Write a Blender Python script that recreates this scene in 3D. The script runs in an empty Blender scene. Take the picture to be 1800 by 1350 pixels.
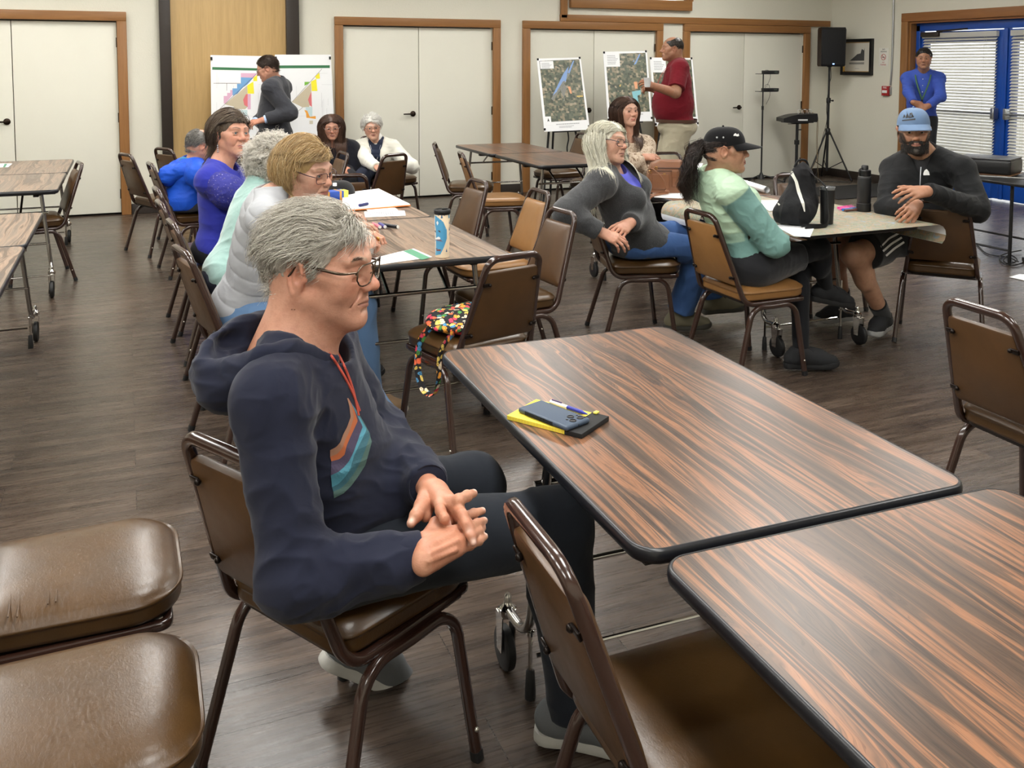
import bpy, math, random
import numpy as np
from mathutils import Vector, Matrix
from mathutils.bvhtree import BVHTree
random.seed(7)
RNG = np.random.default_rng(11)
SC = bpy.context.scene
COL = SC.collection
PI = math.pi
V3 = lambda *a: np.array(a, float)

# ------------------------------------------------------------------ camera (a level-ish view with a shifted lens)
CF, CP, CY, CH, CPSI, CROLL = 1625.2751, .071, 227.98, 1.5861, .3961, .002
BACK_Y, RIGHT_X, LEFT_X, FRONT_Y, CEIL_Z = 10.457, 9.3, -4.2, -2.6, 3.35

def ray(px, py):
    a, b = px - 900.0, py - CY
    cr, sr = math.cos(CROLL), math.sin(CROLL)
    a, b = a * cr + b * sr, -a * sr + b * cr
    cp, sp = math.cos(CP), math.sin(CP)
    u = -b / CF
    Y, Z, X = cp + u * sp, -sp + u * cp, a / CF
    c, s = math.cos(CPSI), math.sin(CPSI)
    return V3(X * c + Y * s, -X * s + Y * c, Z)

EYE = V3(0, 0, CH)
def at(px, py, z=None, y=None, x=None, d=None):
    """the point of the room seen at this pixel of the 1800x1350 frame, on a plane z=, y=, x= or at depth d"""
    r = ray(px, py)
    if z is not None: t = (z - CH) / r[2]
    elif y is not None: t = y / r[1]
    elif x is not None: t = x / r[0]
    else: t = d
    return EYE + t * r

def make_camera():
    cam = bpy.data.cameras.new('camera')
    o = bpy.data.objects.new('camera', cam); COL.objects.link(o)
    cam.sensor_fit = 'HORIZONTAL'; cam.sensor_width = 36.0
    cam.lens = CF / 1800 * 36
    cam.shift_y = -(675 - CY) / 1800
    cam.clip_start = .05
    fwd = ray(900, CY); fwd /= np.linalg.norm(fwd)
    rt = ray(901, CY) - ray(900, CY); rt /= np.linalg.norm(rt)
    up = np.cross(rt, fwd)
    M = Matrix(((rt[0], up[0], -fwd[0], 0), (rt[1], up[1], -fwd[1], 0), (rt[2], up[2], -fwd[2], CH), (0, 0, 0, 1)))
    o.matrix_world = M
    SC.camera = o

# ------------------------------------------------------------------ mesh helpers
def nrm(v):
    v = np.asarray(v, float); n = np.linalg.norm(v); return v / n if n > 1e-12 else v
def rotz(a):
    c, s = math.cos(a), math.sin(a); return np.array([[c, -s, 0], [s, c, 0], [0, 0, 1.]])
def rotx(a):
    c, s = math.cos(a), math.sin(a); return np.array([[1, 0, 0], [0, c, -s], [0, s, c.real]])
def roty(a):
    c, s = math.cos(a), math.sin(a); return np.array([[c, 0, s], [0, 1, 0], [-s, 0, c]])
def axisrot(ax, a):
    ax = nrm(ax); K = np.array([[0, -ax[2], ax[1]], [ax[2], 0, -ax[0]], [-ax[1], ax[0], 0]])
    return np.eye(3) + math.sin(a) * K + (1 - math.cos(a)) * K @ K

def fillet(pts, r, n=6, closed=False):
    """round the corners of a polyline"""
    pts = [np.asarray(p, float) for p in pts]; out = []
    N = len(pts)
    for i in range(N):
        if not closed and i in (0, N - 1): out.append(pts[i]); continue
        a, b, c = pts[i - 1], pts[i], pts[(i + 1) % N]
        u, w = nrm(a - b), nrm(c - b)
        ang = math.acos(max(-1, min(1, float(u @ w))))
        if ang > 3.1: out.append(b); continue
        ri = r[i] if isinstance(r, (list, tuple)) else r
        t = min(ri / math.tan(ang / 2), .49 * np.linalg.norm(a - b), .49 * np.linalg.norm(c - b))
        ri = t * math.tan(ang / 2)
        cen = b + nrm(u + w) * ri / math.sin(ang / 2)
        p0, p1 = b + u * t, b + w * t
        e0, e1 = p0 - cen, p1 - cen
        tot = math.acos(max(-1, min(1, float(nrm(e0) @ nrm(e1)))))
        for k in range(n + 1):
            f = k / n
            if tot < 1e-4: out.append(b); break
            out.append(cen + (math.sin((1 - f) * tot) * e0 + math.sin(f * tot) * e1) / math.sin(tot))
    return np.array(out)

def circle(n, r=1.0, sq=1.0, ph=0.0, rb=None):
    """profile: circle (sq=1) to rounded square (sq<1)"""
    a = np.arange(n) / n * 2 * PI + ph
    c, s = np.cos(a), np.sin(a)
    return np.stack([np.sign(c) * np.abs(c) ** sq * r, np.sign(s) * np.abs(s) ** sq * (rb or r)], 1)

def resample(pts, n):
    pts = np.asarray(pts, float); L = np.r_[0, np.cumsum(np.linalg.norm(np.diff(pts, axis=0), axis=1))]
    t = np.linspace(0, L[-1], n)
    return np.stack([np.interp(t, L, pts[:, i]) for i in range(pts.shape[1])], 1)

def smooth_curve(pts, n=8):
    """Catmull-Rom through the points"""
    P = np.asarray(pts, float); P = np.vstack([2 * P[0] - P[1], P, 2 * P[-1] - P[-2]]); out = []
    for i in range(1, len(P) - 2):
        t = np.linspace(0, 1, n, endpoint=False)[:, None]
        a, b, c, d = P[i - 1], P[i], P[i + 1], P[i + 2]
        out.append(.5 * (2 * b + (c - a) * t + (2 * a - 5 * b + 4 * c - d) * t ** 2 + (3 * b - a - 3 * c + d) * t ** 3))
    out.append(P[-2][None]); return np.vstack(out)

class MB:
    """collects shapes and links them as ONE mesh object"""
    def __init__(s): s.v, s.f, s.m, s.n, s.cm = [], [], [], 0, 0
    def mat(s, i): s.cm = i; return s
    def add(s, v, f):
        v = np.asarray(v, float).reshape(-1, 3); o = s.n
        s.v.append(v); s.n += len(v)
        for q in f: s.f.append([int(i) + o for i in q]); s.m.append(s.cm)
        return s
    def xf(s, R=None, t=(0, 0, 0)):
        R = np.eye(3) if R is None else R
        s.v = [v @ R.T + np.asarray(t, float) for v in s.v]; return s
    def merge(s, o, R=None, t=(0, 0, 0)):
        R = np.eye(3) if R is None else R
        base = s.n
        for v in o.v: s.v.append(v @ R.T + np.asarray(t, float)); s.n += len(v)
        for q, m in zip(o.f, o.m): s.f.append([i + base for i in q]); s.m.append(m)
        return s
    def rings(s, rings, cap0=True, cap1=True, closed=True):
        n = len(rings[0]); V = np.vstack(rings); F = []
        for i in range(len(rings) - 1):
            for j in range(n if closed else n - 1):
                k = (j + 1) % n
                F.append((i * n + j, i * n + k, (i + 1) * n + k, (i + 1) * n + j))
        if cap0: F.append(tuple(range(n - 1, -1, -1)))
        if cap1: F.append(tuple((len(rings) - 1) * n + j for j in range(n)))
        return s.add(V, F)
    def tube(s, pts, r, n=10, prof=None, caps=True, up=None, closed=False):
        pts = np.asarray(pts, float); N = len(pts)
        if closed: T = np.roll(pts, -1, 0) - np.roll(pts, 1, 0)
        else: T = np.gradient(pts, axis=0)
        T /= np.maximum(np.linalg.norm(T, axis=1, keepdims=True), 1e-9)
        if up is None:
            up = V3(0, 0, 1) if abs(T[0][2]) < .9 else V3(0, 1, 0)
        u = nrm(np.asarray(up, float) - T[0] * (np.asarray(up, float) @ T[0])); rings = []
        pr = circle(n) if prof is None else prof
        rr = np.full(N, r) if np.isscalar(r) else np.interp(np.linspace(0, 1, N), np.linspace(0, 1, len(r)), r)
        for i in range(N):
            u = nrm(u - T[i] * (u @ T[i])); w = np.cross(T[i], u)
            rings.append(pts[i] + (pr[:, :1] * w + pr[:, 1:] * u) * rr[i])
        if closed: rings.append(rings[0]); return s.rings(rings, False, False)
        return s.rings(rings, caps, caps)
    def bar(s, a, b, r, n=10, **k): return s.tube([a, b], r, n, **k)
    def box(s, c, d, R=None, bev=0.0):
        hx, hy, hz = np.asarray(d, float) / 2
        b = min(bev, hx * .98, hy * .98, hz * .98)
        R = np.eye(3) if R is None else R
        if b <= 0:
            V = np.array([[x, y, z] for z in (-hz, hz) for y in (-hy, hy) for x in (-hx, hx)])
            F = [(0, 2, 3, 1), (4, 5, 7, 6), (0, 1, 5, 4), (2, 6, 7, 3), (0, 4, 6, 2), (1, 3, 7, 5)]
            return s.add(V @ R.T + np.asarray(c, float), F)
        # rounded by stacked rounded rectangles
        def rect(ins, z):
            return np.array([[x, y, z] for x, y in rrect(hx - ins, hy - ins, max(b - ins, b * .35), 3)])
        rings = []
        for k in range(4):
            a = k / 3 * PI / 2; rings.append(rect(b * (1 - math.sin(a)), -hz + b * (1 - math.cos(a))))
        for k in range(4):
            a = k / 3 * PI / 2; rings.append(rect(b * (1 - math.cos(a)), hz - b * (1 - math.sin(a))))
        rings = [q @ R.T + np.asarray(c, float) for q in rings]
        return s.rings(rings)
    def lathe(s, prof, c=(0, 0, 0), n=24, R=None):
        a = np.arange(n) / n * 2 * PI; R = np.eye(3) if R is None else R
        rings = [np.stack([r * np.cos(a), r * np.sin(a), np.full(n, z)], 1) @ R.T + np.asarray(c, float) for r, z in prof]
        return s.rings(rings)
    def prism(s, poly, z0, z1, R=None, t=(0, 0, 0)):
        """extrude a 2-D polygon (counter-clockwise) along local z"""
        R = np.eye(3) if R is None else R
        P = np.asarray(poly, float)
        return s.rings([np.c_[P, np.full(len(P), z)] @ R.T + np.asarray(t, float) for z in (z0, z1)])
    def ball(s, c, r, n=12, m=8, R=None):
        r = np.full(3, r) if np.isscalar(r) else np.asarray(r, float)
        a = np.arange(n) / n * 2 * PI; rings = []
        for k in range(m + 1):
            t = -PI / 2 + PI * (k if 0 < k < m else (k + (.02 if k == 0 else -.02))) / m
            q = np.stack([np.cos(t) * np.cos(a), np.cos(t) * np.sin(a), np.full(n, math.sin(t))], 1) * r
            rings.append((q if R is None else q @ R.T) + np.asarray(c, float))
        return s.rings(rings)
    def grid(s, fn, nu, nv):
        U, W = np.meshgrid(np.linspace(0, 1, nu + 1), np.linspace(0, 1, nv + 1), indexing='ij')
        P = np.array([fn(u, w) for u, w in zip(U.ravel(), W.ravel())])
        F = [(i * (nv + 1) + j, (i + 1) * (nv + 1) + j, (i + 1) * (nv + 1) + j + 1, i * (nv + 1) + j + 1) for i in range(nu) for j in range(nv)]
        return s.add(P, F)
    def build(s, name, mat, parent=None, smooth=40, origin=None):
        V = np.vstack(s.v)
        if origin is not None: V = V - np.asarray(origin, float)
        me = bpy.data.meshes.new(name)
        me.from_pydata(V.tolist(), [], s.f)
        mats = mat if isinstance(mat, (list, tuple)) else [mat]
        for m in mats: me.materials.append(m)
        if len(mats) > 1: me.polygons.foreach_set('material_index', s.m)
        if smooth:
            me.polygons.foreach_set('use_smooth', [True] * len(me.polygons))
            me.set_sharp_from_angle(angle=math.radians(smooth))
        me.update()
        return link(name, me, parent)

def link(name, data, parent=None):
    o = bpy.data.objects.new(name, data); COL.objects.link(o)
    if parent is not None: o.parent = parent
    return o

def rrect(hx, hy, r, n=4):
    out = []
    for cx, cy, a0 in ((hx - r, hy - r, 0), (-hx + r, hy - r, 90), (-hx + r, -hy + r, 180), (hx - r, -hy + r, 270)):
        for k in range(n + 1):
            a = math.radians(a0 + 90 * k / n); out.append((cx + r * math.cos(a), cy + r * math.sin(a)))
    return out

def raw_mesh(name, V, Q, mat, parent=None, origin=None, attrs=None):
    """fast build from arrays: V (n,3), Q (m,k) faces of one size"""
    V = np.asarray(V, float)
    if origin is not None: V = V - np.asarray(origin, float)
    me = bpy.data.meshes.new(name)
    k = Q.shape[1]
    me.vertices.add(len(V)); me.vertices.foreach_set('co', V.astype(np.float32).ravel())
    me.loops.add(Q.size); me.loops.foreach_set('vertex_index', Q.astype(np.int32).ravel())
    me.polygons.add(len(Q)); me.polygons.foreach_set('loop_start', np.arange(0, Q.size, k, dtype=np.int32))
    me.polygons.foreach_set('use_smooth', np.ones(len(Q), bool))
    mats = mat if isinstance(mat, (list, tuple)) else [mat]
    for m in mats: me.materials.append(m)
    for an, col in (attrs or {}).items():
        a = me.color_attributes.new(an, 'FLOAT_COLOR', 'POINT')
        a.data.foreach_set('color', np.c_[col, np.ones(len(col))].astype(np.float32).ravel())
    me.update(calc_edges=True); me.validate()
    return link(name, me, parent)

# ------------------------------------------------------------------ naming
def tag(o, label=None, cat=None, group=None, kind=None):
    for k, v in (('label', label), ('category', cat), ('group', group), ('kind', kind)):
        if v: o[k] = v
    return o
def thing(name, label, cat, loc=(0, 0, 0), rz=0.0, group=None):
    o = bpy.data.objects.new(name, None); COL.objects.link(o)
    o.location = [float(q) for q in loc]; o.rotation_euler = (0, 0, rz); o.empty_display_size = .05
    return tag(o, label, cat, group)
def struct(o): o['kind'] = 'structure'; return o
def dup(root, loc, rz, label=None, group=None):
    r = root.copy(); COL.objects.link(r); r.location = [float(q) for q in loc]; r.rotation_euler = (0, 0, rz)
    if label: r['label'] = label
    if group: r['group'] = group
    for ch in list(root.children):
        c = ch.copy(); COL.objects.link(c); c.parent = r
        for g in list(ch.children):
            q = g.copy(); COL.objects.link(q); q.parent = c
    return r
def part_label(o, s): o['label'] = s; return o

def text_mesh(s, size, extrude=.0004, align='CENTER'):
    cu = bpy.data.curves.new('t', 'FONT'); cu.body = s; cu.size = size; cu.align_x = align; cu.align_y = 'CENTER'; cu.extrude = extrude
    cu.resolution_u = 2
    o = bpy.data.objects.new('t', cu); COL.objects.link(o)
    dg = bpy.context.evaluated_depsgraph_get(); dg.update()
    me = bpy.data.meshes.new_from_object(o.evaluated_get(dg))
    V = np.array([v.co[:] for v in me.vertices]).reshape(-1, 3); F = [tuple(p.vertices) for p in me.polygons]
    bpy.data.objects.remove(o); bpy.data.curves.remove(cu); bpy.data.meshes.remove(me)
    return V, F

# ------------------------------------------------------------------ noise
def _hash(ix, iy, iz, seed):
    h = (ix * 374761393 + iy * 668265263 + iz * 2147483647 + seed * 974634777).astype(np.int64) & 0xffffffff
    h = ((h ^ (h >> 13)) * 1274126177) & 0xffffffff
    h = h ^ (h >> 16)
    return (h & 0xffff).astype(float) / 65535.0
def vnoise(p, seed=0):
    """value noise -1..1"""
    p = np.asarray(p, float); i = np.floor(p).astype(np.int64); f = p - i; f = f * f * (3 - 2 * f)
    r = 0
    for dx in (0, 1):
        wx = f[..., 0] if dx else 1 - f[..., 0]
        for dy in (0, 1):
            wy = f[..., 1] if dy else 1 - f[..., 1]
            for dz in (0, 1):
                wz = f[..., 2] if dz else 1 - f[..., 2]
                r = r + wx * wy * wz * _hash(i[..., 0] + dx, i[..., 1] + dy, i[..., 2] + dz, seed)
    return r * 2 - 1

# ------------------------------------------------------------------ signed distance modelling
def ext_normal(a, b): return nrm(np.asarray(b, float) - np.asarray(a, float))
class Sdf:
    """smooth union of tapered capsules, ellipsoids and boxes, meshed by surface nets"""
    def __init__(s, k=.02): s.p = []; s.k = k; s.focus = None
    def _a(s, kind, c, R, k, op, **d):
        s.p.append(dict(kind=kind, c=np.asarray(c, float), R=float(R), k=s.k if k is None else k, op=op, **d)); return s
    def cone(s, a, b, ra, rb=None, k=None, op='u', flat=None, fscale=1.0):
        a = np.asarray(a, float); b = np.asarray(b, float); rb = ra if rb is None else rb
        return s._a('cone', (a + b) / 2, np.linalg.norm(b - a) / 2 + max(ra, rb), k, op, a=a, b=b, ra=ra, rb=rb, flat=None if flat is None else nrm(flat), fs=fscale)
    def chain(s, pts, rs, k=None, op='u', **kw):
        for i in range(len(pts) - 1): s.cone(pts[i], pts[i + 1], rs[i], rs[i + 1], k, op, **kw)
        return s
    def ell(s, c, r, B=None, k=None, op='u'):
        r = np.full(3, r) if np.isscalar(r) else np.asarray(r, float)
        return s._a('ell', c, r.max(), k, op, r=r, B=np.eye(3) if B is None else B)
    def box(s, c, h, B=None, rad=.01, k=None, op='u'):
        h = np.asarray(h, float)
        return s._a('box', c, np.linalg.norm(h), k, op, h=h, B=np.eye(3) if B is None else B, rad=rad)
    def cutplane(s, q, n, rad=None, k=.004):
        """remove what lies beyond the plane through q along n (only within rad of q)"""
        s.p.append(dict(kind='plane', c=np.asarray(q, float), R=rad or 1e3, k=k, op='cut', n=nrm(n))); return s
    @staticmethod
    def dist(p, P):
        kd = p['kind']
        if kd == 'cone':
            if p['flat'] is not None:   # flatten along an axis: distances along it are stretched
                q = P - p['a']; P = P + (q @ p['flat'])[..., None] * p['flat'] * (p['fs'] - 1)
            ba = p['b'] - p['a']; l2 = max(ba @ ba, 1e-12); t = np.clip(((P - p['a']) @ ba) / l2, 0, 1)
            return np.linalg.norm(P - p['a'] - t[..., None] * ba, axis=-1) - (p['ra'] + (p['rb'] - p['ra']) * t)
        if kd == 'ell':
            q = (P - p['c']) @ p['B']; k0 = np.linalg.norm(q / p['r'], axis=-1); k1 = np.linalg.norm(q / p['r'] ** 2, axis=-1)
            return k0 * (k0 - 1) / np.maximum(k1, 1e-9)
        if kd == 'box':
            q = np.abs((P - p['c']) @ p['B']) - p['h'] + p['rad']
            return np.linalg.norm(np.maximum(q, 0), axis=-1) + np.minimum(q.max(-1), 0) - p['rad']
        if kd == 'plane':
            d = (P - p['c']) @ p['n']
            if p['R'] < 100: d = np.minimum(d, p['R'] - np.linalg.norm(P - p['c'], axis=-1))
            return d
    def apply(s, d, di, p):
        k = max(p['k'], 1e-5)
        if p['op'] == 'u':
            h = np.clip(.5 + .5 * (d - di) / k, 0, 1); return d * (1 - h) + di * h - k * h * (1 - h)
        di = -di if p['op'] == 's' else di
        h = np.clip(.5 - .5 * (d - di) / k, 0, 1); return d * (1 - h) + di * h + k * h * (1 - h)
    def value(s, P):
        d = np.full(P.shape[:-1], 10.0)
        for p in s.p: d = s.apply(d, s.dist(p, P), p)
        return d
    def mesh(s, res, smooth=1):
        un = [p for p in s.p if p['op'] == 'u']
        lo = np.min([p['c'] - p['R'] for p in un], 0) - 4 * res; hi = np.max([p['c'] + p['R'] for p in un], 0) + 4 * res
        B = 8; bs = B * res
        if s.focus is not None:   # a finer grid around one point: a radial map magnifies the sphere of radius fr by ff
            fc, fr, ff = s.focus; lo = lo - fr * (ff - 1); hi = hi + fr * (ff - 1)
            def T(U):
                q = U - fc; rho = np.maximum(np.linalg.norm(q, axis=-1, keepdims=True), 1e-9)
                return fc + q * (np.where(rho < fr * ff, rho / ff, rho - fr * (ff - 1)) / rho)
        else: T = lambda U: U
        nb = np.ceil((hi - lo) / bs).astype(int)
        G = np.stack(np.meshgrid(*[np.arange(n) for n in nb], indexing='ij'), -1).reshape(-1, 3)
        C0 = lo + (G + .5) * bs; hd = np.full(len(G), bs * .8661); C = T(C0)
        if s.focus is not None: hd[np.linalg.norm(C0 - fc, axis=1) + bs * .87 < fr * ff] /= ff
        d = np.full(len(C), 10.0); dis = []
        for p in s.p:
            di = np.full(len(C), 10.0)
            m = np.linalg.norm(C - p['c'], axis=1) < p['R'] * 1.6 + bs * 1.8 + .1 if p['kind'] != 'plane' else np.ones(len(C), bool)
            if m.any(): di[m] = s.dist(p, C[m])
            dis.append(di); d = s.apply(d, di, p)
        keep = np.abs(d) < hd * 1.25 + .006
        G, d, hd = G[keep], d[keep], hd[keep]; dis = [q[keep] for q in dis]
        off = np.stack(np.meshgrid(*[np.arange(B + 1)] * 3, indexing='ij'), -1).reshape(-1, 3)
        dims = nb * B + 2
        K, X, S = [], [], []
        for c0 in range(0, len(G), 3000):
            g = G[c0:c0 + 3000]; P = T(lo + (g[:, None, :] * B + off[None]) * res); h = hd[c0:c0 + 3000]
            D = np.full(P.shape[:2], 10.0)
            for p, di in zip(s.p, dis):
                q = di[c0:c0 + 3000]
                if p['op'] == 'u': m = q < d[c0:c0 + 3000] + 2.3 * h + p['k'] + .004
                elif p['op'] == 's': m = q < 1.4 * h + p['k']
                else: m = q > -1.4 * h - p['k']
                if not m.any(): continue
                D[m] = s.apply(D[m], s.dist(p, P[m]), p)
            D = D.reshape(-1, B + 1, B + 1, B + 1)
            c = [D[:, i:i + B, j:j + B, k:k + B] for i in (0, 1) for j in (0, 1) for k in (0, 1)]
            neg = sum((q < 0).astype(np.int8) for q in c)
            act = (neg > 0) & (neg < 8)
            w = np.argwhere(act)
            if not len(w): continue
            vals = np.stack([q[act] for q in c], 1)
            cell = g[w[:, 0]] * B + w[:, 1:]
            K.append(cell); S.append(vals)
        cell = np.vstack(K); vals = np.vstack(S)
        cor = np.array([(i, j, k) for i in (0, 1) for j in (0, 1) for k in (0, 1)], float)
        acc = np.zeros((len(cell), 3)); cnt = np.zeros(len(cell))
        for a in range(8):
            for b in range(a + 1, 8):
                if np.abs(cor[a] - cor[b]).sum() != 1: continue
                va, vb = vals[:, a], vals[:, b]; m = (va < 0) != (vb < 0)
                t = va[m] / (va[m] - vb[m])
                acc[m] += cor[a] + t[:, None] * (cor[b] - cor[a]); cnt[m] += 1
        V = T(lo + (cell + acc / cnt[:, None]) * res)
        key = (cell[:, 0] * dims[1] + cell[:, 1]) * dims[2] + cell[:, 2]
        o = np.argsort(key); key, V, cell, vals = key[o], V[o], cell[o], vals[o]
        stride = (dims[1] * dims[2], dims[2], 1); Q = []
        for ax, b in ((0, 4), (1, 2), (2, 1)):
            u, w = [(1, 2), (2, 0), (0, 1)][ax]
            m = (vals[:, 0] < 0) != (vals[:, b] < 0)
            k0 = key[m]; ids = []
            ok = np.ones(len(k0), bool)
            for du, dw in ((0, 0), (1, 0), (1, 1), (0, 1)):
                kk = k0 - du * stride[u] - dw * stride[w]
                i = np.clip(np.searchsorted(key, kk), 0, len(key) - 1); ok &= key[i] == kk; ids.append(i)
            q = np.stack(ids, 1)[ok]; fl = (vals[m][ok][:, 0] < 0)
            q[~fl] = q[~fl][:, ::-1]
            Q.append(q)
        Q = np.vstack(Q)
        for _ in range(smooth):
            f = Q.ravel(); P = V[Q]; nb_ = (np.roll(P, 1, 1) + np.roll(P, -1, 1)).reshape(-1, 3); n = np.bincount(f, minlength=len(V)) * 2
            A = np.stack([np.bincount(f, nb_[:, i], len(V)) for i in range(3)], 1); V = V * .5 + .5 * A / np.maximum(n, 1)[:, None]
        return V, Q
    def build(s, name, res, mat, parent=None, origin=None, color=None, smooth=1):
        V, Q = s.mesh(res, smooth)
        at_ = None if color is None else {'Col': color(V)}
        return raw_mesh(name, V, Q, mat, parent, origin, at_)
# ------------------------------------------------------------------ materials (all procedural)
def s2l(c):
    """sRGB 0-255 to linear"""
    return tuple(((q / 255) / 12.92 if q / 255 <= .04045 else ((q / 255 + .055) / 1.055) ** 2.4) for q in c)
class NT:
    def __init__(s, name):
        s.m = bpy.data.materials.new(name); s.m.use_nodes = True
        s.t = s.m.node_tree; s.t.nodes.clear()
        s.out = s.t.nodes.new('ShaderNodeOutputMaterial')
        s.b = s.t.nodes.new('ShaderNodeBsdfPrincipled'); s.t.links.new(s.b.outputs[0], s.out.inputs[0])
    def n(s, typ, out=0, _set=None, **inp):
        nd = s.t.nodes.new('ShaderNode' + typ)
        for k, v in (_set or {}).items(): setattr(nd, k, v)
        for k, v in inp.items():
            sock = nd.inputs[int(k[1:])] if k[0] == 'i' and k[1:].isdigit() else nd.inputs[k.replace('_', ' ')]
            s.put(sock, v)
        return nd.outputs[out]
    def put(s, sock, v):
        if isinstance(v, bpy.types.NodeSocket): s.t.links.new(v, sock)
        else:
            if sock.type == 'RGBA' and len(v) == 3: v = (*v, 1)
            sock.default_value = v
    def set(s, **kw):
        for k, v in kw.items(): s.put(s.b.inputs[k.replace('_', ' ')], v)
        return s
    def coord(s, kind='Object', scale=(1, 1, 1), rot=(0, 0, 0), loc=(0, 0, 0)):
        tc = s.t.nodes.new('ShaderNodeTexCoord')
        return s.n('Mapping', Vector=tc.outputs[kind], Scale=scale, Rotation=rot, Location=loc)
    def noise(s, vec, scale, detail=4, rough=.5, dist=0, out=0):
        return s.n('TexNoise', out, Vector=vec, Scale=scale, Detail=detail, Roughness=rough, Distortion=dist)
    def ramp(s, fac, stops, interp='LINEAR'):
        nd = s.t.nodes.new('ShaderNodeValToRGB'); s.put(nd.inputs[0], fac); cr = nd.color_ramp; cr.interpolation = interp
        while len(cr.elements) < len(stops): cr.elements.new(.5)
        for e, (p, c) in zip(cr.elements, stops):
            e.position = p; e.color = (*c, 1) if len(c) == 3 else c
        return nd.outputs[0]
    def mix(s, f, a, b, mode='MIX'):
        nd = s.t.nodes.new('ShaderNodeMix'); nd.data_type = 'RGBA'; nd.blend_type = mode
        s.put(nd.inputs[0], f); s.put(nd.inputs[6], a); s.put(nd.inputs[7], b); return nd.outputs[2]
    def math(s, op, a, b=0.0, c=0.0):
        return s.n('Math', 0, dict(operation=op), i0=a, i1=b, i2=c)
    def bump(s, h, strength=.3, dist=.002, prev=None):
        kw = dict(Height=h, Strength=strength, Distance=dist)
        if prev is not None: kw['Normal'] = prev
        o = s.n('Bump', **kw); s.put(s.b.inputs['Normal'], o); return o
G3 = lambda v: (v, v, v)

def flat(name, rgb, rough=.5, metal=0.0, spec=.5, coat=0.0, noise=0.0, nscale=30, bump=0.0, bscale=200, lin=False):
    m = NT(name); c = rgb if lin else s2l(rgb)
    m.set(Base_Color=c, Roughness=rough, Metallic=metal, Coat_Weight=coat)
    m.b.inputs['Specular IOR Level'].default_value = spec
    if coat: m.set(Coat_Roughness=.08)
    if noise or bump:
        v = m.coord()
        if noise:
            f = m.noise(v, nscale, 4)
            m.set(Base_Color=m.mix(f, tuple(q * (1 - noise) for q in c), tuple(min(1, q * (1 + noise)) for q in c)))
        if bump: m.bump(m.noise(v, bscale, 3), bump, .002)
    return m.m
def emit(name, rgb, st):
    m = NT(name); m.set(Base_Color=s2l(rgb), Emission_Color=s2l(rgb), Emission_Strength=st); return m.m

def cloth(name, rgb, attr=False, rough=.92, weave=900, wst=.12, fuzz=.25, var=.12, fold=0.0, foldscale=(14, 14, 14), heather=0.0, hrgb=None):
    m = NT(name); v = m.coord()
    c = m.n('Attribute', 0, dict(attribute_name='Col')) if attr else s2l(rgb)
    f = m.noise(v, 6, 3)
    dk = m.mix(f, G3(1 - var), G3(1 + var))
    base = m.mix(1.0, c if attr else (*s2l(rgb), 1), dk, 'MULTIPLY')
    if heather:
        h = m.ramp(m.noise(v, 420, 2, .7), [(.5, G3(0)), (.72, G3(1))])
        base = m.mix(m.math('MULTIPLY', h, heather), base, s2l(hrgb))
    m.set(Base_Color=base, Roughness=rough, Sheen_Weight=fuzz, Sheen_Roughness=.5)
    m.b.inputs['Specular IOR Level'].default_value = .2
    bp = m.bump(m.noise(v, weave, 2), wst, .001)
    if fold:
        vv = m.coord(scale=foldscale)
        m.bump(m.noise(vv, 1.0, 3, .45, .8), fold, .02, bp)
    return m.m

def skin_mat(name):
    m = NT(name); v = m.coord()
    c = m.n('Attribute', 0, dict(attribute_name='Col'))
    f = m.noise(v, 38, 5, .65)
    base = m.mix(1.0, c, m.ramp(f, [(.3, (.86, .80, .78)), (.55, (1, 1, 1)), (.75, (1.05, 1.02, 1.0))]), 'MULTIPLY')
    f2 = m.ramp(m.noise(v, 240, 3, .6), [(.35, (.90, .86, .84)), (.5, (1, 1, 1))])
    base = m.mix(.6, base, f2, 'MULTIPLY')
    m.set(Base_Color=base, Roughness=.48, Subsurface_Weight=.12, Subsurface_Radius=(.012, .004, .002), Subsurface_Scale=.5)
    m.b.inputs['Specular IOR Level'].default_value = .42
    b = m.bump(m.noise(v, 300, 4, .7), .16, .0012)
    m.bump(m.noise(m.coord(scale=(1, 1, 2.5)), 60, 4, .6, .6), .22, .003, b)
    return m.m
def hair_mat(name, rough=.42):
    m = NT(name)
    c = m.n('Attribute', 0, dict(attribute_name='Col'))
    m.set(Base_Color=c, Roughness=rough); m.b.inputs['Specular IOR Level'].default_value = .45
    return m.m
def attr_mat(name, rough=.5, spec=.5, bump=0.0, bscale=300):
    m = NT(name); m.set(Base_Color=m.n('Attribute', 0, dict(attribute_name='Col')), Roughness=rough)
    m.b.inputs['Specular IOR Level'].default_value = spec
    if bump: m.bump(m.noise(m.coord(), bscale, 3), bump, .002)
    return m.m

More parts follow.
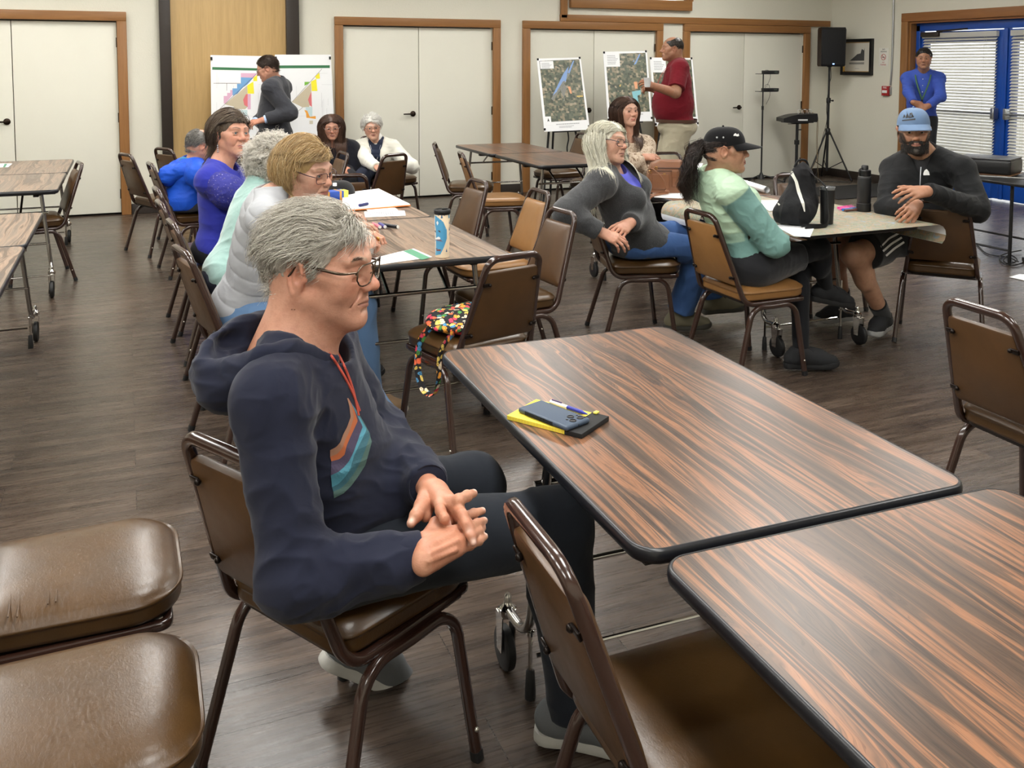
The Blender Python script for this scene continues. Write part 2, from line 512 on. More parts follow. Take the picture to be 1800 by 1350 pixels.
def wood_laminate(name, rough=.34, c_dark=(66, 54, 46), c_mid=(102, 78, 61), c_or=(158, 108, 76), gain=1.0):
    """rosewood-look table laminate, grain along local y"""
    m = NT(name)
    oi = m.t.nodes.new('ShaderNodeObjectInfo')
    tc = m.t.nodes.new('ShaderNodeTexCoord')
    off = m.n('VectorMath', 0, dict(operation='SCALE'), i0=m.n('CombineXYZ', X=oi.outputs['Random'], Y=oi.outputs['Random'], Z=0.0), Scale=37.0)
    v0 = m.n('VectorMath', 0, dict(operation='ADD'), i0=tc.outputs['Object'], i1=off)
    big = m.n('Mapping', Vector=v0, Scale=(6.0, .85, 1))
    w = m.noise(big, 1.0, 3, .5, .9)                               # slow wander of the grain
    warp = m.n('CombineXYZ', X=m.math('MULTIPLY', m.math('SUBTRACT', w, .5), .15), Y=0.0, Z=0.0)
    v1 = m.n('VectorMath', 0, dict(operation='ADD'), i0=v0, i1=warp)
    band = m.noise(m.n('Mapping', Vector=v1, Scale=(26, .50, 1)), 1.0, 6, .60, .22)
    fine = m.noise(m.n('Mapping', Vector=v1, Scale=(95, 1.6, 1)), 1.0, 4, .6, .3)
    line = m.noise(m.n('Mapping', Vector=v1, Scale=(210, 5, 1)), 1.0, 3, .6)
    f = m.math('ADD', m.math('MULTIPLY', band, .78), m.math('MULTIPLY', fine, .22))
    col = m.ramp(f, [(.33, s2l(c_dark)), (.45, s2l(c_mid)), (.505, s2l(c_or)), (.545, s2l((88, 68, 54))), (.60, s2l(c_dark)), (.68, s2l(c_or)), (.76, s2l(c_mid))])
    # dark growth lines that follow the warped field
    ring = m.math('FRACT', m.math('MULTIPLY', band, 21.0))
    rl = m.ramp(ring, [(0, G3(.45)), (.10, G3(.72)), (.22, G3(1)), (.95, G3(1)), (1, G3(.45))])
    col = m.mix(.75, col, rl, 'MULTIPLY')
    col = m.mix(.5, col, m.ramp(line, [(.3, G3(.55)), (.55, G3(1))]), 'MULTIPLY')
    if gain != 1: col = m.mix(1.0, col, G3(gain), 'MULTIPLY')
    m.set(Base_Color=col, Roughness=m.math('ADD', rough - .03, m.math('MULTIPLY', line, .08)))
    m.b.inputs['Specular IOR Level'].default_value = .55
    m.bump(line, .06, .001)
    return m.m

def floor_mat():
    m = NT('floor_planks'); v = m.coord()
    br = m.t.nodes.new('ShaderNodeTexBrick'); m.put(br.inputs['Vector'], v)
    br.offset = .37; br.offset_frequency = 2
    for k, val in dict(Scale=1.0, Mortar_Size=.0011, Mortar_Smooth=.1, Bias=0.0, Brick_Width=1.22, Row_Height=.182).items(): br.inputs[k.replace('_', ' ')].default_value = val
    br.inputs['Color1'].default_value = (.0, 0, 0, 1); br.inputs['Color2'].default_value = (1, 1, 1, 1); br.inputs['Mortar'].default_value = (.5, .5, .5, 1)
    tone = br.outputs['Color']; mort = br.outputs['Fac']
    sh = m.n('VectorMath', 0, dict(operation='ADD'), i0=v, i1=m.n('VectorMath', 0, dict(operation='SCALE'), i0=tone, Scale=9.0))
    g = m.noise(m.n('Mapping', Vector=sh, Scale=(1.3, 16, 1)), 1.0, 6, .62, .6)
    g2 = m.noise(m.n('Mapping', Vector=sh, Scale=(6, 130, 1)), 1.0, 4, .6, .3)
    col = m.ramp(g, [(.28, s2l((48, 39, 34))), (.48, s2l((72, 60, 51))), (.62, s2l((92, 78, 67))), (.78, s2l((60, 50, 43)))])
    col = m.mix(.55, col, m.ramp(g2, [(.3, G3(.55)), (.6, G3(1.1))]), 'MULTIPLY')
    col = m.mix(.45, col, m.mix(tone, G3(.72), G3(1.22)), 'MULTIPLY')
    col = m.mix(mort, col, s2l((20, 16, 14)))
    m.set(Base_Color=col, Roughness=m.math('ADD', .20, m.math('MULTIPLY', g2, .16)))
    m.b.inputs['Specular IOR Level'].default_value = .5
    h = m.math('SUBTRACT', m.math('ADD', m.math('MULTIPLY', g2, .7), m.math('MULTIPLY', g, .4)), m.math('MULTIPLY', mort, .8))
    m.bump(h, .28, .0022)
    return m.m

def wall_mat(name, rgb, bump=.25):
    m = NT(name); v = m.coord()
    c = s2l(rgb)
    m.set(Base_Color=m.mix(m.noise(v, 1.7, 4), tuple(q * .95 for q in c), c), Roughness=.75)
    m.b.inputs['Specular IOR Level'].default_value = .25
    m.bump(m.noise(v, 55, 4, .6), bump, .006)
    return m.m
def grain_mat(name, lo, hi, axis='z', rough=.45, scale=1.0, spec=.4, bump=.06):
    """straight-grained timber: streaks run along the given axis"""
    m = NT(name); k = {'x': (1.2, 26, 26), 'y': (26, 1.2, 26), 'z': (26, 26, 1.2)}[axis]
    v = m.coord(scale=tuple(q * scale for q in k))
    f = m.noise(v, 1.0, 6, .6, .5); f2 = m.noise(v, 5.0, 4, .6)
    col = m.mix(f, s2l(lo), s2l(hi)); col = m.mix(.35, col, m.ramp(f2, [(.3, G3(.7)), (.6, G3(1.05))]), 'MULTIPLY')
    m.set(Base_Color=col, Roughness=rough); m.b.inputs['Specular IOR Level'].default_value = spec
    m.bump(f2, bump, .001)
    return m.m
def vinyl_mat(name, lo, hi, rough=.3, bump=.22):
    m = NT(name); oi = m.t.nodes.new('ShaderNodeObjectInfo')
    v = m.n('VectorMath', 0, dict(operation='ADD'), i0=m.coord(), i1=m.n('VectorMath', 0, dict(operation='SCALE'), i0=m.n('CombineXYZ', X=oi.outputs['Random'], Y=oi.outputs['Random'], Z=0.0), Scale=11.0))
    f = m.noise(v, 9, 5, .6, .4)
    m.set(Base_Color=m.mix(f, s2l(lo), s2l(hi)), Roughness=m.math('ADD', rough, m.math('MULTIPLY', m.noise(v, 22, 4), .16)))
    m.b.inputs['Specular IOR Level'].default_value = .5
    cr = m.noise(m.n('Mapping', Vector=v, Scale=(1, 1.6, 1)), 85, 5, .68, 1.2)
    gr = m.n('TexVoronoi', 0, Vector=v, Scale=420.0)
    b = m.bump(cr, bump, .0022); m.bump(gr, .10, .0006, b)
    m.set(Coat_Weight=.12, Coat_Roughness=.2)
    return m.m

M = {}
def mk_mats():
    M['vinyl'] = vinyl_mat('brown_vinyl', (56, 38, 17), (86, 60, 30), .24)
    M['vinyl_back'] = vinyl_mat('brown_vinyl_panel', (58, 38, 17), (84, 56, 27), .36, .12)
    M['vinyl_tan'] = vinyl_mat('tan_vinyl', (120, 84, 44), (148, 106, 60), .34)
    M['frame'] = flat('brown_enamel', (50, 31, 24), .2, 0, .6, .35)
    M['pan'] = flat('seat_pan', (24, 17, 14), .45)
    M['screw'] = flat('dark_screw', (30, 22, 18), .3, .6)
    M['nail'] = flat('bright_rivet', (200, 195, 185), .25, .9)
    M['rosewood'] = wood_laminate('rosewood_laminate', .30, (56, 45, 38), (88, 68, 54), (148, 102, 72), .92)
    M['pale'] = wood_laminate('pale_rosewood_laminate', .30, (98, 85, 76), (132, 114, 99), (160, 133, 112), 1.0)  # same laminate in paler tones, for the left and middle rows
    M['edge'] = flat('black_edging', (23, 24, 28), .32, 0, .5)
    M['underside'] = flat('table_underside', (38, 33, 30), .7)
    M['chrome'] = flat('chrome', (205, 203, 200), .1, 1.0)
    M['chrome_dull'] = flat('worn_chrome', (165, 162, 158), .24, 1.0)
    M['rubber'] = flat('black_rubber', (18, 18, 19), .55, bump=.1)
    M['black'] = flat('black_plastic', (17, 17, 19), .38, bump=.05)
    M['black_matte'] = flat('black_matte', (15, 15, 17), .75)
    M['floor'] = floor_mat()
    M['wall'] = wall_mat('cream_plaster', (222, 219, 204))
    M['door'] = flat('door_paint', (224, 222, 208), .42, 0, .4, noise=.02, nscale=3, bump=.03, bscale=60)
    M['trim'] = grain_mat('oak_trim', (122, 82, 44), (164, 116, 68), 'z', .4)
    M['trim_x'] = grain_mat('oak_trim_level', (122, 82, 44), (164, 116, 68), 'x', .4)
    M['trim_y'] = grain_mat('oak_trim_deep', (126, 80, 42), (160, 108, 62), 'y', .4)
    M['birch'] = grain_mat('birch_panel', (168, 137, 88), (196, 165, 114), 'z', .35, .7)
    M['beam'] = flat('dark_brown_post', (43, 35, 29), .4, 0, .4, noise=.1)
    M['base'] = flat('dark_skirting', (46, 38, 33), .45)
    M['ceiling'] = wall_mat('ceiling_white', (226, 224, 216), .15)
    M['hinge'] = flat('bronze_hinge', (52, 38, 28), .35, .8)
    M['bronze'] = flat('bronze_handle', (44, 33, 25), .3, .85)
    M['gap'] = flat('door_gap', (26, 22, 19), .8)
    M['bluepaint'] = flat('blue_gloss_paint', (22, 72, 160), .28, 0, .5, noise=.06, nscale=4)
    M['slat'] = None
    M['paper'] = flat('paper', (236, 237, 238), .6, 0, .3)
    M['ink'] = flat('grey_ink', (164, 165, 168), .7, 0, .2)
    M['green_ink'] = flat('green_ink', (84, 142, 112), .6, 0, .3)
    M['white'] = flat('white_plastic', (232, 232, 230), .4)
    M['red'] = flat('red_plastic', (168, 32, 36), .4)
    M['steel'] = flat('brushed_steel', (176, 178, 180), .3, .9)
    m = NT('blind_slat'); m.set(Base_Color=s2l((238, 236, 228)), Roughness=.5)
    tr = m.n('BsdfTranslucent', Color=(.85, .84, .80, 1)); mx = m.n('MixShader', i0=.5, i1=m.b.outputs[0], i2=tr)
    m.t.links.new(mx, m.out.inputs[0]); M['slat'] = m.m
    m = NT('clear_glass'); m.set(Base_Color=(1, 1, 1), Roughness=.02, Transmission_Weight=1.0, IOR=1.45); M['glass'] = m.m
    # thin spectacle lens: mostly clear with a faint reflection
    m = NT('spectacle_lens'); tp = m.n('BsdfTransparent', Color=(.94, .93, .91, 1)); gl = m.n('BsdfGlossy', Color=(1, 1, 1, 1), Roughness=.03)
    fr = m.n('LayerWeight', 1, Blend=.12); m.t.links.new(m.n('MixShader', i0=m.math('MULTIPLY', fr, .6), i1=tp, i2=gl), m.out.inputs[0]); M['lens'] = m.m
    m = NT('lamp_glow'); m.set(Base_Color=(1, 1, 1), Emission_Color=(1, .985, .94), Emission_Strength=21.0); M['lamp'] = m.m
    m = NT('blue_led'); m.set(Base_Color=(.1, .2, 1), Emission_Color=(.15, .3, 1), Emission_Strength=9.0); M['led'] = m.m
    M['skin'] = skin_mat('skin'); M['hair'] = hair_mat('hair')
    M['eyewhite'] = flat('eye_white', (216, 208, 200), .25); M['pupil'] = flat('pupil', (12, 10, 10), .15)
    M['iris_blue'] = flat('iris_blue', (88, 104, 112), .2); M['iris_brown'] = flat('iris_brown', (58, 36, 22), .2)
    M['wire'] = flat('spectacle_metal', (96, 84, 72), .25, .9)
    M['gold'] = flat('gold', (196, 158, 88), .2, 1.0)
    M['attr'] = attr_mat('printed_surface', .55, .4)
    M['attr_gloss'] = attr_mat('printed_gloss', .3, .5)
# ------------------------------------------------------------------ the room
def poly_wall(name, mat, x0, x1, y0, y1, z0, z1):
    b = MB().box(((x0 + x1) / 2, (y0 + y1) / 2, (z0 + z1) / 2), (x1 - x0, y1 - y0, z1 - z0)); o = b.build(name, mat, smooth=0); return struct(o)

def wall_with_holes(name, mat, axis, plane, thick, a0, a1, z0, z1, holes):
    """wall on a plane with rectangular openings (a0,a1,z0,z1); built of blocks so that nothing covers the openings"""
    xs = sorted({a0, a1, *[h[0] for h in holes], *[h[1] for h in holes]}); b = MB()
    for i in range(len(xs) - 1):
        zz = sorted({z0, z1, *[q for h in holes if h[0] < (xs[i] + xs[i + 1]) / 2 < h[1] for q in h[2:]]})
        for j in range(len(zz) - 1):
            cx, cz = (xs[i] + xs[i + 1]) / 2, (zz[j] + zz[j + 1]) / 2
            if any(h[0] < cx < h[1] and h[2] < cz < h[3] for h in holes): continue
            if axis == 'y': b.box((cx, plane + thick / 2, cz), (xs[i + 1] - xs[i], abs(thick), zz[j + 1] - zz[j]))
            else: b.box((plane + thick / 2, cx, cz), (abs(thick), xs[i + 1] - xs[i], zz[j + 1] - zz[j]))
    return struct(b.build(name, mat, smooth=0))

def frame_bars(x0, x1, z1, w, t, y, z0=0.0):
    """door casing on the back wall: two uprights and a head"""
    b = MB()
    b.mat(0); b.box((x0 - w / 2, y - t / 2, (z0 + z1) / 2), (w, t, z1 - z0), bev=.006); b.box((x1 + w / 2, y - t / 2, (z0 + z1) / 2), (w, t, z1 - z0), bev=.006)
    b.mat(1); b.box(((x0 + x1) / 2, y - t / 2 - .002, z1 + w / 2), (x1 - x0 + 2 * w, t, w), bev=.006)
    return b

def door_pair(idx, x0, x1, ztop, split, handles, hinge_l=True, hinge_r=True):
    y = BACK_Y
    root = bpy.data.objects.new('door_%d' % idx, None); COL.objects.link(root); root.location = (x0, y, 0); struct(root)
    O = (x0, y, 0)
    frame_bars(x0, x1, ztop, .095, .05, y).build('casing', [M['trim'], M['trim_x']], root, origin=O)
    MB().box(((x0 + x1) / 2, y + .075, ztop / 2), (x1 - x0, .02, ztop)).build('shadow_gap', M['gap'], root, smooth=0, origin=O)
    g = .004
    for k, (a, b) in enumerate(((x0 + g, split - g), (split + g, x1 - g))):
        lf = MB().box(((a + b) / 2, y + .035, (ztop - .012 + .022) / 2), (b - a, .04, ztop - .034), bev=.002).build('door_leaf', M['door'], root, origin=O)
        for z in ((.22, 1.02, 1.80)):
            side = (k == 0 and hinge_l) or (k == 1 and hinge_r)
            if not side: continue
            hx = x0 if k == 0 else x1
            MB().lathe([(.0105, -.05), (.0105, .05)], (hx, y - .002, z), 10).build('hinge', M['hinge'], lf, origin=O)
            
        for (hk, hx, dr) in handles:
            if hk != k: continue
            hb = MB(); hb.lathe([(.033, 0), (.033, .008), (.026, .014), (.012, .016), (.012, .05)], (hx, y + .014, 1.0), 20, rotx(PI / 2))
            hb.tube(fillet([V3(hx, y - .03, 1.0), V3(hx + dr * .02, y - .037, 1.0), V3(hx + dr * .125, y - .03, .998)], .01), [.011, .011, .008], 10)
            hb.build('handle', M['bronze'], lf, origin=O)
    return root

def build_room():
    X0, X1, Y0, Y1 = LEFT_X, RIGHT_X, FRONT_Y, BACK_Y
    f = MB().box(((X0 + X1) / 2, (Y0 + Y1) / 2, -.05), (X1 - X0 + .6, Y1 - Y0 + .6, .1)).build('floor', M['floor'], smooth=0); struct(f)
    c = MB().box(((X0 + X1) / 2, (Y0 + Y1) / 2, CEIL_Z + .05), (X1 - X0 + .6, Y1 - Y0 + .6, .1)).build('ceiling', M['ceiling'], smooth=0); struct(c)
    # back wall with the openings of four closet doors, the folding panel bay and a high window
    D = [(-1.07, .02 - .085, 2.02), (2.285, 4.115, 2.02), (4.60, 6.40, 2.02), (6.915, 8.80, 2.02)]
    dz = 2.02
    doors = [(-2.02, -.066), (2.287, 4.11), (4.597, 6.395), (6.905, 8.80)]
    holes = [(a, b, 0, dz) for a, b in doors] + [(5.35, 6.83, 2.42, 3.1)]
    wall_with_holes('wall_back', M['wall'], 'y', Y1, .2, X0 - .2, X1 + .2, 0, CEIL_Z, holes)
    door_pair(1, *doors[0], dz, -1.035, [(0, -1.10, -1)])
    door_pair(2, *doors[1], dz, 3.19, [(0, 3.115, -1)])
    door_pair(3, *doors[2], dz, 5.505, [(0, 5.44, -1)])
    door_pair(4, *doors[3], dz, 7.815, [(0, 7.745, -1)])
    # folding panel bay: birch ply between two dark posts, standing proud of the plaster
    struct(MB().box((1.05, Y1 - .03, CEIL_Z / 2), (1.22, .05, CEIL_Z)).build('trim_2', M['birch'], smooth=0))
    for i, (a, b) in enumerate(((.345, .455), (1.645, 1.785))):
        struct(MB().box(((a + b) / 2, Y1 - .06, CEIL_Z / 2), (b - a, .12, CEIL_Z), bev=.006).build('trim_%d' % (3 + i), M['beam']))
    # oak band that frames the high window bay, and the window in it
    b = MB(); zt = 2.115
    b.mat(1); b.box((7.13, Y1 - .02, zt + .045), (4.24, .04, .085), bev=.006)
    b.mat(0); b.box((5.06, Y1 - .02, 2.63), (.09, .04, .95), bev=.006)
    struct(b.build('trim_1', [M['trim'], M['trim_x']]))
    w = bpy.data.objects.new('window_1', None); COL.objects.link(w); w.location = (6.1, Y1, 2.75); struct(w); O = (6.1, Y1, 2.75)
    b = MB(); b.mat(1); b.box((6.03, Y1 - .03, 2.352), (1.78, .07, .13), bev=.006); b.mat(0)
    for x in (5.215, 6.88): b.box((x, Y1 - .03, 2.76), (.11, .07, .7), bev=.006)
    b.box((6.05, Y1 + .03, 2.76), (.07, .06, .68), bev=.004)
    b.mat(1); b.box((6.03, Y1 - .03, 3.12), (1.78, .07, .11), bev=.006)
    b.build('window_frame', [M['trim'], M['trim_x']], w, origin=O)
    for x in (5.69, 6.43): MB().box((x, Y1 + .08, 2.76), (.72, .006, .68)).build('pane', M['glass'], w, smooth=0, origin=O)
    # skirting
    b = MB()
    for a, c_ in ((X0, -2.115), (.03, .345), (1.785, 2.19), (4.21, 4.5), (6.49, 6.81), (8.9, X1)): b.box(((a + c_) / 2, Y1 - .009, .055), (c_ - a, .018, .11), bev=.004)
    struct(b.build('baseboard_back', M['base']))
    # right wall with the opening of the blue double door
    DY0, DY1, DZ = 6.35, 9.02, 2.135
    wall_with_holes('wall_right', M['wall'], 'x', X1, .2, Y0 - .2, Y1 + .2, 0, CEIL_Z, [(DY0, DY1, 0, DZ)])
    b = MB(); b.box((X1 - .009, (DY1 + .11 + Y1) / 2, .055), (.018, Y1 - DY1 - .11, .11), bev=.004); b.box((X1 - .009, (Y0 + DY0 - .11) / 2, .055), (.018, DY0 - .11 - Y0, .11), bev=.004)
    struct(b.build('baseboard_right', M['base']))
    poly_wall('wall_left', M['wall'], X0 - .2, X0, Y0 - .2, Y1 + .2, 0, CEIL_Z)
    poly_wall('wall_front', M['wall'], X0, X1, Y0 - .2, Y0, 0, CEIL_Z)
    # ---- blue double door with blinds
    root = bpy.data.objects.new('door_5', None); COL.objects.link(root); O = (X1, (DY0 + DY1) / 2, 0); root.location = O; struct(root)
    b = MB(); w = .11
    for y in (DY1 + w / 2, DY0 - w / 2): b.mat(0).box((X1 - .02, y, (DZ) / 2), (.05, w, DZ), bev=.006)
    b.mat(1).box((X1 - .022, (DY0 + DY1) / 2, DZ + w / 2), (.05, DY1 - DY0 + 2 * w, w), bev=.006)
    b.mat(0).box((X1 + .09, DY1 - .012, DZ / 2), (.2, .024, DZ)); b.mat(0).box((X1 + .09, DY0 + .012, DZ / 2), (.2, .024, DZ)); b.mat(1).box((X1 + .09, (DY0 + DY1) / 2, DZ - .012), (.2, DY1 - DY0 - .05, .024))
    b.build('casing', [M['trim'], M['trim_y']], root, origin=O)
    y1, y0 = DY1 - .03, DY0 + .03; ym = (y0 + y1) / 2; x = X1 + .12
    b = MB()
    b.box((x, y1 - .03, DZ / 2 - .02), (.09, .06, DZ - .06), bev=.004).box((x, y0 + .03, DZ / 2 - .02), (.09, .06, DZ - .06), bev=.004).box((x, ym, DZ - .075), (.09, y1 - y0, .1), bev=.004)
    b.box((x, ym, DZ / 2 - .03), (.08, .05, DZ - .1), bev=.004)
    b.build('door_frame', M['bluepaint'], root, origin=O)
    for k, (a, c_) in enumerate(((ym + .03, y1 - .065), (y0 + .065, ym - .03))):
        t, st = DZ - .135, .115
        b = MB(); xd = x - .0
        for yy in (a + st / 2, c_ - st / 2): b.box((xd, yy, t / 2 + .01), (.045, st, t - .02), bev=.004)
        b.box((xd, (a + c_) / 2, .15), (.045, c_ - a - 2 * st, .28), bev=.004).box((xd, (a + c_) / 2, t - .07), (.045, c_ - a - 2 * st, .14), bev=.004)
        lf = b.build('door_leaf', M['bluepaint'], root, origin=O)
        MB().box((xd + .005, (a + c_) / 2, (t + .17) / 2), (.006, c_ - a - 2 * st, t - .41)).build('glass_pane', M['glass'], lf, smooth=0, origin=O)
        # blind: head rail, slats, bottom rail, ladder cords
        ya, yb = a + .07, c_ - .07; xb = xd - .055; ztop = t - .02
        MB().box((xb, (ya + yb) / 2, ztop - .03), (.05, yb - ya + .02, .065), bev=.006).build('blind_head_rail', M['slat'], lf, origin=O)
        bl = MB(); z = ztop - .085; n = 0
        while z > .30:
            R = roty(math.radians(-38 + 3 * math.sin(n * 1.7)))
            bl.box((xb, (ya + yb) / 2, z), (.040, yb - ya, .0022), R=R); z -= .0365; n += 1
        bl.box((xb, (ya + yb) / 2, z + .004), (.028, yb - ya, .018), bev=.003)
        for yy in (ya + .16, yb - .16):
            for dx in (-.017, .017): bl.bar((xb + dx, yy, ztop - .05), (xb + dx, yy, z), .0016, 6)
        bl.build('blind', M['slat'], lf, origin=O)
        # panic bar
        pb = MB(); xx = xd - .11
        pb.bar((xx, a + .05, 1.02), (xx, c_ - .05, 1.02), .014, 10)
        for yy in (a + .055, c_ - .055): pb.box((xx + .035, yy, 1.02), (.09, .05, .13), bev=.012)
        pb.build('push_bar', M['steel'], lf, origin=O)
        MB().box((xd - .07, (c_ - .2 if k == 0 else a + .2), t - .035), (.08, .28, .06), bev=.01).bar((xd - .09, (c_ - .3 if k == 0 else a + .3), t - .0), (xd - .05, (c_ - .72 if k == 0 else a + .72), t + .02), .012).build('door_closer', M['beam'], lf, origin=O)
    # ---- ceiling lamps: rows of fluorescent troffers
    lamps = [(x, y) for x in (-1.7, .9) for y in (-.8, 1.1, 3.0, 4.9, 6.8, 8.7)] + [(3.7, y) for y in (.6, 4.4, 8.2)] + [(6.6, y) for y in (.8, 3.4, 6.0, 8.6)]
    t0 = None
    for i, (lx, ly) in enumerate(lamps):
        if t0 is None:
            t0 = thing('ceiling_light', 'recessed fluorescent ceiling light above the hall', 'ceiling light', (lx, ly, CEIL_Z), 0, 'fluorescent ceiling lights')
            b = MB()
            for sx in (-1, 1): b.box((sx * .31, 0, -.02), (.03, 1.25, .04), bev=.004)
            for sy in (-1, 1): b.box((0, sy * .61, -.02), (.62, .03, .04), bev=.004)
            b.build('lamp_frame', M['white'], t0); MB().box((0, 0, -.012), (.59, 1.19, .012)).build('diffuser', M['lamp'], t0, smooth=0)
        else: dup(t0, (lx, ly, CEIL_Z), 0)

def build_world():
    w = bpy.data.worlds.new('daylight'); SC.world = w; w.use_nodes = True
    nt = w.node_tree; nt.nodes.clear(); o = nt.nodes.new('ShaderNodeOutputWorld'); b = nt.nodes.new('ShaderNodeBackground')
    b.inputs[0].default_value = (.93, .97, 1, 1); b.inputs[1].default_value = 2.2
    nt.links.new(b.outputs[0], o.inputs[0])
    g = MB().box((18, 5, -.1), (17, 40, .1)).build('ground_outside', flat('pale_concrete', (196, 194, 186), .9), smooth=0); struct(g)
# ------------------------------------------------------------------ stacking chairs
def make_chair(label, vin='vinyl', back='vinyl_back', nails=False):
    t = thing('banquet_chair', label, 'chair')
    sqp = circle(12, 1.0, .62)
    # seat: cushion over a dark pan
    def outline(ins, n=72):
        P = []
        hw_f, hw_b, yf, yb = .203, .188, .238, -.178
        base = [(-hw_b, yb), (hw_b, yb), (hw_f, yf), (-hw_f, yf)]
        q = fillet([V3(x, y, 0) for x, y in base], [.05, .05, .11, .11], 10, closed=True)[:, :2]
        q = resample(np.vstack([q, q[:1]]), n + 1)[:-1]
        T = np.roll(q, -1, 0) - np.roll(q, 1, 0); N = np.stack([T[:, 1], -T[:, 0]], 1); N /= np.linalg.norm(N, axis=1, keepdims=True)
        return q - N * ins
    def ring(ins, z):
        q = outline(min(ins, .02)); q = q if ins <= .02 else (q - V3(0, .03, 0)[:2]) * (1 - (ins - .02) / .19) + V3(0, .03, 0)[:2]; crown = .006 * np.cos(np.clip(q[:, 0] / .2, -1, 1) * 1.4) - .010 * np.clip((q[:, 1] - .13) / .1, 0, 1) ** 2
        return np.c_[q, z + (crown if z > .452 else 0 * crown)]
    b = MB(); b.rings([ring(*a) for a in ((.012, .404), (.003, .409), (0, .418), (.001, .436), (.0, .441), (-.003, .4435), (-.004, .447), (-.002, .4505), (.003, .453), (.009, .459), (.02, .4655), (.04, .4705), (.07, .474), (.11, .476), (.16, .4765), (.205, .4765))])
    b.build('seat', M[vin], t, smooth=60)
    b = MB(); b.rings([ring(*a) for a in ((.05, .386), (.02, .39), (.014, .398), (.012, .4045))]); b.build('seat_pan', M['pan'], t)
    # backrest: trapezoid panel lying in the leaning plane of the back frame
    lean = math.atan2(.152, .455); R = rotx(lean)
    def bp(x, y, s): return R @ V3(x, y, s) + V3(0, -.169, .394)
    s0, s1, w0, w1 = .100, .412, .171, .126
    def bring(ins, y):
        q = fillet([V3(-w0 + ins, 0, s0 + ins), V3(w0 - ins, 0, s0 + ins), V3(w1 - ins, 0, s1 - ins), V3(-w1 + ins, 0, s1 - ins)], .016, 5, closed=True)
        return np.array([bp(p[0], y + .006 * (1 - (p[0] / w0) ** 2), p[2]) for p in q])
    b = MB(); b.rings([bring(*a) for a in ((.004, -.013), (0, -.010), (0, .004), (.003, .010), (.012, .017), (.03, .022), (.06, .024), (.09, .0245))]); b.build('backrest', M[back], t, smooth=50)
    pl = t.children[-1]
    for x, s in ((-.109, .365), (.109, .365), (-.149, .145), (.149, .145)):
        b = MB(); b.box(bp(x + (.012 if x > 0 else -.012), -.014, s), (.03, .006, .016), R=R, bev=.002); b.ball(bp(x - (.002 if x > 0 else -.002), -.017, s), .0075, 8, 5); b.build('back_screw', M['screw'], pl)
    # back frame: bent tube, hoop over the back, knee at the bottom, running forward under the seat
    wt, wb = .124, .188
    pts = [V3(-wb + .006, .17, .389), V3(-wb, -.166, .389), V3(-wt, -.317, .838), V3(wt, -.317, .838), V3(wb, -.166, .389), V3(wb - .006, .17, .389)]
    b = MB(); b.tube(fillet(pts, [0, .075, .052, .052, .075, 0], 9), .0125, prof=sqp, up=V3(1, 0, 0)); b.build('back_frame', M['frame'], t, smooth=50)
    b = MB(); b.tube(fillet([V3(-wb + .008, .17, .389), V3(-wb + .008, .205, .389), V3(wb - .008, .205, .389), V3(wb - .008, .17, .389)], .035, 5), .011, prof=sqp); b.build('stretcher', M['frame'], t, smooth=50); b = MB(); b.bar((-wb, -.12, .386), (wb, -.12, .386), .009, prof=sqp); b.build('stretcher', M['frame'], t, smooth=50)
    # four legs: each side is one bent tube, half of it per leg
    for sx in (-1, 1):
        x0, xr, xf = sx * .200, sx * .229, sx * .226
        for yf, yt, xx in ((-.236, -.13, xr), (.187, .135, xf)):
            p = fillet([V3(xx, yf, .004), V3(x0, yt, .376), V3(x0, .0, .372)], [0, .085, 0], 8)
            b = MB(); b.tube(p, .0125, prof=sqp, up=V3(1, 0, 0)); lg = b.build('leg', M['frame'], t, smooth=50)
            a, c = p[0], p[1]; d = nrm(c - a)
            b = MB(); b.tube([a - d * .003, a + d * .022], .0138, prof=sqp, up=V3(1, 0, 0)); b.build('foot_cap', M['rubber'], lg)
            if nails:
                b = MB(); mdl = a + (c - a) * .25; b.ball(mdl + V3(sx * .0125, 0, 0), .006, 8, 5); b.build('rivet', M['nail'], lg)
    return t

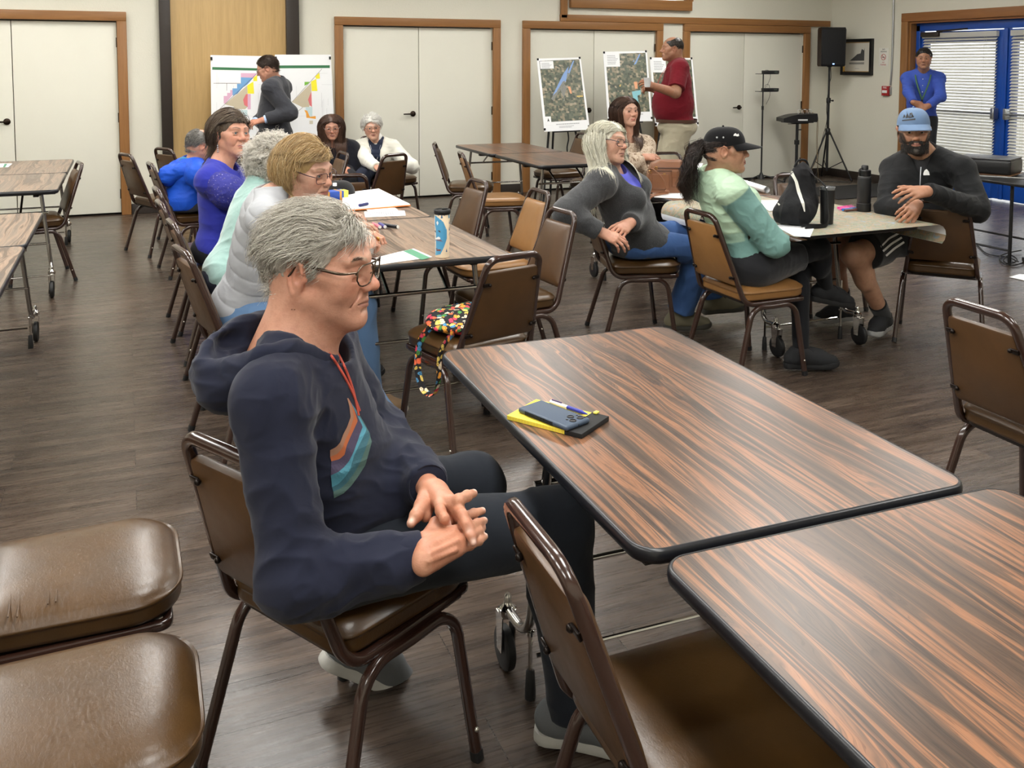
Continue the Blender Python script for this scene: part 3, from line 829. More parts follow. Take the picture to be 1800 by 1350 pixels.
CHAIRS = []
def build_chairs():
    lst = [
        # x, y, yaw, label
        (.430, 1.987, -60.6, 'brown vinyl banquet chair the man in the navy hoodie sits on', 'C'),
        (.905, 1.300, -92, 'brown banquet chair at the bottom edge, hoop in front of the hooded man knee', 'C'),
        (-.150, 2.215, -89.5, 'brown vinyl chair at the lower left edge, further of the pair, lines across its seat', 'C'),
        (-.140, 1.715, -90.6, 'brown vinyl chair in the bottom left corner, nearer of the pair', 'C'),
        (1.306, 3.587, 14.5, 'brown banquet chair seen from behind holding the floral shoulder bag on its seat', 'C'),
        (2.720, 2.019, -92, 'brown banquet chair at the right edge, seen from behind beside the wood-grain table', 'C'),
        (2.981, 3.916, -89.3, 'tan-backed banquet chair under the woman in the mint jacket and black cap', 'T'),
        (4.360, 3.936, -49, 'brown banquet chair the bearded man leans on with his folded arms', 'C'),
        (1.730, 4.185, 95, 'brown chair facing the middle table, directly behind the chair with the floral bag', 'C'),
        (1.930, 4.926, 92, 'tan-backed chair facing the middle table, one place beyond the chair nearest the floral bag', 'T'),
        (1.760, 5.480, 96, 'brown chair facing the middle table just right of the patterned tumbler', 'C'),
        (2.960, 8.150, -112, 'brown chair facing the empty far table, leftmost beside the closet door', 'C'),
        (2.900, 7.250, -100, 'tan-seated chair pulled out from the near left side of the empty far table', 'T'),
        (4.220, 8.800, 97, 'brown chair behind the empty far table, left of two hoops by closet door', 'C'),
        (4.200, 7.900, 95, 'brown chair behind the empty far table, hoop below the left aerial poster easel', 'C'),
        (-.640, 7.560, 100, 'brown chair at the left folding tables, seen edge-on at the end of the far one', 'C'),
        (.276, 8.305, -67, 'empty brown chair standing alone by the left closet door casing', 'C'),
        (.561, 8.770, -58, 'empty brown chair against the dark post of the birch panel', 'C'),
        (.470, 7.400, -82, 'brown chair the man in the blue rain jacket sits on', 'C'),
        (.470, 5.880, -84, 'brown chair in the left row between the blue jacket and the lace-sleeved woman', 'C'),
        (.470, 5.300, -84, 'brown chair under the woman in the royal blue top with lace sleeves', 'C'),
        (.500, 4.620, -84, 'brown chair under the curly haired woman in mint, chrome-bright hoop behind the grey vest', 'C'),
        (.500, 3.950, -79, 'brown chair under the blonde woman in the grey quilted vest', 'C'),
        (1.900, 7.640, 25, 'brown chair seen from behind in front of the white-haired woman in the white jacket', 'C'),
        (1.400, 6.420, -8, 'brown chair at the end of the middle table, just beyond the black ball cap', 'C'),
        (1.360, 7.640, 95, 'brown chair edge-on in front of the long-haired woman in black', 'C'),
        (2.720, 4.640, -106, 'brown banquet chair the woman in the charcoal cardigan sits on', 'C'),
        (4.150, 4.720, 180, 'brown chair on the far side of the map table behind the black backpack', 'C'),
        (4.100, 6.350, 165, 'brown chair the young woman in the patterned blouse sits on', 'C'),
        (2.440, 9.000, 205, 'brown chair the white-haired woman in the white jacket sits on', 'C'),
        (1.830, 8.990, 190, 'brown chair the long-haired woman in black sits on', 'C'),
    ]
    cp = {'C': None, 'T': None}
    for x, y, a, lab, k in lst:
        if cp[k] is None:
            o = make_chair(lab, 'vinyl' if k == 'C' else 'vinyl_tan', 'vinyl_back' if k == 'C' else 'vinyl_tan', nails=True); cp[k] = o
            o.location = (x, y, 0); o.rotation_euler = (0, 0, math.radians(a))
        else: o = dup(cp[k], (x, y, 0), math.radians(a), lab)
        o['group'] = 'brown stacking banquet chairs'
        CHAIRS.append(o)
    b = MB()
    for a, c in (((14, 1085), (30, 968)), ((30, 1085), (46, 962)), ((84, 1062), (100, 948)), ((98, 1058), (113, 944))): b.tube([at(*a, z=.4778), at(*c, z=.4778)], .0016, 6)
    c = CHAIRS[2]; b.xf(t=-V3(*c.location)); b.xf(R=rotz(-c.rotation_euler.z)); b.build('seat_crease', M['vinyl'], c)

# ------------------------------------------------------------------ rolling folding tables
TOPZ = .737
def make_table(label, group, W, L, pos, yaw, ends, ins=0.0, top='rosewood', name='folding_table'):
    """local frame: x across (0..W), y along (0..L); top at TOPZ"""
    t = thing(name, label, 'table', (pos[0], pos[1], 0), yaw, group)
    th = .028; r = .05
    q = [(x + W / 2, y + L / 2) for x, y in rrect(W / 2 - .004, L / 2 - .004, r - .004, 8)]
    b = MB(); b.mat(0).prism(q, TOPZ - .004, TOPZ); b.build('tabletop', M[top], t, smooth=0)
    def ring(ins, z): return np.array([(x + W / 2, y + L / 2, z) for x, y in rrect(W / 2 - ins, L / 2 - ins, r - ins, 8)])
    b = MB(); b.rings([ring(.012, TOPZ - th), ring(.002, TOPZ - th), ring(-.003, TOPZ - th + .005), ring(-.0045, TOPZ - th / 2), ring(-.003, TOPZ - .004), ring(.001, TOPZ + .0006), ring(.0045, TOPZ + .0006), ring(.0055, TOPZ - .002)], False, False)
    b.build('edge_band', M['edge'], t, smooth=60)
    b = MB(); b.box((W / 2, L / 2, TOPZ - th - .001), (W - .03, L - .03, .006)); b.box((W / 2, L / 2, TOPZ - th - .022), (W - .16, .05, .04), bev=.006)
    for x in (.14, W - .14): b.box((x, L / 2, TOPZ - th - .016), (.035, L - .22, .03), bev=.004)
    b.build('apron', M['underside'], t)
    for ye, sg in ends:
        for sx in (0, 1):
            o = -1 if sx == 0 else 1; x = W * sx - o * (.085 + ins)
            top = V3(x - o * .03, ye - sg * .02, TOPZ - th - .01); knee = V3(x + o * .022, ye, .165); tip = V3(x + o * .03, ye + sg * .125, .172)
            b = MB(); b.tube(fillet([top, knee, tip], .06, 8), .0127, 12); lg = b.build('leg', M['chrome_dull'], t)
            b = MB(); b.lathe([(.02, .155), (.024, .162), (.024, .176), (.014, .184), (.010, .196), (.011, .206), (.006, .214)], (tip[0], tip[1], 0), 14)
            wx, wy = tip[0], tip[1] + sg * .018
            for q_ in (-1, 1): b.prism([(-.016, 0), (.016, 0), (.024, .1), (-.024, .1)], -.0015, .0015, R=np.array([[0, 0, 1], [1, 0, 0], [0, 1, 0]], float), t=(wx + q_ * .018, wy - sg * .006, .056))
            b.box((wx, wy - sg * .006, .155), (.04, .05, .006), bev=.002); b.build('caster_fork', M['chrome'], lg)
            b = MB(); b.lathe([(.012, -.013), (.050, -.013), (.056, -.009), (.0575, 0), (.056, .009), (.050, .013), (.012, .013)], (wx, wy, .0575), 28, roty(PI / 2)); b.build('caster_wheel', M['rubber'], lg)
            rx, ry = x + o * .012, ye + sg * .012
            b = MB(); b.bar((rx, ry, .07), (rx, ry, .345), .0058, 8); b.lathe([(.0105, .165), (.0105, .175), (.006, .178)], (rx, ry, 0), 10); b.build('glide_rod', M['chrome'], lg)
            b = MB(); b.lathe([(.014, 0), (.014, .02), (.011, .07), (.008, .074)], (rx, ry, 0), 12); b.build('rubber_foot', M['rubber'], lg)
        b = MB()
        zc = .56; xa, xb = .085 + ins - .012, W - .085 - ins + .012; sg = -sg
        b.bar((xa - .0, ye + .01 * sg, zc), (xb, ye + .01 * sg, zc), .0095, 10); b.bar((xa, ye + .012 * sg, .345), (xb, ye + .012 * sg, .345), .0075, 10); b.bar((xa + .01, ye + .006 * sg, .12), (xb - .01, ye + .006 * sg, .12), .0058, 8)
        for x in (W * .32, W * .68): b.bar((x, ye + .01 * sg, zc), (x, ye + sg * .26, TOPZ - th - .01), .008, 8)
        b.build('leg_brace', M['chrome'], t)
        b = MB(); b.box((W / 2, ye, TOPZ - th - .012), (W - .2, .03, .02), bev=.004); b.build('leg_hinge', M['underside'], t)
    return t

def build_tables():
    ty = -.0258; c, s = math.cos(ty), math.sin(ty)
    g = 'rosewood laminate rolling folding tables'
    make_table('wood-grain laminate folding table in the foreground carrying the yellow notepad and phone', g, .762, 1.2164, (.808, 1.3426), ty, [(.67, 1)])
    make_table('bare wood-grain folding table nearest the camera in the bottom right corner', g, .79, 1.22, (.826 + math.sin(ty) * 1.236, 1.333 - 1.236), ty, [(.25, -1)])
    # middle pair behind the hooded man, then the same row further back
    make_table('wood-grain folding table carrying the patterned tumbler, near half of the middle row', g, .762, 1.105, (.815, 3.765), .0, [(.17, -1)], top='pale')
    make_table('wood-grain folding table under the white drawing pad, far half of the middle row', g, .762, 1.105, (.80, 4.878), .0, [(1.105 - .17, 1)], top='pale')
    # left pair of tables
    make_table('wood-grain table with a flyer on it by the left closet door, left edge', g, .762, 1.09, (-1.199, 7.93), .0, [(1.09 - .17, 1)], top='pale')
    make_table('wood-grain table at the left edge whose end has the edge-on chair', g, .762, 1.05, (-1.199, 6.87), .0, [(.17, -1)], top='pale')
    make_table('wood-grain table at the left edge, third from the back, seam towards the camera', g, .762, 1.045, (-1.212, 4.812), .0, [(1.045 - .17, 1)], top='pale')
    make_table('wood-grain table cut off by the left edge of the photo, nearest of the left row', g, .762, 1.05, (-1.212, 3.755), .0, [(.17, -1)], top='pale')
    # empty far table
    make_table('empty wood-grain table half nearer the camera, in front of the left aerial poster', g, .762, 1.07, (3.175, 7.0), math.radians(-1), [(.17, -1)])
    make_table('empty wood-grain table half by the closet doors, behind two pulled-out chairs', g, .762, 1.07, (3.16, 8.085), math.radians(-1), [(1.07 - .17, 1)])
    # map table
    make_table('folding table covered by curling maps, with backpack and tumbler on it', g, .762, 1.2, (3.14, 3.665), 0.0, [(.47, -1)], .04)
    make_table('folding table with the tan handbag and rolled maps, far half of the map table row', g, .762, 1.2, (3.14, 4.875), 0.0, [(1.2 - .17, 1)])
# ------------------------------------------------------------------ people: bodies, clothes, hair
def ik(a, t, l1, l2, pole):
    """middle joint of a two-bone limb from a to t, bent towards pole"""
    a, t = np.asarray(a, float), np.asarray(t, float); d = t - a; L = min(np.linalg.norm(d), (l1 + l2) * .995); u = nrm(d)
    x = (l1 * l1 - l2 * l2 + L * L) / (2 * L); h = math.sqrt(max(l1 * l1 - x * x, 0))
    p = np.asarray(pole, float); p = nrm(p - u * (p @ u))
    return a + u * x + p * h, a + u * L

def basis(fwd, up=(0, 0, 1)):
    """columns right, forward, up"""
    f = nrm(fwd); r = nrm(np.cross(f, up)); return np.stack([r, f, np.cross(r, f)], 1)
def dirv(deg, pitch=0.0):
    a, p = math.radians(deg), math.radians(pitch); return V3(math.cos(a) * math.cos(p), math.sin(a) * math.cos(p), math.sin(p))
def tilt(B, roll): return B @ roty(math.radians(roll))

SKIN_T = {'fair': (202, 158, 136), 'ruddy': (194, 144, 121), 'tan': (166, 122, 96), 'olive': (178, 136, 110), 'pale': (208, 174, 154)}

class Head:
    def __init__(s, c, B, scale=1.0, **o):
        s.c, s.B, s.s = np.asarray(c, float), B, scale
        s.o = dict(jaw=1.0, nose=1.0, chin=1.0, fem=False, lids=True, brow=(70, 58, 50), lip=(160, 96, 86), skin='fair', beard=None, browh=1.0, fat=1.0, ears=True, mouth=0.0, mw=1.0, detail=True, stubble=0.0, sy=1.0, eary=0.0, ear=1.0, lipr=1.0); s.o.update(o)
    def P(s, x, y, z): return s.c + s.B @ (V3(x, y * s.o['sy'], z) * s.s)
    def sdf(s, S):
        o, B, k = s.o, s.B, s.s
        def ell(c, r, kk=.02, op='u', R=None): S.ell(s.P(*c), V3(r[0], r[1] * (o['sy'] if r[1] > .03 else 1), r[2]) * k, B if R is None else B @ R, kk * k, op)
        def cone(a, b, ra, rb, kk=.015, op='u', **q): S.cone(s.P(*a), s.P(*b), ra * k, rb * k, kk * k, op, **q)
        ell((0, -.014, .036), (.0755, .097, .083))
        ell((0, .030, -.018), (.0625 * o['fat'], .062, .084), .03)
        ell((0, -.045, -.02), (.066, .058, .06), .03)
        jw = o['jaw'] * o['fat']
        for q in (-1, 1):
            cone((q * .050 * jw, .004, -.048), (q * .015, .070, -.097 * o['chin']), .021, .016, .03)
            ell((q * .037 * o['fat'], .056, -.030), (.026, .024, .030), .02)
            cone((q * .046, .064, -.008), (q * .064, .028, -.002), .012, .011, .02)
        ell((0, .026, -.078), (.046 * jw, .050, .022), .025)
        ell((0, .074, -.096 * o['chin']), (.019, .017, .017), .018)
        ell((0, .071, -.060), (.027, .022, .026), .02)
        for q in (-1, 1): cone((q * .013, .086, .024), (q * .047, .073, .028), .0095 * o['browh'], .008 * o['browh'], .016)
        for q in (-1, 1): ell((q * .031, .099, .004), (.019, .016, .0135), .014, 's')
        n = o['nose']
        cone((0, .084, .020), (0, .088 + .016 * n, -.022), .0085, .0105, .013)
        ell((0, .091 + .016 * n, -.027), (.0115, .0115 * n, .0105), .01)
        for q in (-1, 1): ell((q * .0125, .096, -.031), (.0075, .010, .008), .007)
        if o['detail']:
            for q in (-1, 1): ell((q * .0065, .101, -.0385), (.0036, .005, .004), .003, 's')
        # lips and the line between them
        w = .023 * o['mw']
        for q in (-1, 1):
            cone((0, .0935, -.0575), (q * w, .081, -.0615 + o['mouth']), .0052 * o['lipr'], .003, .006)
            cone((0, .0925, -.0675), (q * w * .9, .080, -.0640 + o['mouth']), .0058 * o['lipr'], .003, .006)
            cone((0, .1000, -.0622), (q * w * 1.06, .0845, -.0628 + o['mouth']), .0018, .0014, .003, 's')
            cone((q * .020, .088, -.036), (q * .034, .072, -.066), .0022, .0012, .009, 's')
        cone((-.012, .090, -.0790), (.012, .090, -.0790), .0025, .0025, .010, 's')
        if o['detail']:   # lids around the eyeballs
            for q in (-1, 1):
                ell((q * .0315, .0735, .004), (.0150, .0152, .0145), .006)
                ell((q * .0315, .091, .0022), (.0125, .012, .0037), .0025, 's')
                cone((q * .020, .087, .0125), (q * .045, .078, .011), .0024, .002, .004)
                cone((q * .020, .085, -.010), (q * .043, .077, -.0115), .002, .0018, .010, 's')
        if o['ears']:
            for q in (-1, 1):
                R = rotz(q * math.radians(-24)) @ rotx(math.radians(-10))
                ey = o['eary']; ell((q * .0765, -.012 + ey, -.004), (.0075, .0175 * o['ear'], .031 * o['ear']), .008, 'u', R)
                if o['detail']:
                    hp = [(.006, .012, .012), (.007, .008, .026), (.008, -.006, .0315), (.009, -.018, .022), (.008, -.0195, .004), (.006, -.012, -.016), (.004, -.002, -.030)]
                    pp = [(q * .0765 + (R @ V3(q * a[0], a[1], a[2]))[0], -.012 + ey + (R @ V3(q * a[0], a[1], a[2]))[1], -.004 + (R @ V3(q * a[0], a[1], a[2]))[2]) for a in [(c0, c1 * o['ear'], c2 * o['ear']) for c0, c1, c2 in hp]]
                    for a, b in zip(pp[:-1], pp[1:]): cone(a, b, .0038, .0038, .003)
                    ell((q * .0855, -.010 + ey, -.002), (.0075, .009, .016), .004, 's', R)
                    ell((q * .0815, .005 + ey, -.008), (.003, .0035, .006), .003, 'u', R)
        return s
    def color(s, V):
        o = s.o; q = (V - s.c) @ s.B / s.s / V3(1, o['sy'], 1)
        base = np.array(s2l(SKIN_T[o['skin']] if isinstance(o['skin'], str) else o['skin']))
        C = np.tile(base, (len(V), 1))
        near = np.linalg.norm(q, axis=1) < .2
        x, y, z = np.abs(q[:, 0]), q[:, 1], q[:, 2]
        def blend(m, c, a=1.0):
            nonlocal C
            m = np.clip(m, 0, 1)[:, None] * a * near[:, None]; C = C * (1 - m) + np.array(c) * m
        sm = lambda v, a, b: np.clip((v - a) / (b - a), 0, 1)
        red = base * np.array([1.04, .80, .76])
        blend(np.exp(-((x - .042) ** 2 + (z + .028) ** 2) / .0005) * (y > .02), red, .55)
        blend(np.exp(-(x ** 2 / .0002 + (z + .026) ** 2 / .0003)) * (y > .09), red, .7)
        blend(np.exp(-((x - .085) ** 2 / .0004 + (z) ** 2 / .0012)) * (np.abs(y + .01) < .03), red, .6)
        blend(np.exp(-((x - .031) ** 2 / .0003 + (z + .004) ** 2 / .0002)) * (y > .05), base * np.array([.80, .68, .68]), .4)
        # lips
        w = .0235 * o['mw']; zl = -.0624 + o['mouth'] * (x / w) ** 2
        th = np.where(z > zl, .0066, .0082) * np.sqrt(np.clip(1 - (x / w) ** 2, 0, 1))
        blend(sm(th - np.abs(z - zl), -.001, .001) * (y > .07), s2l(o['lip']), .85)
        blend(sm(.0011 - np.abs(z - zl), -.0006, .0006) * (x < w) * (y > .07), base * .22, .8)
        # brows
        zb = .0265 + .006 * np.sin(np.clip((x - .012) / .036, 0, 1) * PI * .8) * o['browh']
        tb = .0042 * np.clip(1.25 - (x - .012) / .045, .3, 1) * (x > .011) * (x < .050)
        blend(sm(tb - np.abs(z - zb), -.0015, .0012) * (y > .05), s2l(o['brow']), .8)
        if o.get('lash'): blend(sm(.0016 - np.abs(z - .0095 + ((x - .0315) / .014) ** 2 * .004), -.001, .001) * (np.abs(x - .0315) < .0145) * (y > .06), (.02, .015, .012), .85)
        if o['beard'] is not None:
            bz = -.044 + np.clip((x - .046) / .018, 0, 1) * .046
            m = sm(bz - z, -.006, .006) * sm(y, -.012, .008) * (z > -.14)
            m = np.maximum(m, sm(.0065 - np.abs(z + .047), -.002, .002) * (x < .031) * (y > .07))
            lipm = sm(th + .002 - np.abs(z - zl), -.001, .001)
            hole = (np.exp(-(((x - .034) / .02) ** 2 + ((z + .03) / .02) ** 2)) > .55)
            blend(m * (1 - lipm) * ~hole, s2l(o['beard']), .93)
            if o.get('beard2'): blend(np.exp(-((x / .022) ** 2 + ((z + .096) / .022) ** 2)) * (y > .05) * (1 - lipm) * m, s2l(o['beard2']), .75)
        if o['stubble']:
            m = sm(-.036 - z, -.004, .01) * sm(y, .0, .03)
            blend(m, base * np.array([.80, .80, .82]) + .02, o['stubble'])
        return C
    def eyes(s, parent, O, iris, n=14):
        for q in (-1, 1):
            c = s.P(q * .0315, .0735, .0035); g = nrm(s.B @ V3(s.o.get('gaze', 0), 1, s.o.get('gazez', 0)))
            b = MB(); b.mat(0).ball(c, .0128 * s.s, n, n // 2 + 2); ax = basis(g)
            b.mat(1); b.lathe([(.0068 * s.s, -.0006), (.0062 * s.s, .0009 * s.s), (.0026 * s.s, .0014 * s.s)], c + g * .0116 * s.s, 14, ax @ rotx(-PI / 2) @ np.diag([1, 1, 1.]))
            b.mat(2); b.lathe([(.0027 * s.s, .0), (.0025 * s.s, .0004 * s.s), (.0006 * s.s, .0006 * s.s)], c + g * .0130 * s.s, 12, ax @ rotx(-PI / 2))
            b.build('eye', [M['eyewhite'], M[iris], M['pupil']], parent, origin=O, smooth=60)
    def glasses(s, parent, O, mat, shape='rect', r=.0011, lw=.024, lh=.017, drop=.004, mat2=None, y=.104, ta=1.5):
        b = MB(); ln = MB()
        for q in (-1, 1):
            if shape == 'round': pts = [(lw * math.cos(a), lh * math.sin(a)) for a in np.arange(24) / 24 * 2 * PI]
            elif shape == 'aviator': pts = [(lw * math.cos(a) * (1 - .10 * math.sin(a) * 0), lh * math.sin(a) * (1.0 if math.sin(a) < 0 else .88)) for a in np.arange(28) / 28 * 2 * PI]; pts = [(np.sign(c) * abs(c / lw) ** .62 * lw * (1 if d > -.3 * lh else .92), np.sign(d) * abs(d / lh) ** .7 * lh) for c, d in pts]
            else: pts = rrect(lw, lh, min(lw, lh) * .55, 5)
            W = []
            for c, d in pts:
                X = q * (.0325) + c; W.append(s.P(X, y - 6.0 * max(0, abs(X) - .02) ** 2 - .10 * max(-d, 0) * 1.2, d - drop))
            b.tube(np.array(W), r * s.s, 6, closed=True, up=s.B[:, 1])
            W = np.array(W); ln.add(W, [tuple(range(len(W)))])
            e = s.P(q * (.0325 + lw), y - .012, .35 * lh - drop); tp = s.P(q * .0775, .070, .010); er = s.P(q * .0795, -.008 + s.o['eary'], .020); en = s.P(q * .078, -.032 + s.o['eary'], -.004)
            b.tube(smooth_curve([e, tp, s.P(q * .080, .03, .016), er, en], 5), [r * 1.2 * s.s, r * ta * s.s, r * ta * s.s, r * 1.2 * s.s], 6)
            b.tube([s.P(q * (.0325 - lw), y - .003, -.1 * lh - drop), s.P(q * .0095, y - .010, -.35 * lh - drop - .003)], r * .8 * s.s, 5)
        br = smooth_curve([s.P(-.0325 + lw, y, .25 * lh - drop), s.P(0, y + .006, .42 * lh - drop), s.P(.0325 - lw, y, .25 * lh - drop)], 5)
        b.tube(br, r * s.s, 6)
        if shape == 'aviator': b.tube(smooth_curve([s.P(-.0325 + lw * .5, y, .86 * lh - drop), s.P(0, y + .004, .92 * lh - drop), s.P(.0325 - lw * .5, y, .86 * lh - drop)], 5), r * s.s, 6)
        g = b.build('glasses', mat, parent, origin=O, smooth=60)
        ln.build('lens', M['lens'], g, origin=O, smooth=0)
        return g

def neck_sdf(S, hd, N, r=.056, r2=.062, k=.03):
    S.cone(hd.P(0, -.022, -.045), np.asarray(N) + 0.0, r * hd.s, r2 * hd.s, k)
    S.cone(hd.P(0, .028, -.082), np.asarray(N) + hd.B[:, 1] * .028 - V3(0, 0, .01), .030 * hd.s, .034 * hd.s, k)

def hand_sdf(S, W, d, n, side, curl=(25, 30, 20), spread=6, s=1.0, thumb=(35, 20), fingers=None, wrist_r=.026, k=.004, nails=None):
    """W wrist, d finger direction, n back-of-hand normal, side 'L'/'R'. curl: degrees at the three joints (or per finger)"""
    d = nrm(d); n = nrm(np.asarray(n) - d * (np.asarray(n) @ d)); x = np.cross(d, n); ts = -1 if side == 'R' else 1
    Bm = np.stack([x, d, n], 1)
    Q = lambda a, b, c: W + Bm @ (V3(a * ts, b, c) * s)
    bx = (.029, .0095, -.0105, -.0285); by = (.088, .093, .088, .078); bz = (.000, .003, .002, -.002)
    S.cone(W - d * .015, Q(0, .02, 0), wrist_r * s, .025 * s, .02, flat=n, fscale=1.35)
    for i in range(4): S.cone(Q(bx[i] * .55, .012, -.002), Q(bx[i], by[i], bz[i] - .004), .0155 * s, .0120 * s, .012)
    S.cone(Q(.026, .03, -.012), Q(.012, .065, -.012), .016 * s, .013 * s, .012)
    L = ((.043, .026, .021), (.047, .030, .022), (.043, .028, .022), (.034, .021, .020)); rad = ((.0096, .0086, .0076, .0062), (.0097, .0087, .0077, .0063), (.0092, .0082, .0073, .006), (.0083, .0073, .0066, .0054))
    tips = []
    for i in range(4):
        cu = curl if np.isscalar(curl[0]) else curl[i]
        sp = spread[i] if isinstance(spread, (list, tuple)) else spread * (1.2, .3, -.5, -1.3)[i]
        p = Q(bx[i], by[i], bz[i] - .002); a = 0; az = math.radians(sp) * ts
        for j in range(3):
            a += math.radians(cu[j])
            v = Bm @ V3(math.sin(az) * math.cos(a), math.cos(az) * math.cos(a), -math.sin(a))
            q = p + v * L[i][j] * s; S.cone(p, q, rad[i][j] * s, rad[i][j + 1] * s, k); 
            if j < 2: S.ell(q, rad[i][j + 1] * 1.06 * s, None, k)
            p0, p = p, q
        nb = Bm @ V3(math.sin(az) * math.sin(a), math.cos(az) * math.sin(a), math.cos(a))
        tips.append((p + nb * rad[i][3] * .8 * s - v * .003, .0062 * s))
    ta, tb = math.radians(thumb[0]), math.radians(thumb[1])
    p0 = Q(.016, .018, -.008); v1 = Bm @ V3(math.sin(ta) * ts, math.cos(ta), -.35); p1 = p0 + nrm(v1) * .046 * s
    v2 = nrm(Bm @ V3(math.sin(ta - tb * .6) * ts, math.cos(ta - tb * .6), -.35 - tb * .5)); p2 = p1 + v2 * .034 * s
    v3 = nrm(Bm @ V3(math.sin(ta - tb * 1.3) * ts, math.cos(ta - tb * 1.3), -.35 - tb * .9)); p3 = p2 + v3 * .026 * s
    S.cone(p0, p1, .0175 * s, .0125 * s, .012); S.cone(p1, p2, .0118 * s, .0098 * s, k); S.cone(p2, p3, .0098 * s, .0072 * s, k)
    tips.append((p3 + n * .006 * s, .007 * s))
    if nails is not None: nails += tips
    return tips

class Body:
    """joints: H hips, N neck base, sh/el/wr/hip/kn/an dicts with L and R"""
    def __init__(s, H, N, fwd, sfwd=None, sw=.175, hw=.088, build=1.0, belly=0.0, bust=0.0, sdrop=.055, shl=None):
        s.H, s.N = np.asarray(H, float), np.asarray(N, float); s.b, s.belly, s.bust = build, belly, bust
        s.f = nrm(V3(fwd[0], fwd[1], 0)); s.r = V3(s.f[1], -s.f[0], 0)
        sf = s.f if sfwd is None else nrm(V3(sfwd[0], sfwd[1], 0)); s.sf = sf; s.sr = V3(sf[1], -sf[0], 0)
        s.up = nrm(s.N - s.H)
        s.sh = shl or {'R': s.N + s.sr * sw - V3(0, 0, sdrop) - s.up * 0, 'L': s.N - s.sr * sw - V3(0, 0, sdrop)}
        s.hip = {'R': s.H + s.r * hw, 'L': s.H - s.r * hw}
        s.el, s.wr, s.kn, s.an, s.toe = {}, {}, {}, {}, {}
    def arm(s, q, wrist, pole, l=(.29, .25)): s.el[q], s.wr[q] = ik(s.sh[q], wrist, l[0], l[1], pole); return s
    def leg(s, q, ankle, pole, toe, l=(.43, .42)): s.kn[q], s.an[q] = ik(s.hip[q], ankle, l[0], l[1], pole); s.toe[q] = nrm(toe); return s
    def torso(s, S, inf=0.0, k=.05, core=1.0, low=True):
        b = s.b; lerp = lambda t: s.H + (s.N - s.H) * t
        f = nrm(s.sf - s.up * (s.sf @ s.up)); r = np.cross(f, s.up); Bc = np.stack([r, f, s.up], 1)
        f2 = nrm(s.f + s.sf); f2 = nrm(f2 - s.up * (f2 @ s.up)); Bb = np.stack([np.cross(f2, s.up), f2, s.up], 1)
        fh = nrm(s.f - s.up * (s.f @ s.up) * .5); Bh = basis(s.f, (0, 0, 1))
        i = inf; T = np.linalg.norm(s.N - s.H) / .46
        if low: S.ell(s.H + V3(0, 0, .02) - s.f * .015, V3(.165 * b + i, .120 * b + i, .115 + i) * core, Bh, k)
        S.ell(lerp(.36) + f2 * (.012 + s.belly * .5), V3(.143 * b + i + s.belly * .3, .100 * b + i + s.belly, .165 * T + i) * core, Bb, k)
        S.ell(lerp(.68) + f * .008, V3(.150 * b + i, .104 * b + i, .165 * T + i) * core, Bc, k)
        if s.bust:
            for q in (-1, 1): S.ell(lerp(.66) + r * q * .066 * b + f * (.080 * b), V3(.062, .05 + s.bust * .6, .062) * (1 if inf >= 0 else .8) + i, Bc, .04)
        for q in 'LR':
            S.cone(s.N - s.up * .035, s.sh[q], .058 * b + i, .056 * b + i, k)
            S.cone(s.N + s.up * .035, s.sh[q] + V3(0, 0, .012), .038 + i * .6, .044 * b + i * .8, .04)
    def arms(s, S, inf=0.0, k=.02, b=None, upto=None, which='LR'):
        b = b or s.b; 
        for q in which:
            S.cone(s.sh[q], s.el[q], .053 * b + inf, .042 * b + inf, k); S.cone(s.el[q], s.wr[q], .042 * b + inf, .030 * b + inf * .8, k)
    def legs(s, S, inf=0.0, k=.03, b=None, ank=.040, which='LR', knee=.058):
        b = b or s.b
        for q in which:
            S.cone(s.hip[q], s.kn[q], .086 * b + inf, knee * b + inf, k); S.cone(s.kn[q], s.an[q], knee * b + inf, ank + inf, k)
            m = s.kn[q] + (s.an[q] - s.kn[q]) * .3; back = nrm(s.hip[q] - s.kn[q]); S.ell(m + nrm(back - (s.an[q] - s.kn[q]) * .3) * .012, (.05 * b + inf, .05 * b + inf, .10), None, k)

def vnormals(V, Q):
    n = np.cross(V[Q[:, 2]] - V[Q[:, 0]], V[Q[:, 3]] - V[Q[:, 1]]); f = Q.ravel(); n = np.repeat(n, 4, 0)
    N = np.stack([np.bincount(f, n[:, i], len(V)) for i in range(3)], 1)
    return N / np.maximum(np.linalg.norm(N, axis=1, keepdims=True), 1e-12)

def folds(V, A=None, amp=.005, freq=9.0, seed=0, stretch=(1, 1, 2.2), centers=(), sharp=1.6):
    """cloth folds: ridged noise, stronger near the given (point, radius, gain) centres"""
    q = V if A is None else V @ A
    w = np.stack([vnoise(q * freq * .45 + 7 * i, seed + 3 + i) for i in range(3)], 1)
    q = q * np.array(stretch) * freq + w * 1.1
    n = 1 - np.abs(vnoise(q, seed)); n2 = 1 - np.abs(vnoise(q * 2.1 + 5, seed + 1))
    d = (n ** sharp - .5) + .4 * (n2 ** sharp - .5)
    g = np.ones(len(V)) 
    for c, r, a in centers: g = g + a * np.exp(-np.sum((V - np.asarray(c)) ** 2, 1) / (r * r))
    return d * amp * g

def garment(S, name, res, mat, parent, O, color=None, fold=None, smooth=1):
    V, Q = S.mesh(res, smooth)
    if fold is not None:
        N = vnormals(V, Q); V = V + N * fold(V)[:, None]
    return raw_mesh(name, V, Q, mat, parent, O, None if color is None else {'Col': color(V)})

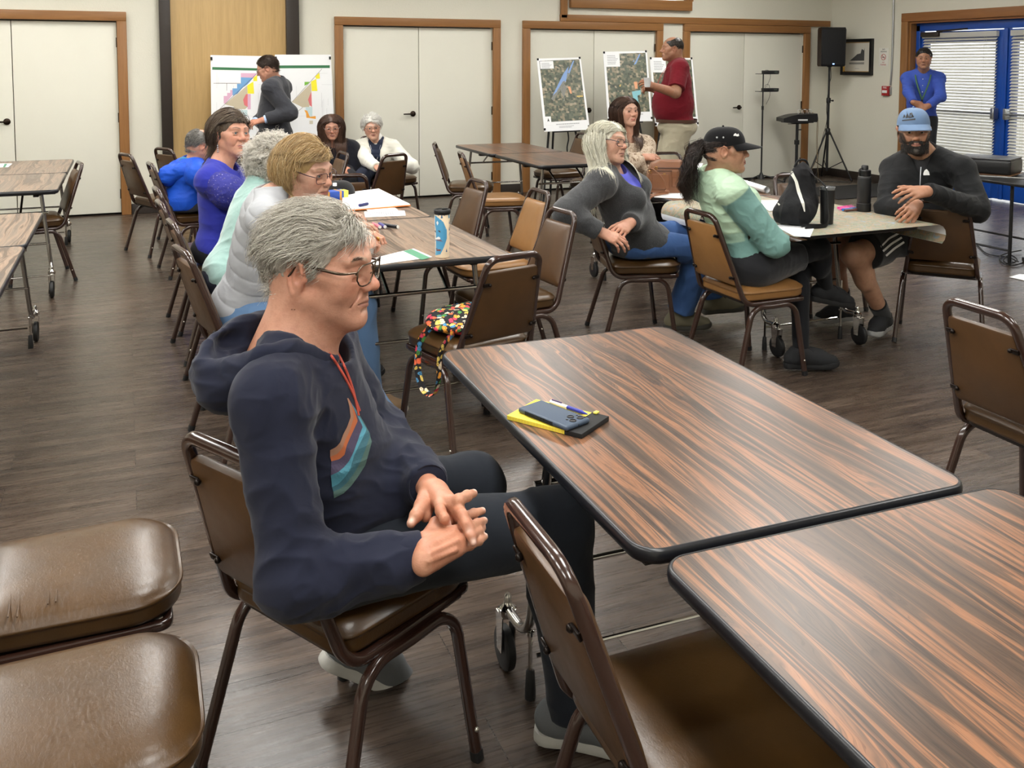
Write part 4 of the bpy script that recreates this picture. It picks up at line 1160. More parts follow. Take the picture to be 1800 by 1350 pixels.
def shoe(b, q, name, parent, O, res, mats, L=.27, w=.047, high=0.0, an=None, toe=None, up=V3(0, 0, 1), sole_h=.022, pale=None):
    an = b.an[q] if an is None else np.asarray(an, float); t = b.toe[q] if toe is None else nrm(toe); u = nrm(up - t * (up @ t)); x = np.cross(t, u)
    A = lambda a, c, z: an + t * a + x * c + u * (z - .085)
    S = Sdf(.02)
    S.chain([A(-.055, 0, .052), A(.03, 0, .058), A(.10, 0, .045), A(.165, .0, .036)], [.034, .040, .040, .030], .03, flat=None)
    S.cone(A(-.035, 0, .05), A(-.02, 0, .095 + high), .034, .038, .03)
    S.cone(A(.0, 0, .09), A(.08, 0, .06), .034, .036, .03)
    S.cutplane(A(-.02, 0, .108 + high), u, .09, .006); S.cutplane(A(0, 0, .018), -u, None, .006)
    o = S.build(name, res, mats[0], parent, O)
    # sole: outline extruded
    pr = [(-.088, .0), (-.084, -.024), (-.06, -.035), (-.01, -.032), (.05, -.037), (.11, -.045), (.165, -.040), (.196, -.02), (.202, .0)]
    pts = pr + [(a, -c) for a, c in pr[-2:0:-1]]
    q2 = resample(np.vstack([smooth_curve([(a, c, 0) for a, c in pts + pts[:1]], 4)]), 40)[:-1]
    mb = MB(); B_ = np.stack([t, -x, u], 1)
    def rg(sc, z): return np.array([A(a * (1 + (sc - 1) * .35) , c * sc, z + .010 * max(0, (a - .14) / .06) ** 2) for a, c, _ in q2])
    mb.rings([rg(.93, .0), rg(1.0, .005), rg(1.03, .014), rg(.98, sole_h + .006), rg(.8, sole_h + .008)])
    mb.build('sole', mats[1], o, origin=O)
    if len(mats) > 2:
        lb = MB()
        for i in range(5):
            a = .02 + .018 * i; z = .1015 - .0085 * i + high * .2; lb.tube(smooth_curve([A(a, -.024, z - .014), A(a + .006, 0, z), A(a, .024, z - .014)], 4), .0032, 6)
        for sg in (-1, 1): lb.tube(smooth_curve([A(.02, 0, .102), A(.03, sg * .02, .11), A(.05, sg * .036, .096), A(.06, sg * .03, .075)], 4), .002, 5)
        lb.build('laces', mats[2], o, origin=O)
    return o

# ---- hair
def hair_strands(roots, dirs, n, step, field, r0, collide, pal, rng, jitter=.25, taper=.25, nseg=8, wav=(0, 0), sides=3):
    """grow strands: field(P, t, D) gives the wanted direction; collide(P) pushes points out of the head"""
    P = roots.copy(); D = dirs.copy(); path = [P.copy()]
    ph = rng.random(len(P)) * 6.28; ln = step * (.75 + .5 * rng.random(len(P)))
    for i in range(nseg):
        t = (i + 1) / nseg; W = field(P, t, D); W += rng.normal(0, jitter * .3, P.shape); D = D * .45 + W * .55
        if wav[0]:
            a = np.cross(D, np.roll(D, 1, 1)); a /= np.maximum(np.linalg.norm(a, axis=1, keepdims=True), 1e-6)
            D = D + a * (wav[0] * np.sin(ph + wav[1] * i))[:, None]
        D /= np.maximum(np.linalg.norm(D, axis=1, keepdims=True), 1e-9)
        P = collide(P + D * ln[:, None], t); path.append(P.copy())
    path = np.stack(path, 1)                      # n, seg+1, 3
    T = np.gradient(path, axis=1); T /= np.maximum(np.linalg.norm(T, axis=2, keepdims=True), 1e-9)
    ref = np.where(np.abs(T[..., 2:3]) < .9, V3(0, 0, 1), V3(0, 1, 0)); u = np.cross(T, ref); u /= np.maximum(np.linalg.norm(u, axis=2, keepdims=True), 1e-9); w = np.cross(T, u)
    ns = path.shape[1]; tt = np.linspace(0, 1, ns); rad = r0 * (1 - (1 - taper) * tt ** 1.6)
    rr = rad[None, :, None] * (.7 + .6 * rng.random(len(P)))[:, None, None]
    ang = np.arange(sides) / sides * 2 * PI
    X = path[:, :, None, :] + (np.cos(ang)[None, None, :, None] * u[:, :, None, :] + np.sin(ang)[None, None, :, None] * w[:, :, None, :]) * rr[..., None]
    V = X.reshape(-1, 3); m = len(P); base = np.arange(m)[:, None, None] * ns * sides + np.arange(ns - 1)[None, :, None] * sides
    j = np.arange(sides)[None, None, :]; k = (j + 1) % sides
    Q = np.stack([base + j, base + k, base + sides + k, base + sides + j], -1).reshape(-1, 4)
    pal = np.array([s2l(c) for c in pal]); f = rng.random(m) * (len(pal) - 1); a = np.floor(f).astype(int).clip(0, len(pal) - 2); c = pal[a] + (pal[a + 1] - pal[a]) * (f - a)[:, None]
    C = np.repeat(c, ns * sides, 0)
    return V, Q, C

def scalp_roots(hd, n, mask, rng, grow=.004):
    """points on the cranium ellipsoid where mask(local) holds"""
    out = []; cen = V3(0, -.014, .032); rad = V3(.0765, .098, .086) + grow
    while sum(len(o) for o in out) < n:
        v = rng.normal(size=(n * 4, 3)); v /= np.linalg.norm(v, axis=1, keepdims=True); L = cen + v * rad
        out.append(L[mask(L)])
    L = np.vstack(out)[:n]; N = (L - cen) / rad ** 2; N /= np.linalg.norm(N, axis=1, keepdims=True)
    return L, N

def tang(F, L, a=.9):
    """remove most of the part of F that leaves the skull"""
    N = (L - V3(0, -.014, .032)) / V3(.0765, .098, .086) ** 2; N /= np.maximum(np.linalg.norm(N, axis=1, keepdims=True), 1e-9)
    d = np.sum(F * N, 1, keepdims=True); F = F - N * d * np.where(d > 0, a, .6)
    return F / np.maximum(np.linalg.norm(F, axis=1, keepdims=True), 1e-9)

class Hair:
    """strands in head-local coordinates over a shell; mask/field are functions of local points"""
    def __init__(s, hd, pal, seed=1): s.hd, s.pal, s.rng = hd, pal, np.random.default_rng(seed); s.parts = []
    def loc(s, P): return (P - s.hd.c) @ s.hd.B / s.hd.s / V3(1, s.hd.o['sy'], 1)
    def wld(s, L): return s.hd.c + (L * s.hd.s * V3(1, s.hd.o['sy'], 1)) @ s.hd.B.T
    def grow(s, n, mask, field, length, r0=.0007, lift=.012, jitter=.25, nseg=8, wav=(0, 0), start=.5, body=None, taper=.25, spread=0.0, face_y=None):
        L, N = scalp_roots(s.hd, n, mask, s.rng)
        W0 = field(L, 0.0, N); D = N * start + W0 * (1 - start); D /= np.linalg.norm(D, axis=1, keepdims=True)
        cen = V3(0, -.014, .032); rad = V3(.0765, .098, .086)
        lf = lift * (.35 + .9 * s.rng.random(len(L)))
        def coll(P, t):
            q = (P - cen); R = rad + (lf * (1 - (1 - 2 * min(t, .5)) ** 2))[:, None]
            e = np.linalg.norm(q / R, axis=1); m = e < 1; P = P.copy(); P[m] = cen + q[m] / e[m][:, None]
            q = P - V3(0, -.03, -.05); e = np.linalg.norm(q[:, :2] / V3(.066, .062, 1)[:2], axis=1); m = (e < 1) & (P[:, 2] < -.03) & (P[:, 2] > -.16); P[m, :2] = V3(0, -.03, 0)[:2] + q[m][:, :2] / e[m][:, None]
            if face_y is not None:
                m = (P[:, 1] > face_y(P)) & (P[:, 2] < .06); P[m, 1] = face_y(P)[m]
            if body is not None:
                for a, b, r in body:
                    a_, b_ = s.loc(np.asarray(a)[None])[0], s.loc(np.asarray(b)[None])[0]; ba = b_ - a_; h = np.clip((P - a_) @ ba / (ba @ ba), 0, 1); qq = P - a_ - h[:, None] * ba; dd = np.linalg.norm(qq, axis=1); m = dd < r
                    P[m] = (a_ + h[:, None] * ba)[m] + qq[m] / np.maximum(dd[m], 1e-6)[:, None] * r
            return P
        V, Q, C = hair_strands(L, D, n, length / nseg, field, r0, coll, s.pal, s.rng, jitter, taper, nseg, wav)
        s.parts.append((s.wld(V), Q, C)); return s
    def shell(s, cut, res=.004, inf=.004, col=None, extra=None, disp=.0015):
        """hair cap hugging the skull; cut(S, hd) removes the face side"""
        S = Sdf(.01); h = s.hd
        S.ell(h.P(0, -.014, .034), (V3(.0765, .098 * h.o['sy'], .084) + inf) * h.s, h.B)
        if extra: extra(S, h)
        cut(S, h); V, Q = S.mesh(res)
        if disp: V = V + vnormals(V, Q) * (vnoise(V * 160, 5) * disp)[:, None]
        c = np.array(s2l(col or s.pal[0])); s.parts.append((V, Q, np.tile(c, (len(V), 1)) * (.9 + .25 * vnoise(V * 120, 3))[:, None])); return s
    def build(s, parent, O, name='hair', mat=None):
        o = 0; Vs, Qs, Cs = [], [], []
        for V, Q, C in s.parts: Vs.append(V); Qs.append(Q + o); Cs.append(C); o += len(V)
        return raw_mesh(name, np.vstack(Vs), np.vstack(Qs), mat or M['hair'], parent, O, {'Col': np.vstack(Cs)})

def decal(target_objs, polys, mat, name, parent, O, off=.0012, step=.006):
    """thin printed patch lying on a surface: 2-D pixel-frame outline dropped onto the mesh along the sight line it was measured from"""
    dg = bpy.context.evaluated_depsgraph_get(); trees = []
    for o in target_objs:
        base = np.array(o.matrix_world) if False else None
        V = np.array([v.co[:] for v in o.data.vertices]); V = V + np.asarray(O, float)
        trees.append(BVHTree.FromPolygons(V.tolist(), [tuple(p.vertices) for p in o.data.polygons]))
    b = MB()
    for mi, rows in polys:
        b.mat(mi); G = []
        for row in rows:
            R = []
            for px, py in row:
                d = Vector(ray(px, py)); d.normalize(); best = None
                for t in trees:
                    h = t.ray_cast(Vector(EYE), d)
                    if h[0] is not None and (best is None or h[3] < best[3]): best = h
                if best is None: R.append(None); continue
                nn = best[1] if best[1].dot(d) < 0 else -best[1]
                R.append(np.array(best[0] + nn * off))
            G.append(R)
        for i in range(len(G) - 1):
            for j in range(len(G[0]) - 1):
                q = [G[i][j], G[i][j + 1], G[i + 1][j + 1], G[i + 1][j]]
                if any(a is None for a in q): continue
                if max(np.linalg.norm(q[a] - q[a - 1]) for a in range(4)) > .06: continue
                b.add(np.array(q), [(0, 1, 2, 3)])
    if not b.n: return None
    return b.build(name, mat, parent, smooth=0, origin=O)
def band(p0, p1, n=24, m=4):
    """rows of pixel points between two polylines"""
    a, c = resample(np.asarray(p0, float), n), resample(np.asarray(p1, float), n)
    return [[tuple(a[i] * (1 - k / m) + c[i] * k / m) for i in range(n)] for k in range(m + 1)]
def person(label, loc): return thing('person', label, 'person', loc)

def person_hoodie():
    O = V3(.40, 1.96, 0)
    p = person('grey-haired man in glasses and navy hoodie sitting in the foreground with clasped hands', O)
    b = Body((.375, 1.965, .56), (.322, 1.935, 1.0), dirv(3), dirv(-22), sw=.17, build=1.06, belly=.02)
    b.sh = {'R': V3(.243, 1.768, .940), 'L': V3(.405, 2.095, .935)}
    b.el['R'] = V3(.262, 1.655, .645); b.wr['R'] = at(640 + 365 / 3.966, 780 + 785 / 3.966, z=.664)
    b.el['L'] = V3(.545, 2.125, .690); b.wr['L'] = at(640 + 432 / 3.966, 780 + 275 / 3.966, z=.708)
    b.hip = {'R': V3(.40, 1.862, .555), 'L': V3(.385, 2.06, .56)}
    b.kn = {'R': V3(.900, 1.878, .520), 'L': V3(.770, 2.10, .535)}
    b.an = {'R': V3(.925, 1.835, .095), 'L': V3(.53, 2.235, .11)}
    b.toe = {'R': nrm(V3(.86, -.5, -.05)), 'L': nrm(V3(.9, .05, -.62))}
    hd = Head((.370, 1.917, 1.160), tilt(basis(dirv(-35, -2)), 0), 1.03, sy=1.05, eary=-.002, ear=1.1, fat=1.04, skin='ruddy', jaw=1.02, nose=1.02, chin=1.02, brow=(166, 140, 120), lipr=.6, lip=(158, 104, 92), browh=1.15, stubble=.25, mw=1.0, gaze=.0)
    S = Sdf(.02); hd.sdf(S); neck_sdf(S, hd, b.N + V3(.0, 0, -.02), .060, .072); S.focus = (hd.c, .15, 2.0); S.cone(hd.P(0, -.03, -.055), b.N + V3(-.025, 0, -.045), .060, .088, .03)
    S.cone(hd.P(0, .05, -.095), b.N + V3(.05, -.015, .03), .022, .03, .03)     # soft throat under the chin
    for q in (-1, 1): S.cone(hd.P(q * .045, -.02, -.045), b.N + V3(.03, -.01, -.01), .020, .018, .03)
    b.torso(S, -.035); b.arms(S, -.012); b.legs(S, -.022)
    nails = []
    # the right hand lies on the thigh, the left one folds over it with the fingers laced through (points measured on the lap)
    hp = lambda x, y, z: at(640 + x / 3.966, 780 + y / 3.966, z=z)
    def finger(pts, rs):
        P = [hp(*q) for q in pts]
        for i in range(len(P) - 1):
            S.cone(P[i], P[i + 1], rs[i], rs[i + 1], .0035)
            if 0 < i: S.ell(P[i], rs[i] * 1.05, None, .0035)
        d = nrm(P[-1] - P[-2]); n_ = nrm(V3(-.05, -.35, .9) - d * (V3(-.05, -.35, .9) @ d)); nails.append((P[-1] + n_ * rs[-1] * .85 - d * .001, .0068))
    FR = [.0112, .0102, .0092, .0074]
    wr, KR = (365, 785, .664), [(575, 565, .688), (640, 612, .692), (668, 672, .687), (655, 742, .675)]
    for i, (k, m_) in enumerate(zip(KR, [(430, 690, .684), (425, 740, .686), (420, 790, .682), (415, 840, .672)])):
        S.cone(hp(*wr), hp(*m_), .019, .0185, .006); S.cone(hp(*m_), hp(*k), .0175, .0125, .014)
        S.cone(hp(m_[0] + 30, m_[1] - 20, m_[2] + .0150), hp(k[0] - 10, k[1], k[2] + .0100), .0024, .0018, .010)
    S.cone(hp(430, 720, .672), hp(520, 560, .676), .020, .014, .015); S.cone(hp(470, 800, .668), hp(620, 700, .672), .018, .014, .02)
    finger([KR[0], (690, 512, .690), (765, 486, .682), (826, 468, .674)], FR); finger([KR[1], (735, 580, .690), (790, 556, .680), (838, 536, .670)], FR)
    finger([KR[2], (745, 640, .684), (795, 610, .672), (826, 588, .662)], FR); finger([KR[3], (735, 706, .672), (800, 676, .665), (842, 646, .657)], [.0105, .0095, .0085, .0068])
    finger([(440, 660, .684), (500, 555, .692), (560, 515, .693)], [.015, .012, .010])
    wl, KL = (430, 285, .708), [(518, 402, .720), (590, 408, .724), (652, 452, .717), (692, 520, .704)]
    for k, m_ in zip(KL, [(452, 330, .712), (480, 322, .714), (505, 330, .712), (520, 350, .706)]): S.cone(hp(*wl), hp(*m_), .021, .019, .008); S.cone(hp(*m_), hp(*k), .0175, .0122, .014)
    finger([KL[0], (533, 468, .724), (560, 520, .717), (581, 552, .706)], FR); finger([KL[1], (662, 392, .734), (718, 364, .729), (764, 345, .721)], [.0122, .0115, .0105, .0082])
    finger([KL[2], (690, 500, .724), (712, 560, .715), (725, 614, .703)], FR); finger([KL[3], (728, 590, .708), (748, 640, .699), (761, 690, .689)], [.0105, .0095, .0085, .0068])
    finger([(445, 330, .706), (402, 430, .712), (362, 500, .706), (328, 556, .697)], [.019, .0145, .0122, .0092]); S.cone(hp(470, 345, .704), hp(425, 505, .694), .0175, .012, .008)
    dR, dL = nrm(hp(640, 640, .688) - b.wr['R']), nrm(hp(600, 420, .722) - b.wr['L'])
    def col(V):
        C = hd.color(V); base = np.array(s2l((188, 136, 110)))
        far = np.linalg.norm(V - hd.c, axis=1) > .2; C[far] = base
        for w in ('R', 'L'):
            m = np.linalg.norm(V - (b.wr[w] + (dR if w == 'R' else dL) * .05), axis=1) < .075; C[m] = C[m] * (np.array([.93, .84, .80]) if w == 'R' else np.array([1.02, .95, .93]))
        for c, r in nails:
            a = np.exp(-np.sum((V - c) ** 2, 1) / (r * r * .7))[:, None] * .95; C = C * (1 - a) + np.array(s2l((240, 208, 194))) * a
        return C
    V, Q = S.mesh(.0032); raw_mesh('body', V, Q, M['skin'], p, O, {'Col': col(V)})
    hd.eyes(p, O, 'iris_brown')
    g = hd.glasses(p, O, M['wire'], 'aviator', .0016, .0285, .0225, -.003, y=.107, ta=2.0)
    # ---- hooded sweatshirt
    navy = cloth('navy_fleece', (28, 31, 47), weave=1100, wst=.1, fuzz=.1, fold=.22, foldscale=(10, 10, 13)); M['navy'] = navy
    S = Sdf(.045); b.torso(S, .012)
    b.arms(S, .016, .035)
    S.cone(b.el['R'] + V3(.01, -.005, .0), b.el['R'] + V3(.06, 0, -.012), .058, .055, .03)
    S.ell(b.H + V3(.09, .0, .10), (.13, .15, .11), None, .05)
    for q, d in (('R', nrm(b.wr['R'] - b.el['R'])), ('L', nrm(b.wr['L'] - b.el['L']))):
        S.cone(b.wr[q] - d * .035, b.wr[q] + d * .012, .043, .041, .01); S.cone(b.wr[q] - d * .07, b.wr[q] - d * .045, .050, .048, .02)
        S.cutplane(b.wr[q] + d * .010, d, .075, .004)
    S.cone(b.N + V3(.012, .0, -.055), b.N + V3(.04, -.01, .12), .088, .112, .012, 's')
    S.cutplane((.40, 1.96, .545), V3(.10, .0, -1), .34, .01)
    cr = [(b.el['R'] + V3(.03, 0, .02), .10, 1.6), (b.el['L'], .10, 1.4), (b.H + V3(.08, 0, .12), .14, 1.2), (b.wr['R'] - V3(.07, 0, 0), .06, .9), (b.sh['R'] + V3(.07, 0, -.05), .08, .8)]
    sw = garment(S, 'sweatshirt', .0042, navy, p, O, fold=lambda V: folds(V, None, .0066, 10.5, 4, (1, 1, 1.4), cr, 1.7))
    # cuffs, hood, drawstrings, pocket edge
    for q in 'RL':
        d = nrm(b.wr[q] - b.el[q]); B_ = basis(d); bb = MB(); a = np.arange(28) / 28 * 2 * PI
        rings = [b.wr[q] + d * t + (np.cos(a)[:, None] * B_[:, 0] + np.sin(a)[:, None] * B_[:, 2]) * r for t, r in ((-.058, .044), (-.056, .0475), (-.03, .0465), (.008, .0445), (.012, .0425), (.010, .0395), (-.02, .038))]
        bb.rings(rings, False, False); bb.build('cuff', navy, sw, origin=O)
    S = Sdf(.02)
    rim = [at(446, 562, y=1.985), at(400, 582, y=1.96), at(362, 620, y=1.90), at(364, 655, y=1.86), at(415, 648, y=1.825), at(466, 622, y=1.80), at(525, 618, y=1.82), at(572, 626, y=1.87), at(590, 634, y=1.95), at(580, 612, y=2.03), at(540, 588, y=2.06), at(490, 568, y=2.04), at(446, 562, y=1.985)]
    rim = smooth_curve(rim, 5); S.chain(rim, [.0135 + .003 * math.sin(i * .9) for i in range(len(rim))], .012)
    S.chain([at(575, 628, y=1.86), at(500, 634, y=1.825), at(430, 664, y=1.835), at(388, 684, y=1.87), at(378, 655, y=1.93), at(420, 600, y=2.0), at(480, 585, y=2.05), at(545, 600, y=2.06)], [.020, .026, .038, .040, .042, .036, .030, .024], .03)
    S.chain([at(470, 650, y=1.86), at(420, 690, y=1.87), at(392, 706, y=1.90)], [.030, .030, .024], .03)
    S.cone(b.N + V3(.008, .0, -.06), b.N + V3(.035, -.01, .13), .082, .108, .01, 's')
    S.ell(at(412, 606, y=1.91), (.035, .05, .022), None, .02, 's')
    hood = garment(S, 'hood', .0038, navy, sw, O, fold=lambda V: folds(V, None, .0075, 13, 9, (1, 1, 2.0), (), 1.7))
    cord = flat('orange_cord', (178, 74, 58), .8, noise=.35, nscale=400)
    for a, c_ in (((573, 612), (632, 722)), ((590, 612), (630, 730))):
        pts = []
        for t in np.linspace(0, 1, 9):
            px, py = a[0] + (c_[0] - a[0]) * t + 6 * math.sin(t * 3.1), a[1] + (c_[1] - a[1]) * t; d = Vector(ray(px, py)); d.normalize(); best = None
            for o in (sw, hood):
                Vv = [v.co + Vector(O) for v in o.data.vertices]; tr = BVHTree.FromPolygons(Vv, [tuple(f.vertices) for f in o.data.polygons]) if not hasattr(person_hoodie, o.name) else getattr(person_hoodie, o.name); setattr(person_hoodie, o.name, tr)
                h = tr.ray_cast(Vector(EYE), d)
                if h[0] is not None and (best is None or h[3] < best[3]): best = h
            if best: pts.append(np.array(best[0] - d * .004))
        MB().tube(smooth_curve(pts, 4), .0026, 7).build('drawstring', cord, sw, origin=O)
    # chest print: stacked stepped stripes
    k = [(780, 812), (812, 795), (832, 772), (848, 728), (868, 690), (886, 640), (880, 585), (868, 540)]
    L1 = [(780, 848), (818, 832), (845, 800), (858, 760), (880, 715), (903, 640), (893, 585), (874, 540)]
    L2 = [(786, 872), (830, 860), (856, 836), (866, 790), (885, 745), (924, 660), (905, 600), (880, 550)]
    L3 = [(784, 945), (822, 930), (852, 905), (880, 870), (905, 818), (950, 690), (925, 640), (890, 565)]
    L4 = [(790, 1008), (825, 990), (855, 958), (885, 915), (905, 842), (972, 705), (940, 650), (900, 580)]
    L5 = [(797, 1032), (835, 1015), (868, 985), (905, 935), (940, 872), (992, 735), (958, 670), (915, 600)]
    L6 = [(800, 1066), (850, 1040), (885, 1008), (925, 955), (965, 890), (998, 770), (968, 700), (925, 620)]
    cv = lambda l: [(320 + x / 3, 520 + y / 3) for x, y in l]
    cols = [(150, 110, 88), (172, 94, 54), (66, 58, 82), (72, 134, 152), (50, 94, 106), (72, 98, 92)]
    mats = [flat('print_%d' % i, c, .8, bump=.1, bscale=700) for i, c in enumerate(cols)]
    lines = [k, L1, L2, L3, L4, L5, L6]
    decal([sw], [(i, band(cv(lines[i]), cv(lines[i + 1]), 30, 3)) for i in range(6)], mats, 'chest_print', sw, O, .0014)
    # ---- trousers and shoes
    tr = cloth('charcoal_twill', (31, 35, 42), weave=1300, wst=.1, fuzz=.08, fold=.18, foldscale=(8, 8, 12)); S = Sdf(.04)
    S.ell(b.H + V3(-.0, 0, .0), (.17, .175, .115), None, .05); b.legs(S, .010, .04, knee=.063, ank=.052)
    for q in 'RL':
        d = nrm(b.an[q] - b.kn[q]); S.cutplane(b.an[q] + d * .012, d, .12, .006)
    S.cutplane((.40, 1.96, .67), V3(0, 0, 1), .3, .01)
    garment(S, 'trousers', .0045, tr, p, O, fold=lambda V: folds(V, None, .0045, 8, 21, (1, 1, 1), [(b.kn['R'] - V3(.03, 0, .05), .12, 1.2), (b.hip['R'] + V3(.08, 0, 0), .12, 1.0), (b.an['R'], .1, 1.2)], 1.6))
    gy, wt, bk = flat('grey_mesh', (92, 94, 96), .8, bump=.3, bscale=400), flat('pale_sole', (176, 174, 168), .6), flat('black_lace', (30, 30, 32), .8)
    for q in 'RL': shoe(b, q, 'shoe', p, O, .004, [gy, wt, bk])
    # ---- hair: thick grey waves swept back from a side parting
    pal = [(126, 120, 110), (166, 160, 148), (196, 191, 180), (222, 218, 208), (150, 143, 130)]
    h = Hair(hd, pal, 5)
    hairline = lambda L: (L[:, 2] > .070 - .5 * np.clip(L[:, 1] - .02, 0, 1)) | (L[:, 1] < -.012)
    def mask(L):
        side = np.abs(L[:, 0]) > .058
        front = L[:, 1] > .02
        m = L[:, 2] > np.where(front, .066 + .15 * (L[:, 1] - .02), .018 - .55 * np.clip(-.012 - L[:, 1], 0, .06))
        m |= (L[:, 1] < -.035) & (L[:, 2] > -.050)
        m |= side & (np.abs(L[:, 1] - .030) < .012) & (L[:, 2] > .006)      # sideburn
        m &= ~(side & (L[:, 1] > -.054) & (L[:, 1] < .018) & (L[:, 2] < .040))
        return m
    def field(L, t, D):
        F = np.zeros_like(L)
        top = np.clip((L[:, 2] - .06) / .04, 0, 1); fr = np.clip((L[:, 1] - .03) / .05, 0, 1)
        F[:, 1] = -.9 + 1.9 * fr * top; F[:, 0] = np.tanh((L[:, 0] + .045) / .03) * (.25 + .55 * top); F[:, 2] = -.75 * (1 - top) + .18 * top - .25 * t
        w = vnoise(L * 40, 2)[:, None] * 1.25; F += np.c_[w, np.roll(w, 1, 0), -w] * np.array([.5, .4, .5])
        return tang(F, L, .85)
    h.shell(lambda S, d: (S.ell(d.P(0, .082, -.022), V3(.090, .092, .090) * d.s, d.B, .012, 's'), S.cutplane(d.P(0, 0, -.045), -d.B[:, 2], None, .01), [S.ell(d.P(q * .085, -.008, -.012), V3(.03, .042, .050) * d.s, d.B, .01, 's') for q in (-1, 1)]), .0035, .008, (172, 166, 156), disp=.003)
    h.grow(7000, mask, field, .040, .00058, .011, .42, 8, (.36, 1.0), .3)
    h.grow(3400, lambda L: mask(L) & (L[:, 2] > .050), field, .058, .0006, .024, .5, 9, (.36, 1.1), .45)
    h.build(p, O)
    # brows as short bristles
    h2 = Hair(hd, [(96, 88, 80), (150, 140, 130)], 8); L = []; N = []
    for q in (-1, 1):
        for i in range(130):
            t = h2.rng.random(); L.append((q * (.013 + .036 * t), .0945 - .012 * t ** 2 - .004, .0265 + .0055 * math.sin(t * 2.4) + h2.rng.normal(0, .0018))); N.append((q * .75, .45, .45))
    L = np.array(L); N = np.array(N)
    V, Q, C = hair_strands(L, N, len(L), .0035, lambda P, t, D: np.c_[D[:, 0], D[:, 1] * .6, D[:, 2] * .3], .00045, lambda P, t: P, h2.pal, h2.rng, .3, .3, 3)
    h2.parts.append((h2.wld(V), Q, C)); h2.build(p, O, 'eyebrows')
    return p
def neck_color(hd, base=None):
    def col(V):
        C = hd.color(V); return C
    return col

def dress(b, p, O, res, top, inf=.014, sleeve='long', hem=None, hem_n=(0, 0, -1), neck=.064, neck_off=V3(0, 0, 0), amp=.0045, freq=9, seed=1, color=None, name='top', k=.04, extra=None, disp=None, armb=None, cuff=.0, stretch=(1, 1, 1.5), up=None):
    S = Sdf(k); b.torso(S, inf); arm = armb or b.b
    cen = []
    for q in 'LR':
        if q not in b.el: continue
        cen += [(b.el[q], .08, 1.2), (b.sh[q] - V3(0, 0, .06), .08, .6)]
        if sleeve == 'none': continue
        t = 1.0 if sleeve == 'long' else sleeve if not isinstance(sleeve, str) else .8
        if sleeve == 'long':
            d = nrm(b.wr[q] - b.el[q]); S.cone(b.sh[q], b.el[q], .055 * arm + inf, .046 * arm + inf, .03); S.cone(b.el[q], b.wr[q], .046 * arm + inf, .032 * arm + inf * .8, .03)
            S.cutplane(b.wr[q] - d * .012, d, .07, .004)
        else:
            e = b.sh[q] + (b.el[q] - b.sh[q]) * t; d = nrm(b.el[q] - b.sh[q]); S.cone(b.sh[q], e, .056 * arm + inf, .050 * arm + inf + .006, .03); S.cutplane(e, d, .085, .004)
    if extra: extra(S)
    u = b.up if up is None else up
    if neck: S.cone(b.N + neck_off - u * .015, b.N + neck_off * 1.6 + u * .14, neck, neck * 1.15, .012, 's')
    S.cutplane(b.H + V3(0, 0, -.04) if hem is None else hem, hem_n, .5, .01)
    fo = (lambda V: folds(V, None, amp, freq, seed, stretch, cen, 1.7) + (disp(V) if disp else 0))
    return garment(S, name, res, top, p, O, color, fo)

def trousers(b, p, O, res, mat, inf=.010, knee=.060, ank=.050, hem=.0, amp=.004, name='trousers', seat=True, seed=31, upto=None, skirt=None, waist=None, which='LR'):
    S = Sdf(.035)
    S.ell(b.H, (.165 * b.b, .165 * b.b, .112), None, .05)
    if upto is None:
        b.legs(S, inf, .035, knee=knee, ank=ank)
        for q in 'LR': d = nrm(b.an[q] - b.kn[q]); S.cutplane(b.an[q] + d * hem, d, .11, .006)
    else:
        for q in 'LR':
            d = nrm(b.kn[q] - b.hip[q]); e = b.hip[q] + (b.kn[q] - b.hip[q]) * upto; S.cone(b.hip[q], e, .088 * b.b + inf, .078 * b.b + inf, .035); S.cutplane(e, d, .16, .006)
    if b.H[2] < .7: S.cutplane(V3(b.H[0], b.H[1], .486), V3(0, 0, -1), .25, .02)
    S.cutplane(b.H + V3(0, 0, .10) if waist is None else waist, V3(0, 0, 1), .3, .01)
    cen = [(b.kn[q], .1, 1.0) for q in 'LR'] + [(b.hip[q], .13, .8) for q in 'LR'] + [(b.an[q], .09, 1.0) for q in 'LR']
    return garment(S, name, res, mat, p, O, None, lambda V: folds(V, None, amp, 8, seed, (1, 1, 1), cen, 1.7))

def skin_body(b, hd, p, O, res, hands, extra=None, neck=(.052, .060), arms_in=-.006, bare=(), tint=None, legs=True):
    S = Sdf(.02); hd.sdf(S); neck_sdf(S, hd, b.N, *neck); b.torso(S, -.03); b.arms(S, arms_in)
    if legs: b.legs(S, -.018 if 'legs' not in bare else -.002, ank=.036)
    if extra: extra(S)
    if b.H[2] < .7: S.cutplane(V3(b.H[0], b.H[1], .492), V3(0, 0, -1), .25, .02)
    for q, (d, n, kw) in hands.items(): hand_sdf(S, b.wr[q], d, n, q, **kw)
    base = np.array(s2l(SKIN_T[hd.o['skin']] if isinstance(hd.o['skin'], str) else hd.o['skin']))
    def col(V):
        C = hd.color(V)
        for q in hands:
            m = np.linalg.norm(V - b.wr[q], axis=1) < .2; m &= np.linalg.norm(V - hd.c, axis=1) > .2; C[m] = base * np.array([1.0, .90, .86])
        return C
    V, Q = S.mesh(res); return raw_mesh('body', V, Q, M['skin'], p, O, {'Col': col(V)})

